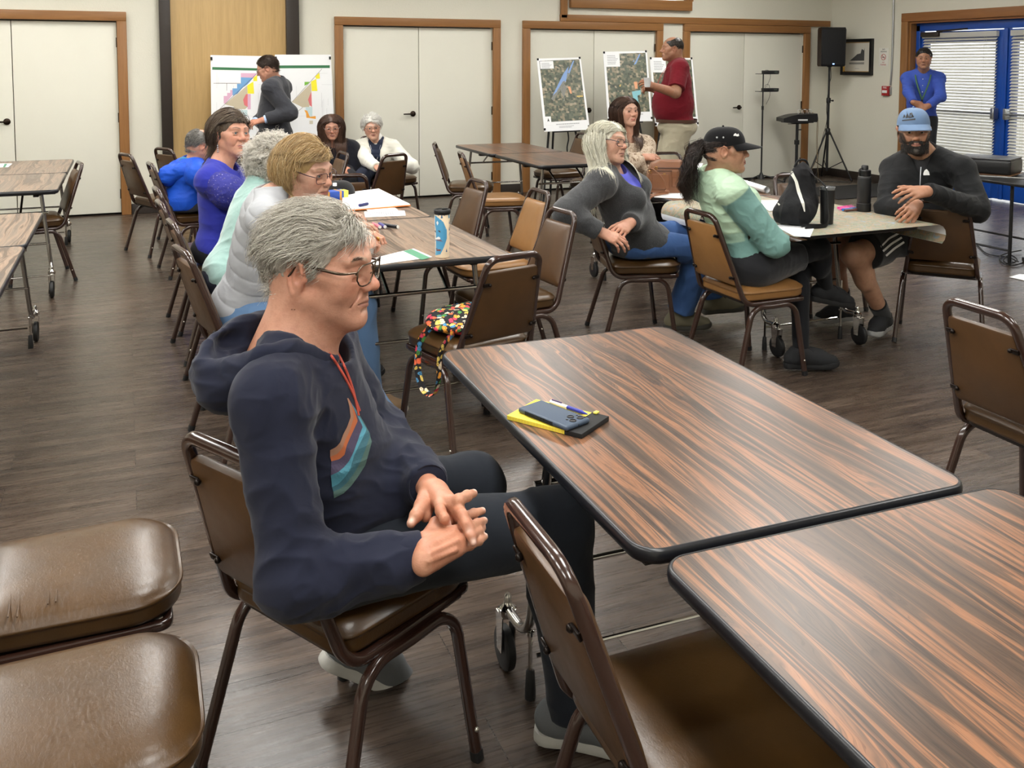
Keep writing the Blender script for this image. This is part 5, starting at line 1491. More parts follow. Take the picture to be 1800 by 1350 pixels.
def cap(hd, p, O, mat, brim_mat=None, h=.0, name='cap', button=True):
    """six-panel ball cap in head coordinates"""
    b = MB(); a = np.arange(36) / 36 * 2 * PI; rings = []
    for t in np.linspace(0, 1, 12):
        z = .040 + h + .085 * math.sin(t * PI / 2); r = math.cos(t * PI / 2) ** .62 if t < 1 else .02
        rings.append(np.array([hd.P(.0845 * r * math.cos(q), -.010 + .108 * r * math.sin(q) - .004 * t, z - .012 * (1 - t) * (.5 - .5 * math.sin(q)) * 1.6) for q in a]))
    inner = [np.array([hd.P(.0815 * math.cos(q), -.010 + .105 * math.sin(q), .042 + h - .019 * (.5 - .5 * math.sin(q))) for q in a])]
    b.rings(inner + rings, False, True); c = b.build(name, mat, p, origin=O, smooth=50)
    bb = MB(); nu, nv = 16, 8
    def top(u, v, dz):
        q = math.radians(20 + 140 * u); x0, y0 = .082 * math.cos(q), -.010 + .106 * math.sin(q); y1 = y0 + .086 * math.sin(q) ** 1.3 * v
        return hd.P(x0 * (1 + .10 * v), y1, .044 + h + dz - .022 * v - .16 * (x0 * x0) / .08 * (.3 + .7 * v))
    T = [[top(i / nu, j / nv, .0) for j in range(nv + 1)] for i in range(nu + 1)]; U = [[top(i / nu, j / nv, -.004) for j in range(nv + 1)] for i in range(nu + 1)]
    W = nv + 1
    V = np.array([q for r in T for q in r] + [q for r in U for q in r]); n = (nu + 1) * W; F = []
    for i in range(nu):
        for j in range(nv):
            k = i * W + j; F.append((k, k + W, k + W + 1, k + 1)); F.append((n + k, n + k + 1, n + k + W + 1, n + k + W))
        k = i * W + nv; F.append((k, k + W, n + k + W, n + k)); k = i * W; F.append((k, n + k, n + k + W, k + W))
    for k in (0, nu * W):
        for j in range(nv): F.append((k + j, k + j + 1, n + k + j + 1, n + k + j))
    bb.add(V, F); bb.build('brim', brim_mat or mat, c, origin=O, smooth=50)
    if button: MB().ball(hd.P(0, -.014, .127 + h), .006 * hd.s, 10, 6).build('button', mat, c, origin=O)
    return c

def simple_hair(hd, p, O, pal, length=.05, n=3000, r0=.0012, lift=.010, fz=.066, side=.02, nape=-.05, seed=3, jitter=.3, wav=(.15, 1.0), comb=None, zmax=9, bald=None, inf=.007):
    h = Hair(hd, pal, seed)
    def mask(L):
        m = L[:, 2] > np.where(L[:, 1] > .02, fz + .15 * (L[:, 1] - .02), side); m |= (L[:, 1] < -.035) & (L[:, 2] > nape)
        m &= ~((np.abs(L[:, 0]) > .058) & (L[:, 1] > -.045) & (L[:, 1] < .014) & (L[:, 2] < .030))
        if bald: m &= ~bald(L)
        return m & (L[:, 2] < zmax)
    def field(L, t, D):
        F = np.zeros_like(L); top = np.clip((L[:, 2] - .06) / .04, 0, 1); fr = np.clip((L[:, 1] - .03) / .05, 0, 1)
        F[:, 1] = -.8 + .9 * fr * top; F[:, 0] = np.sign(L[:, 0] - .02) * (.3 + .4 * fr * top); F[:, 2] = -.9 * (1 - top)
        if comb: F = comb(F, L, top, fr)
        w = vnoise(L * 40, 2)[:, None] * .5; F += np.c_[w, np.roll(w, 1, 0), -w]
        return tang(F, L)
    def cut(S, d):
        S.ell(d.P(0, .082, -.022), V3(.090, .092, .090) * d.s, d.B, .012, 's'); S.cutplane(d.P(0, 0, nape + .004), -d.B[:, 2], None, .01)
        for q in (-1, 1): S.ell(d.P(q * .085, -.008, -.012), V3(.03, .036, .040) * d.s, d.B, .01, 's')
        if bald: S.ell(d.P(0, .045, .115), V3(.066, .085, .055) * d.s, d.B, .012, 's')
    h.shell(cut, .005, inf, disp=.002); h.grow(n, mask, field, length, r0, lift, jitter, 6, wav, .3)
    h.build(p, O); return h

def bodycol(b, r=.108): return [(b.N - V3(0, 0, .03), b.sh['R'] - V3(0, 0, .01), r), (b.N - V3(0, 0, .03), b.sh['L'] - V3(0, 0, .01), r), (b.N - b.up * .08, b.H, r + .045)]
def long_hair(hd, p, O, pal, length=.30, n=2600, r0=.0011, part=0.0, seed=4, wav=(.05, .8), down=None, body=None, lift=.012, fz=.062, jitter=.12, vol=.020, flow=None, start_grav=.25, shell=True, facey=.045):
    """hair parted on top that falls past the face to the shoulders"""
    h = Hair(hd, pal, seed); dn = hd.B.T @ V3(0, 0, -1) if down is None else hd.B.T @ nrm(down)
    def mask(L):
        m = (L[:, 2] > np.where(L[:, 1] > .03, fz, -.01)) | ((L[:, 1] < -.02) & (L[:, 2] > -.055)); return m
    def field(L, t, D):
        F = np.zeros_like(L); top = np.clip((L[:, 2] - .02) / .07, 0, 1)
        F[:, 0] = np.sign(L[:, 0] - part) * 1.0 * top; F[:, 1] = -.45 * top * (L[:, 1] > 0) ; F[:, 2] = -.2
        g = np.clip(start_grav + 1.6 * t, 0, 1) * (1 - .55 * top); F = F * (1 - g[:, None] if hasattr(g, '__len__') else 1 - g) + dn * (.5 + g)[:, None]
        if flow is not None: F = flow(F, L, t)
        F = np.where((L[:, 2] > -.05)[:, None], tang(F, L, .95), F)
        return F / np.maximum(np.linalg.norm(F, axis=1, keepdims=True), 1e-9)
    fy = lambda P: np.where(np.abs(P[:, 0]) < .098, facey - .0 * P[:, 0], 9.0)
    if shell:
        def cut(S, d):
            S.ell(d.P(0, .088, -.030), V3(.074, .085, .098) * d.s, d.B, .012, 's'); S.cutplane(d.P(0, 0, -.08), -d.B[:, 2], None, .01)
        h.shell(cut, .005, .007, pal[1], disp=.002, extra=lambda S, d: S.ell(d.P(0, -.045, -.03), V3(.078, .06, .075) * d.s, d.B, .03))
    h.grow(n // 4, lambda L: (np.abs(L[:, 0] - part) < .03) & (L[:, 2] > fz), field, length * .8, r0, lift, jitter, 12, wav, .45, body, .35, face_y=fy)
    h.grow(n, mask, field, length, r0, lift, jitter, 14, wav, .25, body, .35, face_y=fy)
    h.build(p, O); return h

# ------------------------------------------------------------------ the middle row
def person_vest():
    O = V3(.52, 3.95, 0); p = person('blonde woman in dark-framed glasses and pale grey quilted jacket sitting behind the hooded man', O)
    b = Body((.455, 3.94, .56), at(474, 354, y=3.86), dirv(-25), dirv(-12), sw=.16, build=.98, bust=.05, belly=.02)
    b.arm('R', at(632, 438, z=.78) - V3(.0, .0, .0), V3(-.1, -.6, -.7)); b.arm('L', (1.02, 4.30, .775), V3(0, .7, -.7))
    b.wr['R'] = V3(1.02, 4.28, .775) if False else b.wr['R']
    b.leg('R', at(676, 765, z=.09), V3(.2, -.7, .8), V3(.6, -.8, 0)); b.leg('L', (.95, 4.0, .09), V3(.9, 0, .6), V3(1, -.2, 0))
    hd = Head(at(540, 303, y=3.84), tilt(basis(dirv(-50, -6)), 3), 1.07, skin='fair', fem=True, jaw=.92, nose=1.0, brow=(120, 92, 66), lip=(172, 104, 98), lash=True, fat=1.02)
    wd = at(662, 400, z=.80) - b.wr['R']
    skin_body(b, hd, p, O, .004, {'R': (nrm(V3(.75, .45, .35)), nrm(V3(-.2, -.5, .8)), dict(curl=(50, 60, 35), thumb=(40, 30), s=.95)), 'L': (V3(.9, -.4, 0), V3(0, 0, 1), dict(curl=(30, 35, 20), s=.93))})
    hd.eyes(p, O, 'iris_blue'); hd.glasses(p, O, flat('plum_spectacles', (62, 34, 44), .3), 'rect', .0014, .026, .019, .004)
    MB().lathe([(.0105, -.002), (.0112, 0), (.0105, .002)], b.wr['R'] + nrm(V3(.75, .45, .35)) * .118 + V3(0, -.012, -.014), 14, basis(V3(.75, .45, .35)) @ rotx(PI / 2)).build('ring', M['gold'], p, origin=O)
    q = cloth('grey_quilt', (158, 160, 164), weave=700, wst=.06, fuzz=.05, rough=.62, fold=.12)
    def quilt(V):
        t = (V - b.H) @ b.up; a = V @ b.sr; ph = np.abs(np.sin((t + .05 * np.sin(a * 5)) * PI / .062)); return .0055 * (ph ** .35 - .7)
    dress(b, p, O, .0045, q, .022, 'long', amp=.004, seed=11, neck=.060, neck_off=V3(.0, 0, .02), name='jacket', disp=quilt, extra=lambda S: S.cone(b.N + V3(0, 0, -.02), b.N + V3(.015, -.01, .05), .075, .07, .02))
    tr = cloth('light_denim', (88, 116, 150), weave=1200, wst=.16, fuzz=.1, var=.2, fold=.15); M['denim_light'] = tr
    trousers(b, p, O, .005, tr, .020, .072, .072, .02, .006)
    bk, wt = flat('tan_suede', (150, 122, 92), .8, bump=.2), flat('white_sole', (210, 206, 198), .6)
    for s_ in 'RL': shoe(b, s_, 'shoe', p, O, .005, [bk, wt])
    pal = [(150, 118, 74), (186, 154, 104), (206, 178, 130), (132, 102, 64), (216, 196, 156)]
    long_hair(hd, p, O, pal, .24, 4600, .0010, -.05, 41, (.30, 1.2), None, bodycol(b), .030, .058, .22, facey=.000, flow=lambda F, L, t: F + np.c_[np.sign(L[:, 0]) * .35 * (t > .5), np.full(len(L), -.55 * (t < .55)), np.full(len(L), .35 * (t < .3))])
    return p

def person_curly():
    O = V3(.52, 4.62, 0); p = person('woman with curly white hair and mint fleece sweater sitting between grey jacket and blue top', O)
    b = Body((.47, 4.62, .55), at(452, 340, y=4.68), dirv(5), dirv(5), sw=.155, build=.98, bust=.04, belly=.02)
    b.arm('R', (1.0, 4.5, .79), V3(-.2, -.5, -.8)); b.arm('L', (1.02, 4.85, .79), V3(-.2, .5, -.8)); b.leg('R', (.98, 4.5, .09), V3(.5, 0, 1), V3(1, 0, 0)); b.leg('L', (1.0, 4.75, .09), V3(.5, 0, 1), V3(1, 0, 0))
    hd = Head(at(486, 290, y=4.70), basis(dirv(2, -3)), 1.0, skin='pale', fem=True, jaw=.92, fat=1.04)
    skin_body(b, hd, p, O, .005, {q: (V3(1, 0, 0), V3(0, 0, 1), dict(curl=(20, 25, 15), s=.93)) for q in 'LR'}); hd.eyes(p, O, 'iris_blue')
    mint = cloth('mint_fleece', (150, 184, 178), weave=500, wst=.3, fuzz=.5, fold=.2)
    dress(b, p, O, .005, mint, .018, 'long', amp=.005, seed=17, neck=.058, name='sweater', extra=lambda S: S.cone(b.N + V3(0, 0, -.01), b.N + V3(.012, 0, .055), .070, .066, .02))
    trousers(b, p, O, .006, flat('navy_slacks', (36, 40, 56), .9), .012)
    for s_ in 'RL': shoe(b, s_, 'shoe', p, O, .006, [M['black_matte'], M['rubber']])
    pal = [(190, 182, 168), (218, 212, 202), (236, 232, 224), (204, 197, 186)]
    h = Hair(hd, pal, 6); mask = lambda L: (L[:, 2] > np.where(L[:, 1] > .03, .055, -.0)) | ((L[:, 1] < .0) & (L[:, 2] > -.065))
    def field(L, t, D):
        w = np.stack([vnoise(L * 60 + i * 9, 7 + i) for i in range(3)], 1) * 1.6
        N = (L - V3(0, -.014, .032)) / V3(.0765, .098, .086) ** 2; N /= np.linalg.norm(N, axis=1, keepdims=True)
        F = w + N * (.7 - 1.2 * t) + V3(0, -.1, -.25); return F / np.linalg.norm(F, axis=1, keepdims=True)
    h.shell(lambda S, d: (S.ell(d.P(0, .090, -.030), V3(.080, .080, .098) * d.s, d.B, .012, 's'), S.cutplane(d.P(0, 0, -.075), -d.B[:, 2], None, .01)), .005, .018, disp=.007, extra=lambda S, d: S.ell(d.P(0, -.045, -.02), V3(.082, .065, .075) * d.s, d.B, .03))
    h.grow(5600, mask, field, .085, .0011, .044, .6, 9, (.9, 1.6), .6); h.build(p, O)
    MB().tube(smooth_curve([hd.P(.02, -.02, .150), hd.P(.05, -.045, .132), hd.P(.062, -.06, .105)], 5), .004, 6).build('hair_clip', M['black'], p, origin=O)
    return p

def person_blue():
    O = V3(.50, 5.32, 0); p = person('brown-haired woman in royal blue top with glittering lace sleeves, looking up to the right', O)
    b = Body((.49, 5.34, .55), at(386, 290, y=5.36) - V3(0, 0, .015), dirv(-5), dirv(-22), sw=.175, build=1.10, bust=.06, belly=.025)
    b.arm('R', at(478, 372, y=5.16), V3(.0, -.5, -.6)); b.el['R'] = at(432, 356, y=5.10); b.arm('L', (.98, 5.45, .80), V3(-.2, .5, -.8)); b.leg('R', (1.0, 5.2, .09), V3(.5, 0, 1), V3(1, 0, 0)); b.leg('L', (1.02, 5.5, .09), V3(.5, 0, 1), V3(1, 0, 0))
    hd = Head(at(407, 237, y=5.36), tilt(basis(dirv(-62, 6)), -4), 1.06, skin='ruddy', fem=True, jaw=.95, nose=.95, brow=(84, 62, 48), lip=(176, 98, 94), lash=True, fat=1.06, gazez=.1)
    skin_body(b, hd, p, O, .0045, {'R': (V3(.8, .2, -.5), V3(0, -.4, 1), dict(s=.93)), 'L': (V3(1, 0, 0), V3(0, 0, 1), dict(s=.93))}); hd.eyes(p, O, 'iris_blue')
    blue = cloth('royal_blue_jersey', (44, 50, 150), weave=1100, wst=.08, fuzz=.12, fold=.16)
    t = dress(b, p, O, .005, blue, .014, .35, amp=.005, seed=23, neck=.075, neck_off=V3(.02, -.015, .0), name='blouse')
    S = Sdf(.02)
    for q in 'RL':
        S.cone(b.sh[q] + (b.el[q] - b.sh[q]) * .02 + V3(0, 0, .004), b.sh[q] + (b.el[q] - b.sh[q]) * .5, .078, .092, .03); S.cone(b.sh[q] + (b.el[q] - b.sh[q]) * .5, b.el[q], .092, .070, .02); d = nrm(b.el[q] - b.sh[q]); S.cutplane(b.el[q], d, .12, .004)
    lace = NT('sequin_lace'); v = lace.coord(); sp = lace.ramp(lace.n('TexVoronoi', 0, Vector=v, Scale=70.0), [(.0, (1, 1, 1)), (.12, (1, 1, 1)), (.16, (0, 0, 0))]); hl = lace.ramp(lace.n('TexVoronoi', 0, Vector=v, Scale=38.0), [(.2, s2l((58, 56, 120))), (.32, s2l((40, 42, 128)))])
    lace.set(Base_Color=lace.mix(sp, hl, s2l((170, 160, 200))), Roughness=lace.math('SUBTRACT', .8, lace.math('MULTIPLY', sp, .6)), Metallic=lace.math('MULTIPLY', sp, .5)); lace.bump(lace.n('TexVoronoi', 0, Vector=v, Scale=60.0), .5, .003)
    garment(S, 'lace_sleeve', .005, lace.m, t, O, None, lambda V: folds(V, None, .005, 12, 5))
    trousers(b, p, O, .006, flat('black_slacks', (24, 24, 30), .9), .012)
    for s_ in 'RL': shoe(b, s_, 'shoe', p, O, .006, [M['black_matte'], M['rubber']])
    pal = [(58, 46, 38), (84, 68, 54), (104, 88, 72), (70, 56, 46), (128, 116, 100)]
    long_hair(hd, p, O, pal, .21, 4200, .0012, -.045, 43, (.14, 1.1), None, bodycol(b, .09), .026, .056, .18, facey=.012, flow=lambda F, L, t: F + np.c_[np.sign(L[:, 0]) * .4 * (t > .6), np.full(len(L), -.45 - .3 * (t > .6)), np.full(len(L), .5 * (t > .75) + .2 * (t < .3))])
    e = hd.P(.079, -.008, -.046); m = MB(); m.bar(e, e - V3(0, 0, .03), .0016, 5)
    for i in range(4): m.ball(e - V3(0, 0, .012 + .011 * i), .0048, 8, 5)
    m.build('earring', M['steel'], p, origin=O)
    return p

def person_raincoat():
    O = V3(.50, 7.38, 0); p = person('balding grey-haired man in bright blue hooded rain jacket, seen from behind at the left', O)
    b = Body((.40, 7.34, .54), at(337, 290, y=7.3), dirv(12), dirv(12), sw=.19, build=1.15)
    b.arm('R', (.82, 7.22, .66), V3(-.2, -.5, -.8)); b.arm('L', (.82, 7.5, .66), V3(-.2, .5, -.8)); b.leg('R', (1.0, 7.2, .09), V3(.5, 0, 1), V3(1, 0, 0)); b.leg('L', (1.0, 7.5, .09), V3(.5, 0, 1), V3(1, 0, 0))
    hd = Head(at(354, 256, y=7.3), basis(dirv(12, -10)), 1.0, skin='ruddy')
    skin_body(b, hd, p, O, .006, {q: (V3(1, 0, 0), V3(0, 0, 1), dict(s=1.0)) for q in 'LR'}); hd.eyes(p, O, 'iris_brown')
    mt = cloth('blue_nylon', (26, 78, 190), rough=.5, weave=400, wst=.05, fuzz=.02, fold=.25)
    j = dress(b, p, O, .006, mt, .024, 'long', amp=.006, seed=29, neck=.066, name='rain_jacket')
    S = Sdf(.03); f = b.sf; r = b.sr; N = b.N
    S.chain([N + r * .10 + f * .02, N + r * .085 - f * .085 - V3(0, 0, .03), N - f * .17 - V3(0, 0, .07), N - r * .085 - f * .085 - V3(0, 0, .03), N - r * .10 + f * .02], [.03, .055, .07, .055, .03], .03); S.cone(N, N + V3(0, 0, .1), .062, .07, .01, 's')
    garment(S, 'hood', .006, mt, j, O, None, lambda V: folds(V, None, .007, 14, 3))
    S = Sdf(.02); S.chain([N + r * .07 + f * .04 + V3(0, 0, .03), N - f * .06 + V3(0, 0, .035), N - r * .07 + f * .04 + V3(0, 0, .03)], [.02, .026, .02], .02)
    garment(S, 'collar', .006, cloth('teal_lining', (48, 116, 160), fold=.1), j, O)
    trousers(b, p, O, .007, flat('dark_slacks', (40, 42, 50), .9), .012)
    for s_ in 'RL': shoe(b, s_, 'shoe', p, O, .007, [M['black_matte'], M['rubber']])
    simple_hair(hd, p, O, [(88, 84, 80), (120, 116, 110), (150, 146, 140)], .030, 3400, .0013, .010, .07, -.005, -.065, 51, bald=lambda L: (L[:, 2] > .070) & (L[:, 1] > -.035))
    return p

# ------------------------------------------------------------------ the back of the room
def person_suit():
    O = at(480, 250, y=9.35) * V3(1, 1, 0); p = person('man in charcoal blazer standing in front of the zoning maps, looking down', O)
    x, y = O[0], O[1]; fd = 160
    H = V3(x + .02, y, .86); N = at(487, 145, y=9.35); hd = Head(at(470, 121, y=9.33), basis(dirv(fd, -20)), 1.0, skin='ruddy', brow=(60, 44, 34), lip=(170, 108, 98), fat=1.02)
    b = Body(H, N, dirv(fd), dirv(fd - 6), sw=.185, build=1.12, belly=.02)
    b.arm('L', at(462, 211, y=9.12), V3(.3, -.3, -.9), (.30, .26)); b.arm('R', at(445, 215, y=9.35), V3(.3, .3, -.9), (.30, .26))
    for q, s_ in (('L', -.10), ('R', .10)): b.leg(q, H * V3(1, 1, 0) + b.r * s_ + V3(0, 0, .09), V3(*(b.f * .5)) , b.f + b.r * s_ * 2, (.42, .42))
    skin_body(b, hd, p, O, .006, {'L': (dirv(fd, -12), V3(0, -.5, .8), dict(curl=(30, 35, 20))), 'R': (dirv(fd, -10), V3(0, .2, .9), dict(curl=(20, 25, 20)))})
    hd.eyes(p, O, 'iris_brown', 10); hd.glasses(p, O, M['wire'], 'rect', .0013, .025, .017, .005)
    sh = cloth('pale_blue_shirt', (176, 196, 232), rough=.8, fold=.1)
    dress(b, p, O, .006, sh, .006, 'long', hem=H, amp=.003, seed=3, neck=.060, name='shirt', extra=lambda S: S.cone(b.N + V3(0, 0, -.02), b.N + b.f * .012 + V3(0, 0, .04), .068, .064, .015))
    bl = cloth('charcoal_wool', (50, 51, 56), weave=800, wst=.15, fuzz=.15, fold=.12, heather=.3, hrgb=(90, 90, 96))
    F = b.sf
    def openfront(S):
        S.box(b.H + (b.N - b.H) * .62 + F * .17, (.022, .12, .30), np.stack([b.sr, F, b.up], 1), .01, .01, 's'); S.cone(b.N + F * .05 - V3(0, 0, .18), b.N + F * .07 + V3(0, 0, .06), .020, .07, .02, 's')
        S.ell(b.H + V3(0, 0, -.06), (.185, .15, .16), basis(b.f), .05)
        for q in 'LR': d = nrm(b.wr[q] - b.el[q]); S.cutplane(b.wr[q] - d * .035, d, .07, .004)
    dress(b, p, O, .006, bl, .024, 'long', hem=H - V3(0, 0, .16), amp=.0045, seed=5, neck=.070, neck_off=F * .012, name='blazer', extra=openfront)
    trousers(b, p, O, .007, flat('charcoal_slacks', (44, 44, 50), .9), .014, .060, .052)
    for s_ in 'RL': shoe(b, s_, 'shoe', p, O, .007, [M['black'], M['rubber']])
    simple_hair(hd, p, O, [(40, 28, 22), (58, 42, 32), (76, 58, 46)], .04, 2600, .0013, .014, .072, .02, -.05, 53)
    return p

def person_longhair():
    O = at(583, 222, y=9.0) * V3(1, 1, 0); p = person('long brown-haired woman in glasses and black cardigan sitting beside the zoning maps', O); fd = -100
    H = V3(O[0] + .05, 9.05, .55); N = at(586, 252, y=8.92); hd = Head(at(583, 223, y=8.86), tilt(basis(dirv(fd, -12)), 3), .98, skin='ruddy', fem=True, brow=(90, 66, 50), lip=(160, 100, 92))
    b = Body(H, N, dirv(fd), dirv(fd), sw=.175, build=1.06, bust=.05)
    b.arm('R', at(588, 298, y=8.6), V3(-.6, 0, -.7)); b.arm('L', at(610, 298, y=8.65), V3(.1, 0, -.7)); 
    for q, s_ in (('L', -.1), ('R', .1)): b.leg(q, H * V3(1, 1, 0) + b.f * .42 + b.r * s_ + V3(0, 0, .09), V3(0, 0, 1), b.f)
    skin_body(b, hd, p, O, .006, {'R': (V3(.5, -.6, 0), V3(0, 0, 1), dict(curl=(25, 30, 20), s=.93)), 'L': (V3(-.5, -.6, 0), V3(0, 0, 1), dict(curl=(25, 30, 20), s=.93))})
    hd.eyes(p, O, 'iris_brown', 10); hd.glasses(p, O, M['steel'], 'round', .0013, .025, .021, .006)
    dress(b, p, O, .006, cloth('black_knit', (22, 23, 32), fold=.15), .018, .8, amp=.005, seed=7, neck=.070, neck_off=b.f * .02, name='cardigan')
    trousers(b, p, O, .007, flat('black_slacks', (24, 24, 30), .9), .012)
    for s_ in 'RL': shoe(b, s_, 'shoe', p, O, .007, [M['black'], M['rubber']])
    long_hair(hd, p, O, [(52, 34, 26), (74, 50, 38), (96, 68, 52), (44, 30, 24)], .42, 2600, .0016, .0, 57, (.03, .7), None, bodycol(b, .105), .012, .066, .08, facey=.055)
    return p

def person_whitehair():
    O = at(655, 225, y=8.95) * V3(1, 1, 0); p = person('white-haired woman in glasses, cream fleece jacket and navy vest sitting against the closet door', O); fd = -112
    H = V3(O[0] + .07, 9.0, .54); N = at(662, 250, y=8.92); hd = Head(at(654, 224, y=8.86), tilt(basis(dirv(fd + 14, -4)), 4), .98, skin='fair', fem=True, brow=(170, 160, 150), lip=(176, 112, 104), fat=1.03)
    b = Body(H, N, dirv(fd), dirv(fd), sw=.16, build=.96, bust=.035, belly=.02)
    b.arm('R', at(664, 296, y=8.45), V3(-.7, 0, -.5)); b.arm('L', at(702, 292, y=8.5), V3(.8, 0, -.5))
    for q, s_ in (('L', -.1), ('R', .1)): b.leg(q, H * V3(1, 1, 0) + b.f * .42 + b.r * s_ + V3(0, 0, .09), V3(0, 0, 1), b.f)
    skin_body(b, hd, p, O, .006, {'R': (V3(.3, -.8, -.3), V3(0, -.3, 1), dict(curl=(35, 40, 25), s=.93)), 'L': (V3(-.1, -.8, -.3), V3(0, -.3, 1), dict(curl=(35, 40, 25), s=.93))})
    hd.eyes(p, O, 'iris_blue', 10); hd.glasses(p, O, M['wire'], 'rect', .0012, .025, .017, .005)
    F, r = b.sf, b.sr
    v = dress(b, p, O, .006, cloth('navy_quilt', (28, 36, 58), rough=.6, fold=.1), .010, 'none', amp=.003, seed=8, neck=.05, name='vest', disp=lambda V: .006 * (np.abs(np.sin(V[:, 2] * PI / .05)) ** .6 - .6))
    S = Sdf(.01); S.cone(b.N - V3(0, 0, .05) + F * .012, b.N + F * .012 + V3(0, 0, .045), .068, .060, .01); garment(S, 'turtleneck', .005, cloth('white_knit', (226, 226, 222)), p, O)
    def openfront(S):
        S.box(b.H + (b.N - b.H) * .5 + F * .16, (.042, .14, .32), np.stack([r, F, b.up], 1), .01, .02, 's'); S.cone(b.N + F * .06 - V3(0, 0, .16), b.N + F * .07 + V3(0, 0, .06), .035, .075, .02, 's')
    dress(b, p, O, .006, cloth('cream_fleece', (222, 220, 208), weave=300, wst=.3, fuzz=.4, fold=.15), .020, 'long', hem=H - V3(0, 0, .05), amp=.006, seed=9, neck=.072, neck_off=F * .01, name='jacket', extra=openfront)
    trousers(b, p, O, .007, flat('navy_slacks', (28, 34, 52), .9), .014)
    for s_ in 'RL': shoe(b, s_, 'shoe', p, O, .007, [flat('tan_shoe', (120, 104, 84), .8), M['rubber']])
    simple_hair(hd, p, O, [(206, 204, 196), (226, 224, 218), (238, 236, 230)], .065, 2400, .0016, .030, .060, .0, -.06, 59, .3, (.2, 1.0), inf=.014)
    MB().tube(smooth_curve([b.N + F * .085 + r * .05 - V3(0, 0, .02), b.N + F * .13 - V3(0, 0, .2), b.N + F * .085 - r * .05 - V3(0, 0, .02)], 6), .002, 5).ball(b.N + F * .14 - V3(0, 0, .21), (.012, .008, .016), 10, 6).build('necklace', M['steel'], p, origin=O)
    return p
# ------------------------------------------------------------------ right half of the room
def person_cardigan():
    O = V3(2.66, 4.62, 0); p = person('white long-haired woman in black glasses, charcoal cardigan and jeans with folded hands', O)
    H = V3(2.70, 4.62, .555); N = at(1072, 300, y=4.58); hd = Head(at(1070, 252, y=4.56), tilt(basis(dirv(-62, 6)), -8), 1.0, skin='fair', fem=True, jaw=1.0, nose=1.05, brow=(150, 130, 110), lip=(160, 104, 96), fat=1.02, mouth=-.003)
    b = Body(H, N, dirv(-25), dirv(-45), sw=.175, build=1.0, bust=.045, belly=.02)
    b.arm('R', at(1056, 408, y=4.32), V3(-.6, -.2, -.6)); b.el['R'] = at(994, 374, y=4.40); b.arm('L', at(1108, 392, y=4.36), V3(.7, .3, -.6), (.27, .24))
    b.leg('R', V3(3.0, 4.60, .10), V3(.8, -.25, .8), V3(.9, -.25, 0)); b.leg('L', V3(3.33, 4.70, .14), V3(.6, .1, .9), V3(.93, -.2, .05), (.46, .44))
    dR, dL = nrm(at(1098, 425, y=4.25) - b.wr['R']), nrm(at(1080, 412, y=4.28) - b.wr['L'])
    skin_body(b, hd, p, O, .004, {'R': (dR, nrm(V3(-.1, -.6, .8)), dict(curl=[(20, 25, 15), (18, 25, 15), (22, 25, 15), (26, 30, 18)], thumb=(35, 25), s=1.0)), 'L': (dL, nrm(V3(.2, -.5, .8)), dict(curl=(30, 45, 25), thumb=(40, 20), s=.98))})
    hd.eyes(p, O, 'iris_blue'); hd.glasses(p, O, flat('black_spectacles', (34, 34, 46), .3), 'rect', .0017, .026, .0185, .004)
    vi = cloth('violet_blouse', (92, 96, 204), rough=.75, fold=.1)
    dress(b, p, O, .005, vi, .006, 'none', amp=.003, seed=3, neck=.066, neck_off=b.sf * .022, name='blouse')
    wool = cloth('charcoal_wool_knit', (54, 55, 57), weave=450, wst=.4, fuzz=.3, fold=.16, heather=.5, hrgb=(120, 120, 122)); F, r = b.sf, b.sr
    def opn(S):
        c = b.H + (b.N - b.H) * .72 + F * .15
        S.cone(c - V3(0, 0, .10), b.N + F * .10 + V3(0, 0, .02), .018, .075, .02, 's')
        S.ell(b.H + b.f * .05 + V3(0, 0, .01), (.17, .165, .12), None, .05)
    dress(b, p, O, .0045, wool, .024, 'long', hem=b.H + V3(0, 0, -.07), amp=.006, seed=13, neck=.072, neck_off=F * .012, name='cardigan', extra=opn)
    trousers(b, p, O, .005, cloth('blue_denim', (62, 92, 142), weave=1200, wst=.18, fuzz=.08, var=.25, fold=.2), .014, .064, .066, -.03, .006)
    ol, so = flat('olive_suede', (112, 106, 86), .85, bump=.3, bscale=200), flat('dark_sole', (62, 60, 54), .7)
    for s_ in 'RL': shoe(b, s_, 'boot', p, O, .0045, [ol, so, flat('black_lace', (24, 24, 24), .8)], high=.02)
    pal = [(196, 192, 172), (220, 216, 198), (232, 230, 216), (208, 202, 178)]
    long_hair(hd, p, O, pal, .34, 4600, .0012, .0, 61, (.16, 1.0), None, bodycol(b, .104), .028, .062, .18, facey=.030, flow=lambda F_, L, t: F_ + np.c_[np.sign(L[:, 0]) * .3 * (t > .4), np.full(len(L), .55 * (t > .35)), np.full(len(L), .3 * (t < .25))])
    return p

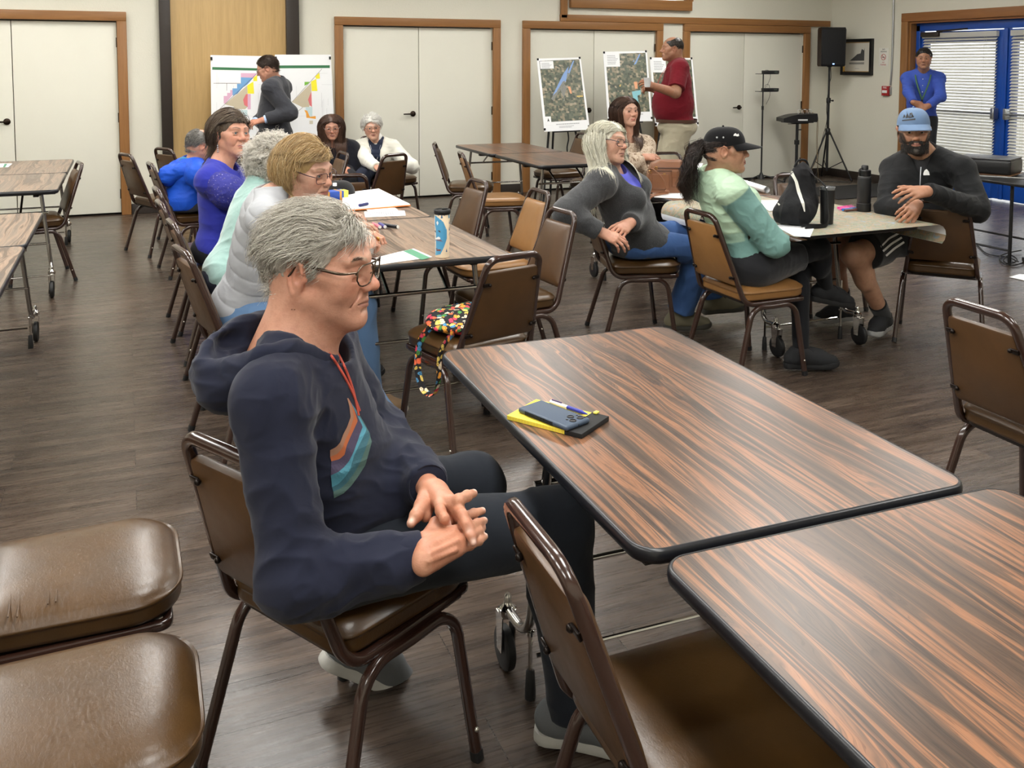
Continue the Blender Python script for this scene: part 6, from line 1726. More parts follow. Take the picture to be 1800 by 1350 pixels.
def person_blouse():
    O = V3(3.72, 6.42, 0); p = person('young woman with long straight brown hair and patterned beige blouse sitting with crossed arms', O); fd = -100
    H = V3(3.78, 6.50, .56); N = at(1102, 246, y=6.42); hd = Head(at(1101, 196, y=6.38), tilt(basis(dirv(-84, 2)), 2), .98, skin='fair', fem=True, jaw=.9, nose=.9, brow=(74, 52, 40), lip=(184, 100, 96), lash=True, mouth=.004, detail=True, gaze=.25)
    b = Body(H, N, dirv(fd), dirv(-92), sw=.165, build=1.0, bust=.05)
    b.arm('R', at(1132, 276, y=6.14), V3(-.8, 0, -.5)); b.arm('L', at(1098, 276, y=6.16), V3(.8, 0, -.5))
    for q, s_ in (('L', -.1), ('R', .1)): b.leg(q, H * V3(1, 1, 0) + b.f * .42 + b.r * s_ + V3(0, 0, .09), V3(0, 0, 1), b.f)
    skin_body(b, hd, p, O, .005, {'R': (V3(.9, -.1, .0), V3(0, -.6, .7), dict(curl=(20, 25, 15), s=.92)), 'L': (V3(-.9, -.1, 0), V3(0, -.6, .7), dict(curl=(20, 25, 15), s=.92))}); hd.eyes(p, O, 'iris_brown')
    n = NT('snake_print'); v = n.coord(); f = n.noise(v, 26, 4, .6, 1.5); n.set(Base_Color=n.ramp(f, [(.36, s2l((112, 88, 70))), (.46, s2l((178, 158, 136))), (.56, s2l((210, 194, 174))), (.66, s2l((130, 104, 84)))]), Roughness=.8); n.bump(n.noise(n.coord(scale=(14, 14, 14)), 1, 3), .3, .02)
    dress(b, p, O, .005, n.m, .022, 'long', amp=.006, seed=21, neck=.062, neck_off=b.sf * .03, name='blouse')
    MB().lathe([(.031, -.010), (.034, -.008), (.034, .008), (.031, .010)], b.wr['L'] + nrm(b.el['L'] - b.wr['L']) * .0, 18, basis(b.el['L'] - b.wr['L']) @ rotx(PI / 2)).box(b.wr['L'] + V3(0, -.035, .005), (.03, .01, .034), bev=.004).build('watch', M['black'], p, origin=O)
    trousers(b, p, O, .007, flat('black_slacks', (26, 26, 30), .9), .012)
    for s_ in 'RL': shoe(b, s_, 'shoe', p, O, .007, [M['black'], M['rubber']])
    long_hair(hd, p, O, [(50, 34, 27), (70, 48, 37), (92, 66, 50)], .40, 2800, .0013, .0, 63, (.03, .6), None, bodycol(b, .10), .012, .066, .07, facey=.05)
    return p

def person_polo():
    O = at(1190, 280, y=8.2) * V3(1, 1, 0); p = person('balding man in maroon polo shirt and khakis standing with a paper cup, facing left', O); fd = 158; y = 8.2
    x = O[0]; H = V3(x - .0, y, .93); N = at(1192, 112, y=y); hd = Head(at(1181, 86, y=y), basis(dirv(fd, 0)), 1.03, skin='tan', jaw=1.05, nose=1.25, chin=1.0, fat=1.06, brow=(50, 40, 34), lip=(140, 90, 80), stubble=.35)
    b = Body(H, N, dirv(fd), dirv(fd - 5), sw=.20, build=1.24, belly=.075)
    b.arm('L', at(1150, 152, y=7.92), V3(.6, -.4, -.8), (.30, .24)); b.arm('R', at(1152, 158, y=8.35), V3(.5, .4, -.8), (.30, .25))
    for q, s_ in (('L', -.10), ('R', .12)): b.leg(q, H * V3(1, 1, 0) + b.r * s_ + V3(0, 0, .09) - b.f * .03, b.f * .5, b.f, (.46, .42))
    skin_body(b, hd, p, O, .0055, {'L': (nrm(at(1135, 145, y=7.92) - b.wr['L']), V3(.2, -.8, .4), dict(curl=(40, 45, 25), thumb=(55, 20), s=1.05)), 'R': (dirv(fd, 15), V3(.2, .5, .6), dict(curl=(40, 45, 25), s=1.05))}, neck=(.064, .072), arms_in=.002)
    hd.eyes(p, O, 'iris_brown', 10)
    ma = cloth('maroon_pique', (106, 18, 30), weave=500, wst=.2, fuzz=.08, fold=.15); F, r = b.sf, b.sr
    t = dress(b, p, O, .006, ma, .018, .82, hem=H + V3(0, 0, .05), amp=.005, seed=15, neck=.066, neck_off=F * .01, name='polo_shirt', extra=lambda S: S.cone(b.N + V3(0, 0, -.015), b.N + F * .014 + V3(0, 0, .03), .080, .074, .012))
    def chest(u, v, dz=.0): return b.N + r * u + F * .16 - V3(0, 0, v)
    lan = MB()
    for q in (-1, 1):
        pts = [b.N + r * q * .075 - F * .02 + V3(0, 0, .035), b.N + r * q * .082 + F * .07 - V3(0, 0, .0), b.N + r * q * .06 + F * .17 - V3(0, 0, .12), b.N + r * q * .01 + F * .245 - V3(0, 0, .33)]
        lan.tube(smooth_curve(pts, 6), .0075, prof=circle(6, 1, 1, 0, .25))
    lan.build('lanyard', M['red'], p, origin=O)
    MB().box(b.N + F * .255 - V3(0, 0, .38), (.02, .05, .07), rotz(math.radians(fd)), .004).build('name_badge', M['black'], p, origin=O)
    tr = trousers(b, p, O, .006, cloth('khaki_twill', (172, 164, 142), weave=900, wst=.1, fuzz=.08, fold=.2), .026, .078, .070, .02, .008, waist=H + V3(0, 0, .085))
    a = np.arange(32) / 32 * 2 * PI; bl = MB(); B_ = basis(b.f)
    bl.rings([H + V3(0, 0, z) + (np.cos(a)[:, None] * B_[:, 0] * .236 + np.sin(a)[:, None] * B_[:, 1] * .212) + B_[:, 1] * .012 for z in (.055, .09)], False, False); bl.build('belt', flat('brown_leather', (70, 44, 28), .4), tr, origin=O)
    for s_ in 'RL': shoe(b, s_, 'shoe', p, O, .007, [flat('brown_shoe', (66, 46, 34), .5), M['rubber']])
    simple_hair(hd, p, O, [(42, 36, 32), (66, 58, 52), (96, 90, 84)], .016, 2200, .0012, .003, .07, .015, -.05, 65, bald=lambda L: (L[:, 2] > .082) & (L[:, 1] > -.07), inf=.003)
    cup = thing('paper_cup', 'small white paper cup held by the man in the maroon polo', 'cup', at(1138, 146, y=7.90) - V3(0, 0, .04))
    MB().lathe([(.026, 0), (.027, .002), (.036, .088), (.0375, .09), (.0375, .093), (.0345, .093), (.025, .006)], (0, 0, 0), 24).build('cup_body', M['paper'], cup)
    return p

def person_mint():
    O = V3(2.90, 3.92, 0); p = person('woman in black ball cap and mint windbreaker sitting with legs crossed, dark ponytail', O)
    H = V3(2.93, 3.90, .56); N = at(1258, 312, y=3.92); hd = Head(at(1276, 264, y=3.86), basis(dirv(-31, 1)), .98, skin='olive', fem=True, jaw=.92, nose=.95, brow=(30, 22, 18), lip=(150, 84, 78), lash=True, mouth=.002)
    b = Body(H, N, dirv(0), dirv(-4), sw=.16, build=.92, bust=.04)
    b.arm('R', at(1330, 408, y=3.78), V3(.5, -.9, -.55), (.28, .24)); b.el['R'] = at(1362, 428, y=3.68); b.arm('L', at(1370, 415, y=4.0), V3(.2, .8, -.5), (.27, .24))
    b.kn['R'] = at(1440, 436, y=3.86); b.an['R'] = at(1452, 506, y=3.98); b.toe['R'] = nrm(V3(.95, -.12, -.22))
    b.kn['L'] = at(1405, 470, y=3.98); b.an['L'] = at(1408, 618, z=.10); b.toe['L'] = nrm(V3(.93, -.35, 0)); 
    skin_body(b, hd, p, O, .004, {'R': (nrm(V3(-.5, .8, .1)), V3(-.6, -.7, .3), dict(curl=(25, 30, 20), s=.93)), 'L': (nrm(V3(-.1, -.9, .1)), V3(.6, 0, .7), dict(curl=(25, 30, 20), s=.93))})
    hd.eyes(p, O, 'iris_brown')
    F, r, up = b.sf, b.sr, b.up
    mint, teal, sage = np.array(s2l((186, 214, 186))), np.array(s2l((118, 158, 152))), np.array(s2l((158, 190, 170)))
    def col(V):
        q = V - b.N; t = q @ up; lat = q @ r; C = np.tile(mint, (len(V), 1))
        m = np.clip((-t - .265) / .006, 0, 1)[:, None]; C = C * (1 - m) + sage * m
        m = np.clip((-t - .315) / .006, 0, 1)[:, None]; C = C * (1 - m) + teal * m
        for s_ in 'RL':
            a = b.sh[s_]; ax = nrm(b.el[s_] - a); h = (V - a) @ ax; arm = np.minimum(np.linalg.norm(V - a - np.clip(h, 0, .4)[:, None] * ax, axis=1), np.linalg.norm(V - b.el[s_] - np.clip((V - b.el[s_]) @ nrm(b.wr[s_] - b.el[s_]), 0, .3)[:, None] * nrm(b.wr[s_] - b.el[s_]), axis=1))
            m = (np.clip((h - .015) / .008, 0, 1) * np.clip((.092 - arm) / .008, 0, 1))[:, None]; C = C * (1 - m) + teal * m
        return C
    jm = cloth('windbreaker_nylon', (180, 210, 184), True, rough=.55, weave=600, wst=.05, fuzz=.03, var=.06, fold=.3, foldscale=(12, 12, 16))
    j = dress(b, p, O, .004, jm, .018, 'long', hem=b.H + V3(0, 0, -.01), amp=.0065, freq=12, seed=19, color=col, neck=.060, neck_off=F * .012, name='windbreaker', armb=1.05, extra=lambda S: S.cone(b.N + V3(0, 0, -.02), b.N + F * .014 + V3(0, 0, .045), .076, .071, .012))
    blk = cloth('black_leggings', (20, 21, 25), rough=.8, fuzz=.08, fold=.12)
    t = trousers(b, p, O, .0045, blk, .004, .054, .036, .0, .003, name='leggings')
    S = Sdf(.03); S.ell(b.H + V3(.02, 0, -.0), (.19, .185, .12), None, .04)
    for s_ in 'RL': e = b.hip[s_] + (b.kn[s_] - b.hip[s_]) * .62; S.cone(b.hip[s_], e, .105, .094, .05); S.cutplane(e, nrm(b.kn[s_] - b.hip[s_]), .2, .006)
    S.cutplane(b.H + V3(0, 0, .1), V3(0, 0, 1), .4, .01); garment(S, 'skirt', .0045, cloth('black_sport_skirt', (27, 28, 32), rough=.7, fold=.15), p, O, None, lambda V: folds(V, None, .004, 8, 2))
    bs = [flat('black_knit_shoe', (26, 27, 30), .85, bump=.4, bscale=260), flat('black_sole', (18, 18, 20), .7), flat('black_lace', (14, 14, 16), .8)]
    for s_ in 'RL': shoe(b, s_, 'shoe', p, O, .004, bs, L=.25)
    dk = [(26, 19, 16), (40, 29, 24), (58, 42, 34)]
    simple_hair(hd, p, O, dk, .03, 2000, .0010, .003, .09, .012, -.05, 67, zmax=.05, inf=.0, comb=lambda F_, L, tp, fr: F_ * V3(.4, 1.3, .3) + V3(0, -.5, .1))
    # ponytail
    h = Hair(hd, dk, 71); base = V3(0, -.115, .030); L = base + h.rng.normal(0, .011, (1500, 3)); D = np.tile(V3(0, -.9, .25), (1500, 1)) + h.rng.normal(0, .2, (1500, 3))
    def field(P, t, D_): return np.c_[.05 * np.sign(P[:, 0]), np.full(len(P), -.55 * (1 - t) ** 2), np.full(len(P), -.9)] + np.stack([vnoise(P * 26 + i * 7, 3 + i) for i in range(3)], 1) * .75
    dd = D / np.linalg.norm(D, axis=1, keepdims=True)
    V, Q, C = hair_strands(L, dd, 1500, .30 / 14, field, .0011, lambda P, t: np.where((P[:, 1] > -.108)[:, None] & (P[:, 2] < .02)[:, None], P * V3(1, 0, 1) + V3(0, -.108, 0), P), dk, h.rng, .35, .35, 14, (.5, 1.2)); h.parts.append((h.wld(V), Q, C)); h.build(p, O, 'ponytail')
    c = cap(hd, p, O, cloth('black_cotton', (17, 17, 19), fuzz=.1, weave=900), h=-.004)
    for q in (.3, .6): MB().lathe([(.0022, 0), (.0045, .0005), (.0045, .0015), (.0022, .002)], hd.P(.0835 * math.cos(q - .5), -.010 + .106 * math.sin(q - .5) - .02, .072), 12, basis(hd.B @ V3(1, 0, .2)) @ rotx(-PI / 2)).build('eyelet', M['steel'], c, origin=O)
    decal([c], [(0, band([(1290, 236), (1293, 234), (1295, 236.5), (1298, 235)], [(1289, 239), (1293, 239), (1296, 240), (1299, 239)], 8, 2))], [M['white']], 'cap_emblem', c, O, .0012)
    return p

def person_beard():
    O = V3(4.22, 4.05, 0); p = person('bearded man in pale blue ball cap and black jacket leaning on a chair back', O)
    H = V3(4.25, 4.02, .57); N = at(1622, 272, y=4.02); hd = Head(at(1606, 231, y=3.97), tilt(basis(dirv(-128, -2)), 2), 1.04, skin='olive', jaw=1.02, nose=1.1, brow=(24, 18, 16), lip=(158, 98, 90), beard=(26, 22, 20), beard2=(110, 106, 102), fat=1.0, gaze=.18)
    b = Body(H, N, dirv(178), dirv(-140), sw=.19, build=1.06, belly=.02)
    b.sh = {'R': at(1572, 300, y=4.16), 'L': at(1690, 300, y=3.80)}
    b.el['L'] = at(1718, 368, y=3.66); b.wr['L'] = at(1628, 336, y=3.60); b.el['R'] = at(1560, 368, y=4.0); b.wr['R'] = at(1612, 360, y=3.74)
    b.kn['R'] = at(1500, 448, y=3.95); b.an['R'] = at(1553, 556, z=.11); b.toe['R'] = nrm(V3(-.75, -.35, 0))
    b.kn['L'] = at(1462, 420, y=4.25); b.an['L'] = V3(4.02, 4.35, .11); b.toe['L'] = nrm(V3(-.9, .1, 0))
    def ex(S): b.legs(S, .0, ank=.040, knee=.060)
    skin_body(b, hd, p, O, .004, {'L': (nrm(at(1598, 338, y=3.60) - b.wr['L']), nrm(V3(-.35, -.6, .7)), dict(curl=[(14, 22, 14), (20, 26, 16), (26, 30, 18), (30, 34, 20)], thumb=(45, 10), s=1.04)), 'R': (nrm(at(1595, 372, y=3.70) - b.wr['R']), nrm(V3(-.3, -.7, .5)), dict(curl=(40, 40, 20), s=1.04))}, ex, neck=(.062, .070), legs=False)
    hd.eyes(p, O, 'iris_brown')
    bt = cloth('black_track', (21, 22, 24), rough=.7, weave=900, wst=.08, fuzz=.06, fold=.2); F, r = b.sf, b.sr
    j = dress(b, p, O, .0045, bt, .016, 'long', hem=b.H + V3(0, 0, -.06), amp=.007, seed=25, neck=.070, neck_off=F * .035, name='track_jacket', extra=lambda S: (S.cone(b.N + V3(0, 0, -.03), b.N + F * .012 + V3(0, 0, .03), .078, .074, .012), S.cone(b.N + F * .11 - V3(0, 0, .14), b.N + F * .09 + V3(0, 0, .05), .008, .06, .012, 's')))
    dress(b, p, O, .006, flat('charcoal_tee', (38, 38, 40), .9), .004, 'none', amp=.002, seed=5, neck=.068, neck_off=F * .02, name='t_shirt')
    pz = MB(); pz.tube(smooth_curve([b.N + F * .125 - V3(0, 0, .06) + r * .0, b.N + F * .150 - V3(0, 0, .16), b.N + F * .155 - V3(0, 0, .30)], 6), .003, 6); pz.build('zip', M['steel'], j, origin=O)
    decal([j], [(0, band([(1623, 305), (1625, 300), (1629, 297), (1633, 302), (1634, 307)], [(1623, 308), (1626, 308), (1629, 308), (1632, 308), (1634, 308)], 10, 2))], [M['white']], 'chest_emblem', j, O, .0015)
    sh = cloth('black_shorts', (26, 27, 29), rough=.75, fold=.15)
    s_ = trousers(b, p, O, .005, sh, .028, upto=.80, amp=.005, name='shorts')
    st = [[(1548, 432), (1562, 418), (1580, 408)], [(1549, 435), (1563, 421), (1582, 411)], [(1551, 440), (1566, 427), (1584, 416)], [(1553, 443), (1568, 430), (1586, 419)], [(1556, 448), (1571, 435), (1588, 424)], [(1558, 451), (1573, 438), (1590, 427)]]
    decal([s_], [(0, band(st[i], st[i + 1], 10, 1)) for i in (0, 2, 4)], [M['white']], 'side_stripes', s_, O, .002)
    sk, bsol = flat('black_trainer', (24, 25, 28), .8, bump=.3, bscale=260), flat('grey_sole', (150, 150, 148), .6)
    for q in 'RL':
        S = Sdf(.01); d = nrm(b.kn[q] - b.an[q]); S.cone(b.an[q] - d * .03, b.an[q] + d * .13, .044, .053, .01); S.cutplane(b.an[q] + d * .125, d, .1, .004); garment(S, 'sock', .0045, cloth('black_sock', (18, 18, 20)), p, O)
        so = shoe(b, q, 'shoe', p, O, .0045, [sk, bsol, flat('black_lace', (14, 14, 16), .8)])
        t = b.toe[q]; x = nrm(np.cross(t, V3(0, 0, 1))); m = MB()
        for i in range(3):
            for sg in (-1, 1): m.box(b.an[q] + t * (.055 + .022 * i) + x * sg * .040 + V3(0, 0, -.042), (.009, .004, .040), basis(t) @ rotz(PI / 2) @ roty(.45), .001)
        m.build('stripes', M['white'], so, origin=O)
    simple_hair(hd, p, O, [(18, 14, 13), (30, 24, 21), (44, 36, 32)], .014, 2200, .0011, .002, .07, .0, -.05, 73, zmax=.045, inf=.0)
    # beard: short bristles
    h = Hair(hd, [(20, 17, 16), (34, 29, 27), (60, 56, 53), (24, 20, 19)], 75); L = []; N_ = []
    while len(L) < 2600:
        x, z = h.rng.uniform(-.07, .07), h.rng.uniform(-.112, -.0)
        y = .02 + .075 * math.sqrt(max(0, 1 - (x / .072) ** 2))
        ok = (z < -.072 + .9 * max(0, abs(x) - .030)) or (abs(x) > .056 and z < .01) or (abs(z + .049) < .006 and abs(x) < .028) or (.024 < abs(x) < .036 and -.08 < z < -.045)
        if ok and not (abs(x) < .024 and -.071 < z < -.054): L.append((x, y * (.80 if z < -.1 else .97) if abs(x) < .05 else y, z)); N_.append((x * 8, .6, -.7))
    L, N_ = np.array(L), np.array(N_); N_ /= np.linalg.norm(N_, axis=1, keepdims=True)
    V, Q, C = hair_strands(L, N_, len(L), .0021, lambda P, t, D: D + V3(0, -.1, -.5), .0008, lambda P, t: P, h.pal, h.rng, .4, .3, 4); h.parts.append((h.wld(V), Q, C)); h.build(p, O, 'beard')
    c = cap(hd, p, O, cloth('pale_blue_nylon', (104, 128, 160), rough=.6, fuzz=.05, weave=700, wst=.05), h=.004)
    em = [((1587, 208), (1592, 206), (1590, 200)), ((1592, 208), (1599, 207), (1594, 196)), ((1598, 208), (1607, 206), (1600, 191))]
    decal([c], [(0, band([a, m_, m_], [a, t_, m_], 5, 2)) for a, m_, t_ in em] + [(0, band([(1586, 211), (1609, 208)], [(1586, 213), (1609, 211)], 6, 1))], [M['black']], 'cap_emblem', c, O, .0012)
    return p

def person_blueshirt():
    O = V3(8.72, 8.18, 0); p = person('man in blue dress shirt and green lanyard standing with folded hands by the blue door', O); fd = -138; y = 8.25
    hd = Head(at(1624, 103, y=8.2), basis(dirv(fd, -4)), 1.0, skin='tan', jaw=1.08, nose=1.0, fat=1.1, brow=(30, 24, 22), lip=(140, 88, 80)); N = at(1623, 130, y=8.27)
    H = V3(N[0] + .0, N[1] + .02, .93); b = Body(H, N, dirv(fd), dirv(fd), sw=.172, build=1.02, belly=.02)
    b.arm('R', at(1608, 186, y=7.95), V3(-.6, .5, -.3), (.31, .26)); b.arm('L', at(1632, 186, y=7.92), V3(.7, -.4, -.3), (.31, .26))
    for q, s_ in (('L', -.10), ('R', .10)): b.leg(q, H * V3(1, 1, 0) + b.r * s_ + V3(0, 0, .09), b.f * .5, b.f + b.r * s_, (.46, .42))
    skin_body(b, hd, p, O, .006, {'R': (nrm(V3(.6, -.4, -.35)), V3(-.6, -.6, .3), dict(curl=(20, 30, 20))), 'L': (nrm(V3(-.7, .2, -.3)), V3(-.5, -.7, .3), dict(curl=(25, 30, 20)))}, neck=(.060, .068)); hd.eyes(p, O, 'iris_brown', 10)
    F, r = b.sf, b.sr
    t = dress(b, p, O, .006, cloth('blue_dress_shirt', (58, 82, 168), rough=.75, fuzz=.05, fold=.2), .016, 'long', hem=H + V3(0, 0, .02), amp=.006, seed=27, neck=.062, neck_off=F * .012, name='shirt', armb=.95, extra=lambda S: S.cone(b.N + V3(0, 0, -.02), b.N + F * .016 + V3(0, 0, .035), .078, .072, .012))
    m = MB()
    for i in range(5): m.ball(b.N + F * (.118 + .018 * i) - V3(0, 0, .06 + .075 * i), .006, 8, 5)
    m.build('button', M['white'], t, origin=O)
    lan = MB()
    for q in (-1, 1): lan.tube(smooth_curve([b.N + r * q * .075 + V3(0, 0, .03), b.N + r * q * .082 + F * .09 - V3(0, 0, .02), b.N + r * q * .055 + F * .150 - V3(0, 0, .14), b.N + F * .182 - V3(0, 0, .30)], 6), .0085, prof=circle(6, 1, 1, 0, .25))
    lan.build('lanyard', flat('green_ribbon', (62, 98, 72), .8), p, origin=O)
    MB().bar(b.N + F * .182 - V3(0, 0, .30), b.N + F * .19 - V3(0, 0, .38), .008, 8).ball(b.N + F * .192 - V3(0, 0, .40), (.022, .014, .028), 10, 7).build('badge_reel', M['black'], p, origin=O)
    tr = trousers(b, p, O, .007, flat('black_trousers', (24, 24, 26), .8), .016, .064, .058, .02, .005, waist=H + V3(0, 0, .06))
    for s_ in 'RL': shoe(b, s_, 'shoe', p, O, .007, [M['black'], M['rubber']])
    simple_hair(hd, p, O, [(24, 20, 18), (38, 33, 30), (62, 58, 55)], .035, 2200, .0014, .012, .070, .02, -.05, 77)
    return p
# ------------------------------------------------------------------ things on tables, walls and stands
def slab(pts, n, th, b=None):
    """flat polygon with thickness th along n"""
    b = b or MB(); P = np.asarray(pts, float); n = nrm(n)
    c = np.cross(P[1] - P[0], P[2] - P[0])
    if c @ n < 0: P = P[::-1]
    return b.rings([P, P + n * th])
UP = V3(0, 0, 1)
def sheet(name, label, cat, px, z, mat, group=None, th=.0008, curl=None):
    P = [at(a, c, z=z) for a, c in px]; O = np.mean(P, 0); O[2] = z
    o = slab([p - O for p in P], UP, th).build(name, mat, smooth=0); o.location = O; tag(o, label, cat, group); return o, O
def lines_on(o, O, p0, u, v, rows, w, h, mat, name='printed_text', n=UP, seed=1):
    """rows of grey printed text as thin bars: origin p0, reading direction u, line direction v"""
    r = random.Random(seed); b = MB()
    for i in range(rows):
        x = 0; L = w * r.uniform(.6, 1)
        while x < L:
            k = r.uniform(.03, .09) * w; a = p0 + u * x + v * (i * h); q = [a, a + u * k, a + u * k + v * h * .42, a + v * h * .42]; slab(q, n, .0003, b); x += k + .012 * w
    ob = b.build(name, mat, o, smooth=0, origin=O); return ob

def aerial_mat():
    m = NT('aerial_photo'); v = m.coord(scale=(1, 1, 1), rot=(0, 0, 0))
    c = m.t.nodes.new('ShaderNodeTexVoronoi'); c.distance = 'CHEBYCHEV'; m.put(c.inputs['Vector'], v); c.inputs['Scale'].default_value = 34; c.inputs['Randomness'].default_value = .55
    sep = m.n('SeparateColor', 0, Color=c.outputs['Color'])
    col = m.ramp(sep, [(0, s2l((74, 82, 68))), (.22, s2l((108, 108, 88))), (.4, s2l((86, 94, 78))), (.55, s2l((138, 128, 106))), (.7, s2l((98, 102, 86))), (.84, s2l((160, 148, 126))), (.93, s2l((66, 72, 60))), (1, s2l((180, 170, 150)))], 'CONSTANT')
    n = m.noise(v, 160, 3, .7); col = m.mix(.5, col, m.ramp(n, [(.3, G3(.6)), (.7, G3(1.3))]), 'MULTIPLY')
    m.set(Base_Color=col, Roughness=.45); return m.m

def easel(name, label, corners, parent=None):
    """three black legs behind a board: corners TL TR BR BL in the room"""
    TL, TR, BR, BL = corners; mid = (TL + TR) / 2; bot = (BL + BR) / 2; w = np.linalg.norm(TR - TL)
    t = thing(name, label, 'easel', (bot[0], bot[1] + .1, 0)); O = np.array(t.location); back = V3(0, 1, 0)
    u = nrm(BR - BL); apex = mid + back * .03 + V3(0, 0, -.08)
    for s_, yy in ((-1, -.13), (1, -.13), (0, .32)):
        f = V3(bot[0], bot[1], 0) + u * s_ * w * .52 + V3(0, .14 + yy, 0)
        top = apex + u * s_ * .05 + (V3(0, .035, 0) if s_ == 0 else 0); b = MB(); b.tube([f, top], .0125, prof=circle(8, 1, .7)); b.ball(f + V3(0, 0, .012), .016, 8, 5); b.build('leg', M['black'], t, origin=O)
    b = MB(); b.tube([BL * .8 + BR * .2 + V3(0, .028, -.006), BL * .2 + BR * .8 + V3(0, .028, -.006)], .012, prof=circle(8, 1, .6)); b.build('ledge', M['black'], t, origin=O)
    sp = bot + V3(.02, .035, .0); MB().tube(smooth_curve([sp, sp + V3(.012, 0, -.1), sp + V3(-.006, 0, -.2), sp + V3(.004, 0, -.3)], 5), .009, prof=circle(6, 1, 1, 0, .2)).build('strap', M['black'], t, origin=O)
    return t

def poster(label, px, ytop, ybot, mat, legend, streak, patches, title):
    TL, TR = at(*px[0], y=ytop), at(*px[1], y=ytop); BR, BL = at(*px[2], y=ybot), at(*px[3], y=ybot)
    O = (BL + BR) / 2; n = nrm(np.cross(TR - TL, BL - TL)); n = n if n[1] < 0 else -n
    Q = lambda u, v, d=0: (TL * (1 - u) + TR * u) * (1 - v) + (BL * (1 - u) + BR * u) * v + n * d
    o = slab([TL - O, TR - O, BR - O, BL - O], -n, .005).build('map_poster', M['paper'], smooth=0); o.location = O; tag(o, label, 'poster', 'aerial map posters on easels')
    def pat(uv, m, name, d): slab([Q(u, v) for u, v in uv], n, d).build(name, m, o, smooth=0, origin=O)
    pat([(.05, .035), (.965, .025), (.955, .865), (.05, .875)], mat, 'aerial_map', .0006)
    b = MB()
    for i, uv in enumerate(streak): b.mat(i % 2); slab([Q(u, v) for u, v in uv], n, .0010 + .0001 * i, b)
    b.build('city_area', [flat('map_grey', (128, 128, 122), .6, noise=.35, nscale=120), flat('map_blue', (128, 158, 206), .6, noise=.15, nscale=90)], o, smooth=0, origin=O)
    b = MB(); cols = []
    for i, (c, uv) in enumerate(patches): b.mat(i); cols.append(flat('map_patch', c, .6, noise=.12, nscale=90)); slab([Q(u, v) for u, v in uv], n, .0015, b)
    b.build('growth_area', cols, o, smooth=0, origin=O)
    lg = legend; pat([(lg[0], lg[1]), (lg[2], lg[1]), (lg[2], lg[3]), (lg[0], lg[3])], M['paper'], 'legend', .0017)
    lo = o.children[-1]; u, v = nrm(TR - TL), nrm(BL - TL); W = np.linalg.norm(TR - TL); H = np.linalg.norm(BL - TL)
    lines_on(lo, O, Q(lg[0] + .03, lg[1] + .025, .0018), u, v, 6, W * (lg[2] - lg[0] - .06), H * (lg[3] - lg[1]) / 8, M['ink'], n=n, seed=4)
    pat([(.05, .80), (.17, .80), (.17, .92), (.05, .92)], M['paper'], 'north_arrow', .0017); na = o.children[-1]
    b = MB(); slab([Q(.11, .82), Q(.135, .87), Q(.11, .86), Q(.085, .87)], n, .0020, b); b.build('arrow', M['black'], na, smooth=0, origin=O)
    lines_on(o, O, Q(.27, .905, .0004), u, v, 1, W * .55, H * .026, M['ink'], 'title_text', n, 6); lines_on(o, O, Q(.33, .935, .0004), u, v, 2, W * .42, H * .016, M['ink'], 'subtitle_text', n, 7)
    b = MB()
    for uu, vv in ((.02, .012), (.975, .006), (.985, .955), (.01, .97)): b.box(Q(uu, vv, .003), (.022, .012, .026), bev=.003)
    b.build('binder_clip', M['black'], o, origin=O)
    easel('easel', label.replace('poster', 'map').split(',')[0].replace('aerial map map', 'aerial map') and 'black folding easel holding the ' + label.split(' poster')[0] + ' poster', (TL, TR, BR, BL))

def zoning(label, corners_px, Y, f, feats, lines, green):
    P = [at(*q, y=Y) for q in corners_px]; O = (P[2] + P[3]) / 2
    o = slab([p - O for p in P], V3(0, 1, 0), .012).build('zoning_map_board', M['paper'], smooth=0); o.location = O; tag(o, label, 'poster', 'zoning map boards')
    cv = lambda q: at(f[0] + q[0] / 7.5, f[1] + q[1] / 7.5, y=Y)
    n = V3(0, -1, 0)
    slab([cv(q) for q in green], n, .0006).build('title_bar', flat('green_bar', (52, 112, 72), .6), o, smooth=0, origin=O)
    b = MB(); ms = []
    for i, (c, poly) in enumerate(feats): b.mat(i); ms.append(flat('zone', c, .6, noise=.06, nscale=120)); slab([cv(q) for q in poly], n, .0006 + .00012 * i, b)
    b.build('zone_colours', ms, o, smooth=0, origin=O)
    b = MB()
    for pl in lines: b.tube([cv(q) + n * .0012 for q in pl], .0016, 5)
    b.build('road_lines', flat('map_line', (92, 66, 66), .7), o, origin=O)
    x0, x1 = min(q[0] for q in green) + 15, max(q[0] for q in green) - 15; b = MB(); r = random.Random(3)
    for i in range(16):
        if r.random() < .5: yy = r.uniform(270, 1000); a = r.uniform(x0, x1 - 90); b.tube([cv((a, yy)) + n * .0005, cv((a + r.uniform(60, 260), yy)) + n * .0005], .0007, 4)
        else: xx = r.uniform(x0, x1); a = r.uniform(270, 800); b.tube([cv((xx, a)) + n * .0005, cv((xx, a + r.uniform(60, 240))) + n * .0005], .0007, 4)
    b.build('parcel_lines', flat('parcel_grey', (172, 174, 176), .7), o, origin=O)
    b = MB()
    for q in (corners_px[0], corners_px[1]):
        c = at(q[0] + (1.6 if q is corners_px[0] else -1.6), q[1] + 6, y=Y - .004); b.box(c, (.02, .018, .032), bev=.003)
    b.build('binder_clip', M['black'], o, origin=O)
    easel('easel', 'black easel legs under the ' + label, (P[0], P[1], P[2], P[3]))

def cable(name, label, pts, r=.004, mat='rubber', n=8):
    o = MB().tube(smooth_curve(pts, n), r, 7).build(name, M[mat]); tag(o, label, 'cable'); return o

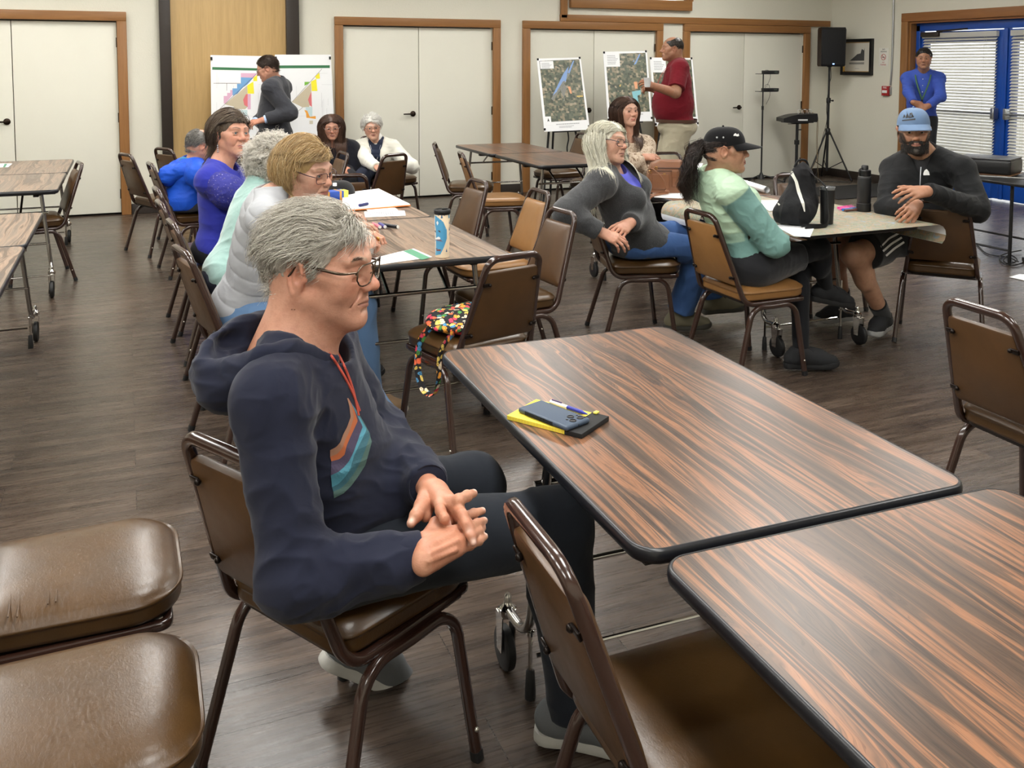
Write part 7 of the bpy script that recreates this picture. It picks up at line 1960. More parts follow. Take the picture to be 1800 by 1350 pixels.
def build_props():
    ink, paper = M['ink'], M['paper']
    # ---- foreground table: notepad, phone, pen
    th = .010; z = TOPZ + .0006
    c = [at(891, 730, z=z + th), at(1022, 764, z=z + th), at(1064, 731, z=z + th), at(936, 703, z=z + th)]
    u, v = nrm(c[1] - c[0]), nrm(c[2] - c[1]); L, W = np.linalg.norm(c[1] - c[0]), np.linalg.norm(c[2] - c[1])
    ang = math.atan2(u[1], u[0]); t = thing('notepad', 'yellow legal notepad with black binding strip under the phone on the front table', 'notepad', (c[0][0], c[0][1], z), ang)
    yel = NT('yellow_ruled'); vv = yel.coord(); ln = yel.ramp(yel.math('FRACT', yel.math('MULTIPLY', yel.n('SeparateXYZ', 0, Vector=vv), 118.0)), [(0, s2l((188, 176, 96))), (.1, s2l((236, 212, 66))), (1, s2l((240, 218, 74)))]); yel.set(Base_Color=ln, Roughness=.7)
    MB().box((L / 2, W / 2, th / 2), (L, W, th), bev=.0008).build('pages', yel.m, t, smooth=0)
    MB().box((L - .022, W / 2, th / 2 + .0006), (.046, W + .001, th + .0012), bev=.001).build('binding', M['black_matte'], t)
    zc = z + th + .0012
    c = [at(911, 716, z=zc + .012), at(1001, 752, z=zc + .012), at(1040, 735, z=zc + .012), at(944, 701, z=zc + .012)]
    u = nrm(c[1] - c[0]); ang = math.atan2(u[1], u[0]); cen = (c[0] + c[1] + c[2] + c[3]) / 4
    t = thing('phone', 'slate blue cased smartphone lying face down on the yellow notepad', 'phone', (cen[0], cen[1], zc), ang)
    MB().box((0, 0, .006), (.164, .080, .0125), bev=.0055).build('case', flat('slate_rubber', (58, 72, 90), .5, bump=.08, bscale=900), t)
    b = MB()
    for i in range(26):
        for s_ in (-1, 1): b.box((-.055 + .0036 * i, s_ * .0402, .006), (.0018, .0016, .009), bev=.0004)
    b.build('grip_ridge', M['black_matte'], t)
    b = MB()
    for x, y in ((.066, -.003), (.066, .022), (.046, .010)): b.lathe([(.0085, 0), (.0085, .0014), (.0068, .0016), (.0066, .0006)], (x, y, .0124), 16)
    for x, y in ((.050, .028), (.052, -.008), (.07, .033)): b.lathe([(.003, 0), (.003, .001)], (x, y, .0124), 10)
    b.build('camera_lens', M['black'], t)
    MB().lathe([(.0022, 0), (.0022, .0006)], (.0815, .0, .006), 8, roty(PI / 2)).build('port', M['black'], t)
    a, e = at(968, 706, z=zc + .006), at(1050, 734, z=zc + .006); d = nrm(e - a); t = thing('pen', 'white and blue ballpoint pen lying beside the phone', 'pen', a); O = np.array(a)
    MB().tube([a, a + d * .055], .0047, 12).build('barrel', M['white'], t, origin=O)
    MB().tube([a + d * .055, a + d * .098, a + d * .118], [.0052, .0052, .0012], 12).build('grip', flat('pen_blue', (30, 40, 140), .35), t, origin=O)
    MB().tube([a + d * .004 + V3(0, 0, .006), a + d * .036 + V3(0, 0, .0065)], .0016, 6).build('clip', flat('pen_purple', (70, 50, 96), .4), t, origin=O)
    q = at(1048, 727, z=zc); o = MB().box((0, 0, .003), (.014, .010, .004), rotz(.5), .001).build('page_flag', flat('cap_yellow', (226, 214, 90), .5)); o.location = q; tag(o, 'tiny yellow pen part beside the blue pen tip', 'pen part')  # small yellow plastic piece of a pen
    # ---- middle table
    O = V3(1.270, 3.829, TOPZ + .001); t = thing('tumbler', 'tall cream and blue patterned tumbler with black lid on the middle table', 'tumbler', O)
    body = MB().lathe([(.028, 0), (.0305, .001), (.0345, .195), (.0335, .197)], (0, 0, 0), 48).build('cup_body', flat('cream_enamel', (232, 212, 182), .3), t)
    MB().lathe([(.0346, .190), (.0365, .192), (.0375, .200), (.0375, .209), (.035, .212), (.030, .2125), (.029, .209), (.008, .2085)], (0, 0, 0), 40).box((.01, 0, .213), (.024, .014, .006), bev=.002).build('lid', M['black'], t)
    cv = lambda l: [(640 + x / 6.923, 350 + y / 6.923) for x, y in l]
    bl = flat('lake_blue', (84, 158, 200), .3)
    bpy.context.view_layer.update()
    decal([body], [(0, band(cv([(862, 195), (862, 300), (863, 400), (864, 500), (866, 600), (868, 684)]), cv([(885, 212), (960, 270), (1006, 375), (1008, 480), (972, 585), (930, 672)]), 16, 10)), (0, band(cv([(1026, 140), (1026, 235)]), cv([(1048, 140), (1046, 225)]), 5, 3))], [bl], 'lake', t, O, .0004)
    tri = lambda x, y0, y1, w: (0, band(cv([(x, y0), (x, y0)]), cv([(x - w, y1), (x + w, y1)]), 3, 2))
    decal([body], [tri(945, 178, 234, 13), tri(907, 178, 204, 6), tri(977, 178, 204, 6), tri(1002, 600, 642, 9), tri(1038, 575, 635, 8), tri(1036, 250, 300, 6), tri(1036, 330, 380, 6), tri(1037, 400, 440, 6)], [flat('tree_blue', (62, 104, 150), .35)], 'trees', t, O, .0005)
    decal([body], [(0, band(cv([(880, 285), (893, 262), (908, 290)]), cv([(884, 296), (893, 322), (904, 298)]), 5, 2)), (0, band(cv([(868, 478), (890, 466), (905, 455), (928, 470)]), cv([(868, 490), (890, 490), (905, 490), (928, 489)]), 6, 2)), (1, band(cv([(866, 490), (932, 492)]), cv([(872, 506), (960, 520)]), 5, 2)), (1, band(cv([(880, 612), (935, 612)]), cv([(885, 630), (932, 630)]), 5, 2)), (2, band(cv([(900, 380), (925, 384)]), cv([(908, 396), (930, 408)]), 4, 2)), (2, band(cv([(862, 380), (872, 384)]), cv([(862, 396), (876, 408)]), 4, 2)), (2, band(cv([(872, 602), (895, 598)]), cv([(876, 608), (893, 606)]), 4, 2))], [M['white'], flat('boat_red', (128, 58, 44), .4), flat('duck_brown', (74, 58, 54), .5)], 'boats', t, O, .0007)
    def flyer(px, label, sd, green=True):
        o, O = sheet('flyer', label, 'paper', px, TOPZ + .001, paper); P = [at(a, c, z=TOPZ + .0018) for a, c in px]
        u, v = nrm(P[1] - P[0]), nrm(P[3] - P[0]); Lu, Lv = np.linalg.norm(P[1] - P[0]), np.linalg.norm(P[3] - P[0])
        if green: slab([P[1] - u * Lu * .22, P[1] - u * Lu * .04, P[2] - u * Lu * .04, P[2] - u * Lu * .22], UP, .0003).build('header_bar', M['green_ink'], o, smooth=0, origin=O)
        lines_on(o, O, P[0] + u * Lu * .70 + v * Lv * .1, v, -u, 11, Lv * .78, Lu * .055, ink, seed=sd); return o
    flyer([(640, 458), (727, 437), (760, 452), (662, 466)], 'white flyer with green header lying beside the patterned tumbler', 3)
    flyer([(640, 372), (711, 370.5), (713, 379), (642, 382)], 'white printed sheet with narrow green edge between drawing pad and seam', 5, False)
    sheet('paper_sheet', 'blank white sheet tucked under the orange drawing pad', 'paper', [(640, 366), (694, 365), (700, 370), (650, 374)], TOPZ + .0032, paper)
    z = TOPZ + .0055
    px = [(600, 372), (602, 342), (666, 334), (722, 362)]; P = [at(a, c, z=z) for a, c in px]; O = np.mean(P, 0)
    t = thing('drawing_pad', 'large white drawing pad with orange backing board on the middle table', 'drawing pad', O)
    slab([p - O for p in P], UP, .005).build('backing_board', flat('orange_board', (232, 128, 42), .6), t, smooth=0); slab([p - O + V3(0, 0, .005) + (np.mean(P, 0) - p) * .015 for p in P], UP, .006).build('pages', paper, t, smooth=0)
    for i, (a, e, cc, lab) in enumerate((((661, 396), (668, 399), (218, 112, 132), 'pink capped marker pen pointing to the camera beside two other markers'), ((670, 395), (677, 399), (70, 70, 140), 'purple marker pen with white end between pink and black markers'), ((674, 395), (700, 399), (26, 26, 30), 'black marker pen lying lengthwise on the middle table'))):
        A, B = at(*a, z=TOPZ + .011), at(*e, z=TOPZ + .011); dd = nrm(B - A); Lm = .125 if i == 2 else .10; A = B - dd * Lm
        t = thing('marker_pen', lab, 'marker', B); MB().tube([A, B - dd * .004], .0095, 14).build('barrel', flat('marker_%d' % i, cc, .35), t, origin=B); MB().tube([B - dd * .005, B], .0085, 14).build('end_plug', M['white'], t, origin=B)
    A, B = at(632, 361, z=TOPZ + .026), at(646, 358, z=TOPZ + .026); t = thing('marker_pen', 'dark blue marker pen lying on the drawing pad edge', 'marker', B); MB().tube([A, B], .009, 12).build('barrel', flat('navy_marker', (34, 40, 96), .4), t, origin=B)
    # black ball cap and blue box
    O = at(594, 345, z=TOPZ) + V3(0, 0, .002); hd = Head(O + V3(0, 0, -.022), basis(V3(-.9, -.2, 0)), .98); t = thing('ball_cap', 'black ball cap with small white batter emblem resting on the middle table', 'cap', O)
    c = cap(hd, t, O, cloth('black_twill', (34, 33, 34), weave=900, fuzz=.12), name='crown')
    em = [[(585, 322), (589, 321.5), (592, 322)], [(585, 327), (589, 327.5), (592, 327)]]
    decal([c], [(0, band(*em, 6, 2))], [M['white']], 'emblem', c, O, .0015)
    O = at(590, 350, z=TOPZ) + V3(-.02, -.02, .001); t = thing('marker_box', 'blue and yellow carton lying beside the black ball cap', 'carton', O, .2)
    MB().box((0, 0, .028), (.15, .10, .055), bev=.002).build('carton', flat('carton_blue', (36, 78, 170), .4), t); MB().box((.03, 0, .028), (.014, .102, .057)).box((-.05, 0, .028), (.014, .102, .057)).build('band', flat('carton_orange', (206, 150, 60), .4), t); MB().box((.065, -.02, .03), (.03, .065, .056)).build('flap', flat('carton_yellow', (226, 214, 90), .5), t)
    o, O = sheet('flyer', 'white flyer with green strip on the furthest left table', 'paper', [(-30, 288), (-30, 295), (14, 294), (22, 287.5)], TOPZ + .001, paper)
    P = [at(a, c, z=TOPZ + .0019) for a, c in [(8, 288), (5, 294), (9, 294), (13, 288)]]; slab(P, UP, .0003).build('header_bar', M['green_ink'], o, smooth=0, origin=O)
    # ---- floral shoulder bag on the chair
    bagm = NT('floral_cotton'); v = bagm.coord(); wv = bagm.n('VectorMath', 0, dict(operation='ADD'), i0=v, i1=bagm.n('VectorMath', 0, dict(operation='SCALE'), i0=bagm.noise(v, 24, 2, .5, 0, 1), Scale=.03))
    vo = bagm.t.nodes.new('ShaderNodeTexVoronoi'); bagm.put(vo.inputs['Vector'], wv); vo.inputs['Scale'].default_value = 44
    hue = bagm.ramp(bagm.n('SeparateColor', 0, Color=vo.outputs['Color']), [(0, s2l((214, 60, 96))), (.16, s2l((240, 168, 60))), (.32, s2l((236, 222, 196))), (.46, s2l((78, 150, 74))), (.58, s2l((232, 108, 70))), (.72, s2l((70, 140, 190))), (.84, s2l((238, 212, 110)))], 'CONSTANT')
    msk = bagm.ramp(vo.outputs['Distance'], [(.0, G3(1)), (.50, G3(1)), (.54, G3(0))]); inner = bagm.ramp(vo.outputs['Distance'], [(.0, s2l((250, 230, 150))), (.14, s2l((250, 220, 130))), (.17, s2l((255, 255, 255))), (.34, s2l((255, 255, 255))), (.38, s2l((120, 60, 60))), (.42, s2l((255, 250, 240)))])
    bagm.set(Base_Color=bagm.mix(msk, s2l((20, 18, 22)), bagm.mix(.9, hue, inner, 'MULTIPLY')), Roughness=.85); bagm.bump(bagm.noise(v, 14, 3), .4, .02)
    ch = CHAIRS[4]; a = math.radians(14.5); R = rotz(a); C0 = V3(1.306, 3.587, 0); lc = lambda x, y, z: C0 + R @ V3(x, y, z)
    O = lc(0, 0, .478); t = thing('shoulder_bag', 'floral patterned shoulder bag slumped on a brown chair seat with its strap hanging', 'bag', O)
    S = Sdf(.03); S.ell(lc(-.02, .01, .515), (.17, .13, .030), R @ rotz(.2)); S.ell(lc(-.05, .05, .525), (.11, .09, .030), R @ rotz(.5)); S.ell(lc(.09, -.03, .512), (.10, .10, .028), R); S.cone(lc(-.13, .06, .512), lc(.06, .08, .53), .026, .028); S.cone(lc(-.10, -.06, .51), lc(.10, -.10, .512), .022, .024)
    S.cutplane(lc(0, 0, .486), V3(0, 0, -1), None, .006)
    garment(S, 'bag_body', .004, bagm.m, t, O, None, lambda V: folds(V, None, .011, 14, 77, (1, 1, 1.4), (), 1.8))
    sp = [lc(-.12, .02, .535), lc(-.19, .02, .50), lc(-.225, .03, .44), lc(-.238, .02, .34), lc(-.235, -.02, .27), lc(-.232, -.09, .27), lc(-.235, -.13, .34), lc(-.232, -.135, .44), lc(-.20, -.13, .488), lc(-.12, -.08, .51)]
    MB().tube(smooth_curve(sp, 8), .0145, prof=circle(8, 1, 1, 0, .10), up=V3(0, 1, 0)).build('strap', bagm.m, t, origin=O)
    P = [lc(-.10, -.13, .4835), lc(-.03, -.165, .4835), lc(.0, -.10, .4835), lc(-.06, -.06, .4835)]; O2 = P[0]; o = slab([p - O2 for p in P], UP, .0008).build('paper_slip', paper, smooth=0); o.location = O2; tag(o, 'white paper slip sticking out under the floral shoulder bag', 'paper')
    # ---- map table: curling maps, sheets, backpack, tumbler, bottle, markers, handbag
    mm = NT('printed_plan'); v = mm.coord(); f = mm.noise(v, 14, 6, .68, .6); mm.set(Base_Color=mm.ramp(f, [(.30, s2l((112, 122, 104))), (.42, s2l((166, 162, 138))), (.48, s2l((124, 136, 118))), (.54, s2l((182, 150, 118))), (.60, s2l((134, 150, 150))), (.68, s2l((150, 168, 184))), (.75, s2l((182, 180, 162)))]), Roughness=.5); M['plan'] = mm.m
    def curl_map(name, label, x0, x1, y0, y1, z, side, rad, turn, drop=None):
        """sheet lying on the table whose edge at x1 (side +1) or y0 curls down"""
        def prof(s):   # s runs 0..1 over the flat part, then round the curl
            return s
        n = 40; flatL = abs(x1 - x0); tot = flatL + rad * turn; pts = []
        for i in range(n + 1):
            s = tot * i / n
            if s <= flatL: pts.append((x0 + side * s, z))
            else: a_ = (s - flatL) / rad; pts.append((x0 + side * (flatL + rad * math.sin(a_)), z - rad * (1 - math.cos(a_))))
        O = V3((x0 + x1) / 2, (y0 + y1) / 2, z); T = np.array([[p[0], y0, p[1]] for p in pts] + [[p[0], y1, p[1]] for p in pts]) - O; N = n + 1
        b = MB(); b.mat(0); up = [(i, i + 1, N + i + 1, N + i) for i in range(n)]
        b.add(T + V3(0, 0, .0007), up if side > 0 else [q[::-1] for q in up]); b.mat(1); b.add(T, [q[::-1] for q in up] if side > 0 else up)
        o = b.build(name, [M['plan'], paper], smooth=80); o.location = O; tag(o, label, 'map'); return o
    curl_map('paper_map', 'large printed city map whose right end curls down over the table edge', 3.02, 3.955, 3.60, 4.42, TOPZ + .0035, 1, .055, 2.6)
    curl_map('paper_map', 'printed map hanging curled over the left table edge behind the mint jacket', 3.75, 3.10, 4.45, 4.86, TOPZ + .005, -1, .07, 2.2)
    def psheet(px, lab, z, m=paper): return sheet('paper_sheet', lab, 'paper', px, z, m)
    psheet([(1362, 397), (1395, 415), (1424, 417), (1432, 399), (1400, 388)], 'white sheet drooping at the near corner of the map table below the backpack', TOPZ + .0062)
    psheet([(1325, 352), (1352, 371), (1396, 366), (1400, 352)], 'white sheet lying left of the black backpack on the map', TOPZ + .0075)
    psheet([(1146, 337), (1150, 347), (1200, 349), (1208, 338)], 'white sheet under the tan handbag', TOPZ + .0015)
    A, B = at(1296, 318, z=TOPZ + .026), at(1341, 332, z=TOPZ + .026); t = thing('rolled_map', 'white rolled map lying behind the mint jacket shoulder', 'map', (A + B) / 2); O = (A + B) / 2
    ax = nrm(B - A); w = np.cross(ax, UP); th_ = np.linspace(0, 4.2 * PI, 60); b = MB(); sp = [np.array([O + ax * e + (w * math.cos(q) + UP * math.sin(q)) * (.024 - .0008 * q) for q in th_]) for e in (-.30, .27)]
    b.rings(sp, False, False, closed=False); b.build('roll', paper, t, origin=O, smooth=80)
    O = at(1404, 396, z=TOPZ) + V3(0, 0, .006); t = thing('backpack', 'small black backpack with white zip piping standing on the map table', 'backpack', O); nyl = cloth('black_nylon', (22, 22, 25), rough=.6, fuzz=.05, fold=.3)
    g = lambda x, y, z: O + rotz(-.35) @ V3(x, y, z)
    S = Sdf(.05); S.ell(g(0, .02, .10), (.105, .075, .10), rotz(-.35)); S.ell(g(.025, .03, .20), (.070, .055, .125), rotz(-.35)); S.ell(g(-.02, -.05, .07), (.08, .045, .07), rotz(-.35)); S.ell(g(-.095, .0, .05), (.035, .05, .05)); S.cutplane(g(0, 0, .006), V3(0, 0, -1), None, .008)
    bo = garment(S, 'bag_body', .005, nyl, t, O, None, lambda V: folds(V, None, .009, 11, 81, (1, 1, 1.2), (), 1.7))
    decal([bo], [(0, band([(1388, 303), (1397, 318), (1401, 338), (1410, 362), (1413, 372)], [(1394, 301), (1402, 318), (1407, 338), (1414, 358), (1415, 372)], 16, 2)), (0, band([(1366, 355), (1372, 360)], [(1366, 357), (1370, 362)], 4, 2))], [flat('white_piping', (222, 220, 212), .6)], 'piping', t, O, .003)
    for dx, cy in ((.075, 0), (.095, .05)): MB().tube(smooth_curve([g(.05, cy, .28), g(dx + .055, cy - .02, .20), g(dx + .06, cy - .05, .10), g(dx + .035, cy - .10, .008), g(-.02, cy - .15, .008)], 7), .013, prof=circle(8, 1, 1, 0, .18)).build('shoulder_strap', nyl, t, origin=O)
    MB().tube(smooth_curve([g(-.02, .03, .30), g(.0, .03, .335), g(.04, .03, .335), g(.06, .03, .29)], 6), .006, 8).build('grab_loop', nyl, t, origin=O)
    O = at(1453, 393, z=TOPZ + .005); t = thing('travel_mug', 'black stainless travel mug with clear lid on the map table', 'tumbler', O)
    MB().lathe([(.030, 0), (.033, .002), (.0345, .06), (.0395, .178), (.0395, .182), (.036, .182)], (0, 0, 0), 36).build('cup_body', flat('black_powder_coat', (20, 20, 22), .45, bump=.1, bscale=900), t)
    MB().lathe([(.0372, .180), (.0395, .183), (.0405, .190), (.0395, .197), (.036, .199), (.035, .194), (.01, .193)], (0, 0, 0), 32).box((-.035, 0, .199), (.03, .012, .006), bev=.002).build('lid', flat('smoke_lid', (120, 122, 124), .15, .3), t)
    O = at(1518, 371, z=TOPZ + .005); t = thing('water_bottle', 'tall black insulated water bottle with spout lid near the bearded man', 'bottle', O)
    MB().lathe([(.036, 0), (.038, .004), (.038, .19), (.036, .2), (.030, .206)], (0, 0, 0), 36).build('bottle_body', flat('black_powder_coat', (22, 22, 24), .45, bump=.1, bscale=900), t)
    MB().lathe([(.0395, 0), (.0402, .003), (.0402, .046), (.0385, .048)], (0, 0, 0), 32).build('boot', M['rubber'], t); MB().lathe([(.0335, .198), (.0345, .199), (.0345, .203), (.033, .204)], (0, 0, 0), 28).build('collar_ring', M['steel'], t)
    MB().lathe([(.034, .203), (.0345, .206), (.0345, .236), (.031, .240), (.02, .241), (.019, .262), (.016, .266)], (0, 0, 0), 28).tube(smooth_curve([V3(-.034, 0, .21), V3(-.043, 0, .225), V3(-.036, 0, .245), V3(-.018, 0, .25)], 5), .0035, 8).build('lid', M['black'], t)
    for i, (a, e, cc, lab) in enumerate((((1469, 366), (1500, 362), (232, 70, 150), 'pink highlighter lying furthest behind the travel mug'), ((1472, 368), (1504, 364), (238, 96, 170), 'second pink highlighter just in front of the furthest one'), ((1480, 369), (1508, 366), (40, 104, 176), 'blue highlighter between pink pens and water bottle'), ((1487, 370), (1512, 368), (92, 58, 50), 'brown marker beside the water bottle base'))):
        A, B = at(*a, z=TOPZ + .014), at(*e, z=TOPZ + .014); t = thing('highlighter', lab, 'marker', (A + B) / 2); O = (A + B) / 2; d = nrm(B - A)
        MB().tube([O - d * .06, O + d * .02], .0075, 10).build('barrel', flat('pen_col', cc, .35), t, origin=O); MB().tube([O + d * .02, O + d * .065], .0082, 10).build('pen_cap', flat('pen_cap_col', tuple(int(q * .8) for q in cc), .35), t, origin=O)
    O = at(1177, 338, z=TOPZ) + V3(0, 0, .004); t = thing('handbag', 'tan leather handbag with zips and knotted strap on the far map table', 'handbag', O); tan = flat('tan_leather', (122, 78, 50), .42, noise=.12, nscale=20, bump=.15, bscale=160); R = rotz(-.42); g = lambda x, y, z: O + R @ V3(x, y, z)
    b = MB(); rings = []
    for k, yy in enumerate((-.06, -.055, -.045, .045, .055, .06)):
        s_ = (.96, .99, 1.0, 1.0, .99, .96)[k]; q = [(x * s_, y * s_) for x, y in [(-.15, 0), (.15, 0), (.148, .12), (.125, .19), (.07, .212), (-.07, .212), (-.125, .19), (-.148, .12)]]; q = fillet([V3(x, 0, z) for x, z in q], .03, 5, closed=True); rings.append(np.array([g(p[0], yy, p[2] + .0) for p in q]))
    b.rings(rings); b.build('bag_body', tan, t, origin=O, smooth=50)
    b = MB(); b.box(g(.07, -.064, .095), (.13, .012, .11), R, .005); b.box(g(.07, -.071, .125), (.135, .008, .045), R, .003); b.box(g(-.07, -.064, .075), (.11, .012, .10), R, .004); b.build('front_pocket', tan, t, origin=O)
    b = MB(); b.bar(g(-.09, -.062, .165), g(.10, -.062, .165), .0035, 8); b.bar(g(-.09, -.062, .145), g(.10, -.062, .145), .0025, 8); b.build('zip', flat('zip_dark', (70, 46, 34), .4), t, origin=O)
    b = MB()
    for x, z_ in ((-.14, .14), (-.045, .12), (.115, .10), (-.10, .165)): b.tube(np.array([g(x + .009 * math.cos(q), -.068, z_ + .009 * math.sin(q)) for q in np.arange(12) / 12 * 6.283]), .0022, 6, closed=True)
    b.build('ring', M['gold'], t, origin=O)
    MB().tube(smooth_curve([g(-.15, -.03, .15), g(-.12, -.085, .16), g(-.06, -.10, .10), g(-.035, -.11, .03), g(-.03, -.14, .012), g(-.09, -.22, .013), g(-.16, -.275, .0), g(-.18, -.29, -.06), g(-.18, -.29, -.10), g(-.20, -.28, -.05), g(-.18, -.26, .008), g(-.04, -.13, .012)], 7), .0065, prof=circle(8, 1, 1, 0, .35)).ball(g(-.035, -.125, .018), .015, 10, 7).build('strap', tan, t, origin=O)
    psheet([(1165, 288), (1165, 293), (1232, 296), (1236, 287)], 'papers with blue and red print behind the tan handbag', TOPZ + .0015)
    # ---- zoning maps
    Fo = (360, 90)
    Z1 = [((216, 172, 196), [(475, 288), (690, 290), (640, 350), (475, 345)]), ((216, 172, 196), [(250, 590), (295, 590), (295, 550), (335, 550), (335, 512), (365, 512), (365, 575), (270, 690), (250, 690)]), ((110, 160, 206), [(475, 345), (640, 350), (560, 440), (500, 480), (430, 560), (375, 585), (365, 575), (365, 490), (425, 490), (425, 430), (475, 430)]), ((238, 226, 52), [(640, 350), (690, 310), (690, 395), (640, 395)]), ((238, 226, 52), [(560, 450), (640, 400), (650, 560), (565, 560)]), ((196, 184, 158), [(265, 700), (560, 450), (565, 735), (530, 765), (400, 760), (380, 730)]), ((216, 172, 196), [(565, 565), (605, 565), (605, 765), (565, 765)]), ((214, 112, 116), [(540, 570), (565, 562), (565, 735), (520, 710), (505, 640)]), ((196, 216, 218), [(475, 775), (560, 775), (560, 862), (475, 820)]), ((232, 160, 60), [(470, 825), (505, 825), (505, 860), (470, 860)])]
    zoning('left zoning map board with blue and pink areas', [(370, 96.8), (481, 99), (477, 243), (372, 243)], 9.95, Fo, Z1, [[(112, 842), (690, 292)], [(115, 422), (470, 422)], [(290, 422), (290, 520)], [(380, 800), (410, 760)]], [(98, 208), (815, 228), (815, 258), (98, 245)])
    Z2 = [((238, 226, 52), [(1455, 335), (1510, 280), (1518, 360), (1470, 365)]), ((238, 226, 52), [(1400, 400), (1470, 365), (1485, 525), (1410, 525)]), ((116, 178, 60), [(1315, 405), (1385, 405), (1350, 440), (1315, 455)]), ((196, 184, 158), [(1150, 670), (1400, 420), (1405, 530), (1390, 690), (1375, 735), (1290, 740)]), ((214, 112, 116), [(1380, 590), (1405, 530), (1412, 735), (1385, 715), (1360, 640)]), ((196, 216, 218), [(1330, 735), (1418, 735), (1418, 870), (1375, 870), (1330, 775)]), ((232, 160, 60), [(1312, 775), (1350, 785), (1385, 865), (1380, 880), (1340, 878), (1335, 820)]), ((232, 160, 60), [(1380, 865), (1462, 855), (1462, 893), (1380, 880)]), ((206, 198, 178), [(1380, 915), (1425, 915), (1425, 960), (1380, 960)])]
    zoning('right zoning map board with yellow and green areas', [(483.3, 96), (581.5, 96), (588.7, 238), (480, 238.7)], 9.98, Fo, Z2, [[(1150, 668), (1545, 232)], [(1225, 795), (1290, 740)]], [(925, 188), (1648, 185), (1648, 222), (925, 226)])
    # ---- aerial posters
    am = aerial_mat()
    st = [[(.22, .56), (.66, .22), (.72, .22), (.62, .42), (.50, .60), (.34, .62)], [(.26, .52), (.56, .22), (.70, .12), (.62, .28), (.56, .40), (.52, .34), (.36, .47)], [(.45, .44), (.55, .36), (.60, .42), (.50, .56)], [(.66, .21), (.82, .04), (.84, .05), (.70, .22)]]
    OR, CY, YE = (222, 160, 120), (132, 190, 200), (206, 178, 104)
    poster('left aerial map poster on easel against closet doors', [(943.5, 103), (1020.5, 101), (1037, 228), (957, 231.5)], 9.95, 9.62, am, (.06, .04, .36, .145), st, [(OR, [(.62, .40), (.68, .40), (.70, .50), (.66, .50)]), (YE, [(.80, .53), (.94, .53), (.94, .55), (.80, .55)])], 1)
    poster('middle aerial map poster on easel with a cyan area', [(1060, 91), (1137, 89.5), (1147, 213), (1069, 214)], 9.95, 9.68, am, (.05, .03, .36, .22), st, [(OR, [(.64, .44), (.72, .44), (.72, .54), (.66, .54)]), (CY, [(.58, .58), (.78, .56), (.78, .62), (.70, .64), (.72, .76), (.62, .76)]), (YE, [(.30, .50), (.34, .47), (.36, .52)])], 2)
    poster('right aerial map poster on easel behind the maroon polo shirt', [(1142, 101), (1217, 102), (1228, 222), (1152, 222)], 9.98, 9.74, am, (.05, .03, .36, .22), st, [(OR, [(.64, .44), (.72, .44), (.72, .54), (.66, .54)])], 3)
    # ---- loudspeaker, mixer stand, receiver stand
    bx, by = 8.93, 10.06; t = thing('speaker_stand', 'black tripod stand under the loudspeaker in the corner', 'speaker stand', (bx, by, 0))
    b = MB(); b.bar((0, 0, .12), (0, 0, 1.10), .0175, 14); b.build('pole', M['black'], t); MB().bar((0, 0, 1.0), (0, 0, 1.56), .0145, 14).build('inner_pole', M['black'], t)
    MB().lathe([(.028, 1.06), (.03, 1.07), (.03, 1.12), (.024, 1.13)], (0, 0, 0), 16).bar((.02, 0, 1.09), (.06, -.01, 1.09), .008, 8).ball((.065, -.01, 1.09), .014, 8, 6).build('clamp_collar', M['black'], t); MB().lathe([(.03, .62), (.034, .63), (.034, .70), (.026, .71)], (0, 0, 0), 16).build('hub', M['black'], t)
    for k in range(3):
        a = math.radians(-60 + 120 * k); d = V3(math.cos(a), math.sin(a), 0) * .34; lg = MB().tube([V3(0, 0, .66) + d * .08, d + V3(0, 0, .012)], .0115, 10).build('leg', M['black'], t); MB().ball(d + V3(0, 0, .014), .017, 8, 6).build('rubber_foot', M['rubber'], lg); MB().tube([V3(0, 0, .14), d * .62 + V3(0, 0, .26)], .006, 8).build('brace', M['black'], t)
    t = thing('loudspeaker', 'black loudspeaker cabinet with blue light on top of its tripod stand', 'speaker', (bx, by, 1.56), math.radians(-22))
    q = [(-.165, -.14), (.165, -.14), (.15, .06), (.09, .15), (-.09, .15), (-.15, .06)]; b = MB(); b.rings([np.c_[np.array(q) * k, np.full(6, z_)] for k, z_ in ((.94, .0), (1, .02), (1.02, .50), (.96, .53))]); b.build('cabinet', M['black'], t, smooth=20)
    MB().box((0, -.145, .265), (.30, .012, .475), bev=.005).build('grille', flat('grille_mesh', (13, 14, 18), .7, bump=.5, bscale=500), t); MB().box((0, -.152, .035), (.022, .004, .012)).build('power_light', M['led'], t); MB().lathe([(.03, -.01), (.03, .01)], (0, 0, .0), 12).build('pole_cup', M['black'], t)
    cable('speaker_cable', 'black cable hanging from the loudspeaker down its stand', [V3(bx + .06, by + .05, 1.6), V3(bx + .05, by + .02, 1.42), V3(bx - .02, by - .025, 1.3), V3(bx - .06, by - .03, 1.0), V3(bx - .05, by - .03, .8), V3(bx - .16, by - .02, .4), V3(bx - .18, by + .02, .05), V3(bx - .45, by + .02, .008)])
    bx, by = 8.42, 10.08; t = thing('mixer_stand', 'black pedestal stand carrying the mixer in front of the closet door', 'stand', (bx, by, 0)); b = MB(); b.bar((0, 0, .05), (0, 0, .80), .020, 14); b.lathe([(.035, .5), (.035, .56)], (0, 0, 0), 14); b.bar((.03, 0, .70), (.07, 0, .70), .008, 8); b.build('pole', M['black'], t)
    for k in range(4): a = math.radians(20 + 90 * k); d = V3(math.cos(a), math.sin(a), 0); MB().tube(smooth_curve([d * .02 + V3(0, 0, .09), d * .2 + V3(0, 0, .085), d * .30 + V3(0, 0, .04)], 5), .016, 8).lathe([(.018, -.01), (.022, 0), (.018, .01)], d * .30 + V3(0, 0, .022), 12, axisrot(UP, a) @ rotx(PI / 2)).build('leg', M['black'], t)
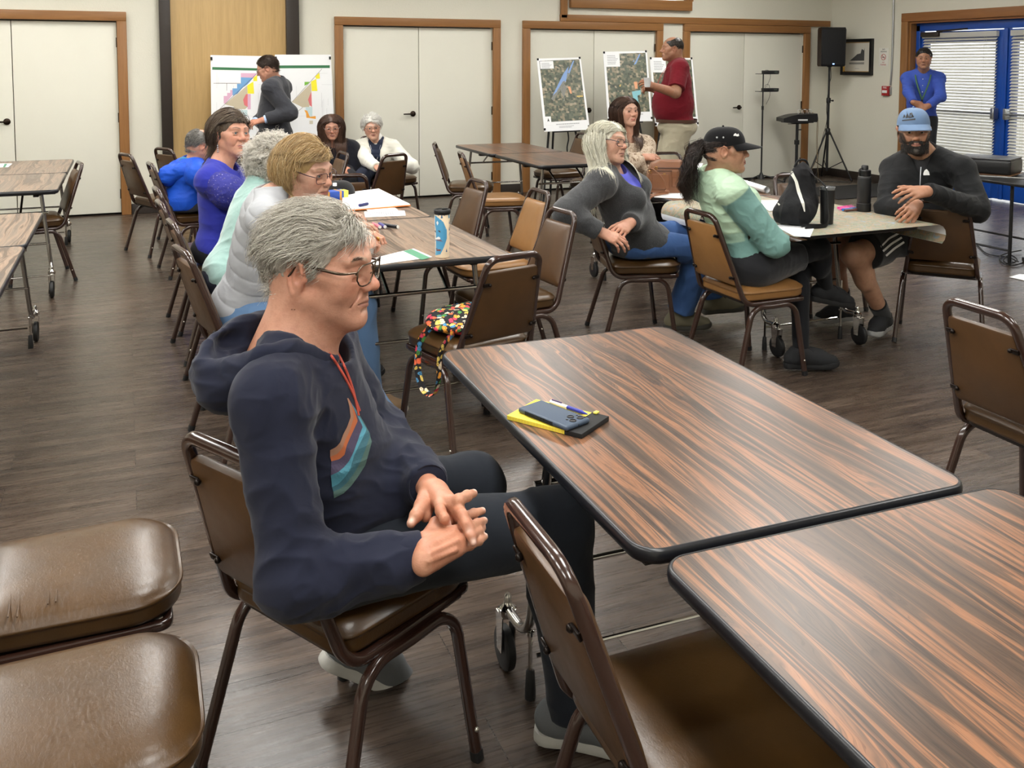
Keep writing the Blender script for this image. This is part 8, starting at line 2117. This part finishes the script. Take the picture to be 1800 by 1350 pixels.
    MB().box((0, 0, .805), (.34, .26, .014), bev=.004).bar((-.22, -.08, .79), (.12, -.08, .79), .005, 8).build('tray', M['black'], t)
    t = thing('mixer', 'black audio mixer with cables lying on the pedestal stand', 'mixer', (bx, by, .813), math.radians(-20)); b = MB(); b.prism([(-.24, 0), (.22, 0), (.23, .05), (.22, .115), (-.05, .10), (-.13, .085), (-.24, .05)], -.15, .15, np.array([[1, 0, 0], [0, 0, 1], [0, 1, 0]], float)); b.build('mixer_body', M['black'], t, smooth=20); MB().box((.02, -.155, .03), (.13, .006, .018)).build('label_strip', M['white'], t)
    for i in range(5): MB().tube(smooth_curve([V3(.02 + .035 * i, .02, .10), V3(.0 + .035 * i, .0, .155 + .01 * (i % 2)), V3(.04 + .035 * i, -.02, .16), V3(.07 + .032 * i, .03, .10)], 5), .004, 6).build('patch_cable', M['black' if i % 2 else 'white'], t)
    MB().tube(smooth_curve([V3(.20, -.02, .12), V3(.25, -.08, .06), V3(.245, -.10, -.25), V3(.25, -.08, -.5), V3(.12, -.05, -.78)], 6), .004, 6).tube(smooth_curve([V3(.19, -.02, .12), V3(.235, -.09, .05), V3(.23, -.11, -.3), V3(.28, -.09, -.78)], 6), .003, 6).build('drop_cable', flat('tan_cable', (120, 100, 70), .5), t)
    bx, by = 7.87, 10.12; t = thing('receiver_stand', 'thin black microphone stand holding two wireless receivers', 'stand', (bx, by, 0)); b = MB(); b.bar((0, 0, .06), (0, 0, 1.0), .011, 10).bar((0, 0, 1.0), (0, 0, 1.46), .008, 10).lathe([(.016, .98), (.016, 1.03)], (0, 0, 0), 12).lathe([(.05, .05), (.03, .10), (.012, .14)], (0, 0, 0), 14); b.build('pole', M['black'], t)
    for k in range(3): a = math.radians(-50 + 120 * k); d = V3(math.cos(a), math.sin(a), 0); MB().tube(smooth_curve([d * .02 + V3(0, 0, .10), d * .16 + V3(0, 0, .07), d * .32 + V3(0, 0, .012)], 5), .009, 8).build('leg', M['black'], t)
    for z_ in (1.46, 1.225): MB().box((.06, 0, z_), (.26, .16, .008), bev=.002).build('tray', M['black'], t)
    for z_, l in ((1.464, 'upper black wireless receiver on the thin microphone stand'), (1.229, 'lower black wireless receiver on the thin microphone stand')):
        r_ = thing('wireless_receiver', l, 'receiver', (bx + .115, by, z_ + .001)); MB().box((0, 0, .020), (.19, .13, .04), bev=.004).build('receiver_body', M['black'], r_); MB().box((.04, -.0665, .02), (.05, .003, .014)).build('display', flat('display_green', (72, 84, 70), .3), r_)
        MB().tube(smooth_curve([V3(-.04, .05, .03), V3(-.03, .06, .08 if z_ < 1.3 else .045), V3(.03, .06, .075 if z_ < 1.3 else .03), V3(.05, .065, -.06), V3(-.02, .05, -.18)], 5), .0025, 6).build('antenna_cable', M['black'], r_)
    cable('stand_cable', 'black cable curling on the floor between the three stands', [V3(7.95, 9.95, .01), V3(8.1, 9.8, .01), V3(8.3, 9.86, .01), V3(8.5, 9.75, .01), V3(8.75, 9.82, .01), V3(8.95, 9.6, .01)], .005)
    # ---- right wall: picture, notice, alarm, conduit
    X = RIGHT_X; C = [at(*q, x=X) for q in ((1483, 70), (1537, 67), (1535, 131), (1481, 133))]; y1, y0 = (C[0][1] + C[3][1]) / 2, (C[1][1] + C[2][1]) / 2; z1, z0 = (C[0][2] + C[1][2]) / 2, (C[2][2] + C[3][2]) / 2
    cy, cz, w, h = (y0 + y1) / 2, (z0 + z1) / 2, y1 - y0, z1 - z0; t = thing('framed_picture', 'black and gold framed picture hanging beside the loudspeaker', 'picture', (X, cy, cz)); fw = .055
    def fr(name, m, i0, i1, x0, x1):
        b = MB(); r0 = np.array([(x0, sy * (w / 2 - i0), sz * (h / 2 - i0)) for sy, sz in ((-1, -1), (1, -1), (1, 1), (-1, 1))]); r1 = np.array([(x1, sy * (w / 2 - i1), sz * (h / 2 - i1)) for sy, sz in ((-1, -1), (1, -1), (1, 1), (-1, 1))]); b.rings([r0, r1], False, False); b.build(name, m, t, smooth=0)
    fr('outer_edge', M['black'], 0, 0, -.001, -.045); fr('frame_face', M['black'], 0, fw * .8, -.045, -.040); fr('gold_slope', M['gold'], fw * .8, fw, -.040, -.014)
    MB().box((-.008, 0, 0), (.012, w - fw * 1.6, h - fw * 1.6)).build('mount', flat('picture_mount', (206, 202, 190), .5), t, smooth=0)
    zy = lambda pts: [(-.0145, cy2, z_) for cy2, z_ in pts]
    b = MB(); dk = flat('sketch_ink', (70, 70, 70), .7, noise=.3, nscale=80)
    slab(zy([(.14, -.05), (.06, .0), (-.0, .04), (-.06, .05), (-.08, .11), (-.12, .09), (-.13, .12), (-.13, -.05)]), V3(-1, 0, 0), .0008, b); b.build('sketch', dk, t, smooth=0); b = MB(); slab(zy([(.15, -.075), (-.13, -.07), (-.13, -.10), (.15, -.10)]), V3(-1, 0, 0), .0008, b); b.build('sketch_foreground', flat('sketch_wash', (140, 138, 132), .7), t, smooth=0)
    b = MB(); slab(zy([(.04, -.155), (-.04, -.155), (-.04, -.162), (.04, -.162)]), V3(-1, 0, 0), .0008, b); b.build('caption', M['ink'], t, smooth=0)
    a, e = at(1545.5, 84.5, x=X), at(1561.5, 117, x=X); cy, cz, w, h = (a[1] + e[1]) / 2, (a[2] + e[2]) / 2, abs(a[1] - e[1]), a[2] - e[2]
    t = thing('no_smoking_sign', 'white no smoking notice on the wall beside the picture', 'sign', (X, cy, cz)); MB().box((-.002, 0, 0), (.003, w, h), bev=.001).build('sign_panel', flat('sign_white', (226, 224, 214), .5), t)
    Rw = np.array([[0, 0, -1], [-1, 0, 0], [0, 1, 0]], float)   # text plane: x to -y, y to z, facing -x
    rd = flat('sign_red', (176, 48, 48), .5)
    def txt(s_, size, z_, m, name): V, F = text_mesh(s_, size); b = MB(); b.add(V @ Rw.T + V3(-.0042, 0, z_), F); b.build(name, m, t, smooth=0)
    txt('NO', h * .115, h * .42, M['black'], 'lettering_no'); txt('SMOKING', h * .10, h * .30, M['black'], 'lettering_smoking'); txt('NO', h * .10, -h * .28, rd, 'lettering_no_spanish'); txt('FUMAR', h * .125, -h * .41, rd, 'lettering_fumar')
    b = MB(); a_ = np.arange(28) / 28 * 2 * PI; b.mat(0).tube(np.array([(-.0045, math.cos(q) * h * .155, math.sin(q) * h * .155 + h * .01) for q in a_]), h * .014, 6, closed=True); b.bar((-.0045, h * .11, h * .12), (-.0045, -h * .11, -h * .10), h * .013, 6); b.mat(1).box((-.0042, h * .01, h * .0), (.001, h * .18, h * .035)); b.build('smoking_symbol', [rd, M['black']], t)
    a, e = at(1552, 151, x=X), at(1566.5, 168.5, x=X); cy, cz, w, h = (a[1] + e[1]) / 2, (a[2] + e[2]) / 2, abs(a[1] - e[1]), a[2] - e[2]
    t = thing('fire_alarm', 'red fire alarm pull station on the wall beside the door casing', 'fire alarm', (X, cy, cz)); MB().box((-.02, 0, 0), (.04, w * .8, h), bev=.006).build('alarm_box', M['red'], t); MB().box((-.043, 0, -.01), (.008, w * .55, h * .28), bev=.002).build('pull_handle', M['white'], t)
    V, F = text_mesh('FIRE', h * .28); b = MB(); b.add(V @ Rw.T + V3(-.0405, 0, h * .33), F); b.build('lettering_fire', M['white'], t, smooth=0); MB().box((-.012, -w * .48, 0), (.022, w * .2, h * .8), bev=.003).build('mount_box', M['steel'], t)
    pp = [at(1572, -60, x=X - .016), at(1569.5, 60, x=X - .016), at(1567.5, 118, x=X - .016), at(1565, 150, x=X - .016)]; o = MB().tube(smooth_curve(pp, 5), .012, 10).build('conduit_pipe', M['steel']); tag(o, 'grey metal conduit running down the wall to the fire alarm', 'pipe')
    # ---- projector table at the right
    t = thing('folding_table', 'black folding table with projector at the right edge', 'table', (6.40, 4.35, 0)); MB().box((.38, .97, .648), (.76, 1.95, .024), bev=.006).build('tabletop', M['black'], t)
    for x in (.10, .66):
        for y in (.86 if x < .3 else .3, 1.75): MB().bar((x, y, .0), (x, y, .64), .014, 10).build('leg', M['black'], t)
    MB().bar((.10, .86, .1), (.10, 1.75, .1), .009, 8).bar((.66, .3, .1), (.66, 1.75, .1), .009, 8).bar((.1, 1.75, .60), (.66, 1.75, .60), .009, 8).build('leg_brace', M['black'], t)
    t = thing('projector', 'black projector with rounded lid on the table by the blue door', 'projector', (6.78, 5.66, .661), math.radians(24)); b = MB(); b.box((-.035, 0, .078), (.36, .44, .127), bev=.024); b.build('projector_body', M['black'], t); MB().box((-.035, 0, .143), (.345, .425, .014), bev=.006).build('lid', flat('grey_lid', (62, 62, 64), .35), t); MB().box((-.035, 0, .014), (.365, .445, .003)).build('trim_line', flat('copper_line', (148, 110, 80), .4), t)
    for x, y in ((-.17, .18), (-.17, -.18), (.1, .18), (.1, -.18)): MB().lathe([(.014, 0), (.014, .016)], (x, y, 0), 10).build('foot', M['rubber'], t)
    MB().tube(smooth_curve([V3(-.215, .08, .075), V3(-.25, .07, .06), V3(-.30, .02, .012), V3(-.24, -.16, .006), V3(-.2, -.4, .006), V3(-.18, -.7, .006)], 7), .006, 8).build('video_cable', flat('grey_cable', (150, 150, 148), .5), t)
    o = MB().box((0, 0, .03), (.10, .07, .06), bev=.008).box((.0, 0, .045), (.102, .04, .02)).build('snack_packet', [flat('packet_red', (196, 40, 48), .4)]); o.location = (7.12, 5.30, .6605); tag(o, 'small red packet beside the projector', 'packet')
    P = [at(a, c, z=.004) for a, c in ((1774, 487), (1792, 482), (1830, 484), (1830, 494), (1800, 493))]
    o = slab([p - P[0] for p in P], UP, .001).build('paper_sheet', paper, smooth=0); o.location = P[0]; tag(o, 'white sheet lying on the floor at the right edge', 'paper')
    P = [V3(6.50, 5.20, .0)]; t = thing('power_strip', 'black power strip on the floor at the projector table leg', 'power strip', (6.60, 5.10, 0), .9); MB().box((0, 0, .02), (.30, .06, .035), bev=.008).build('strip_body', M['black'], t)
    for i in range(4): MB().box((-.1 + .065 * i, 0, .039), (.035, .034, .004), bev=.001).build('socket', M['black_matte'], t)
    cable('floor_cable', 'black cable looping on the floor from the chair to the power strip', [at(1660, 395, z=.008), at(1668, 418, z=.008), at(1720, 420, z=.008) * .5 + at(1700, 432, z=.008) * .5, at(1735, 446, z=.008), at(1770, 452, z=.008), at(1790, 460, z=.02)], .005)
    cable('floor_cable', 'coiled black cable beside the power strip under the projector table', [at(1795, 440, z=.02), at(1770, 445, z=.02), at(1757, 452, z=.012), at(1766, 464, z=.012), at(1788, 458, z=.02), at(1775, 448, z=.03), at(1764, 458, z=.012), at(1780, 466, z=.012), at(1798, 462, z=.015)], .005)
    o = MB().box((0, 0, .004), (1.5, .95, .008), bev=.003).build('floor_mat', flat('black_mat', (26, 25, 25), .9, bump=.4, bscale=300)); o.location = (8.45, 8.95, 0); tag(o, 'flat black rubber mat on the floor in front of the blue door', 'mat')
PEOPLE = [f for f in list(globals()) if f.startswith('person_')]
def build_people():
    for f in PEOPLE: globals()[f]()
# ------------------------------------------------------------------ assemble
mk_mats(); make_camera(); build_world(); build_room()
build_chairs(); build_tables()
for fn in ('build_props', 'build_people'):
    if fn in globals(): globals()[fn]()
SC.view_settings.view_transform = 'Standard'; SC.view_settings.look = 'None'
SC.view_settings.gamma = 1.0; SC.view_settings.use_curve_mapping = False
SC.view_settings.exposure = .17
SC.cycles.max_bounces = 8; SC.cycles.diffuse_bounces = 4; SC.cycles.glossy_bounces = 4; SC.cycles.transparent_max_bounces = 12
SC.cycles.sample_clamp_indirect = 6.0
SC.cycles.use_adaptive_sampling = True; SC.cycles.adaptive_threshold = .02
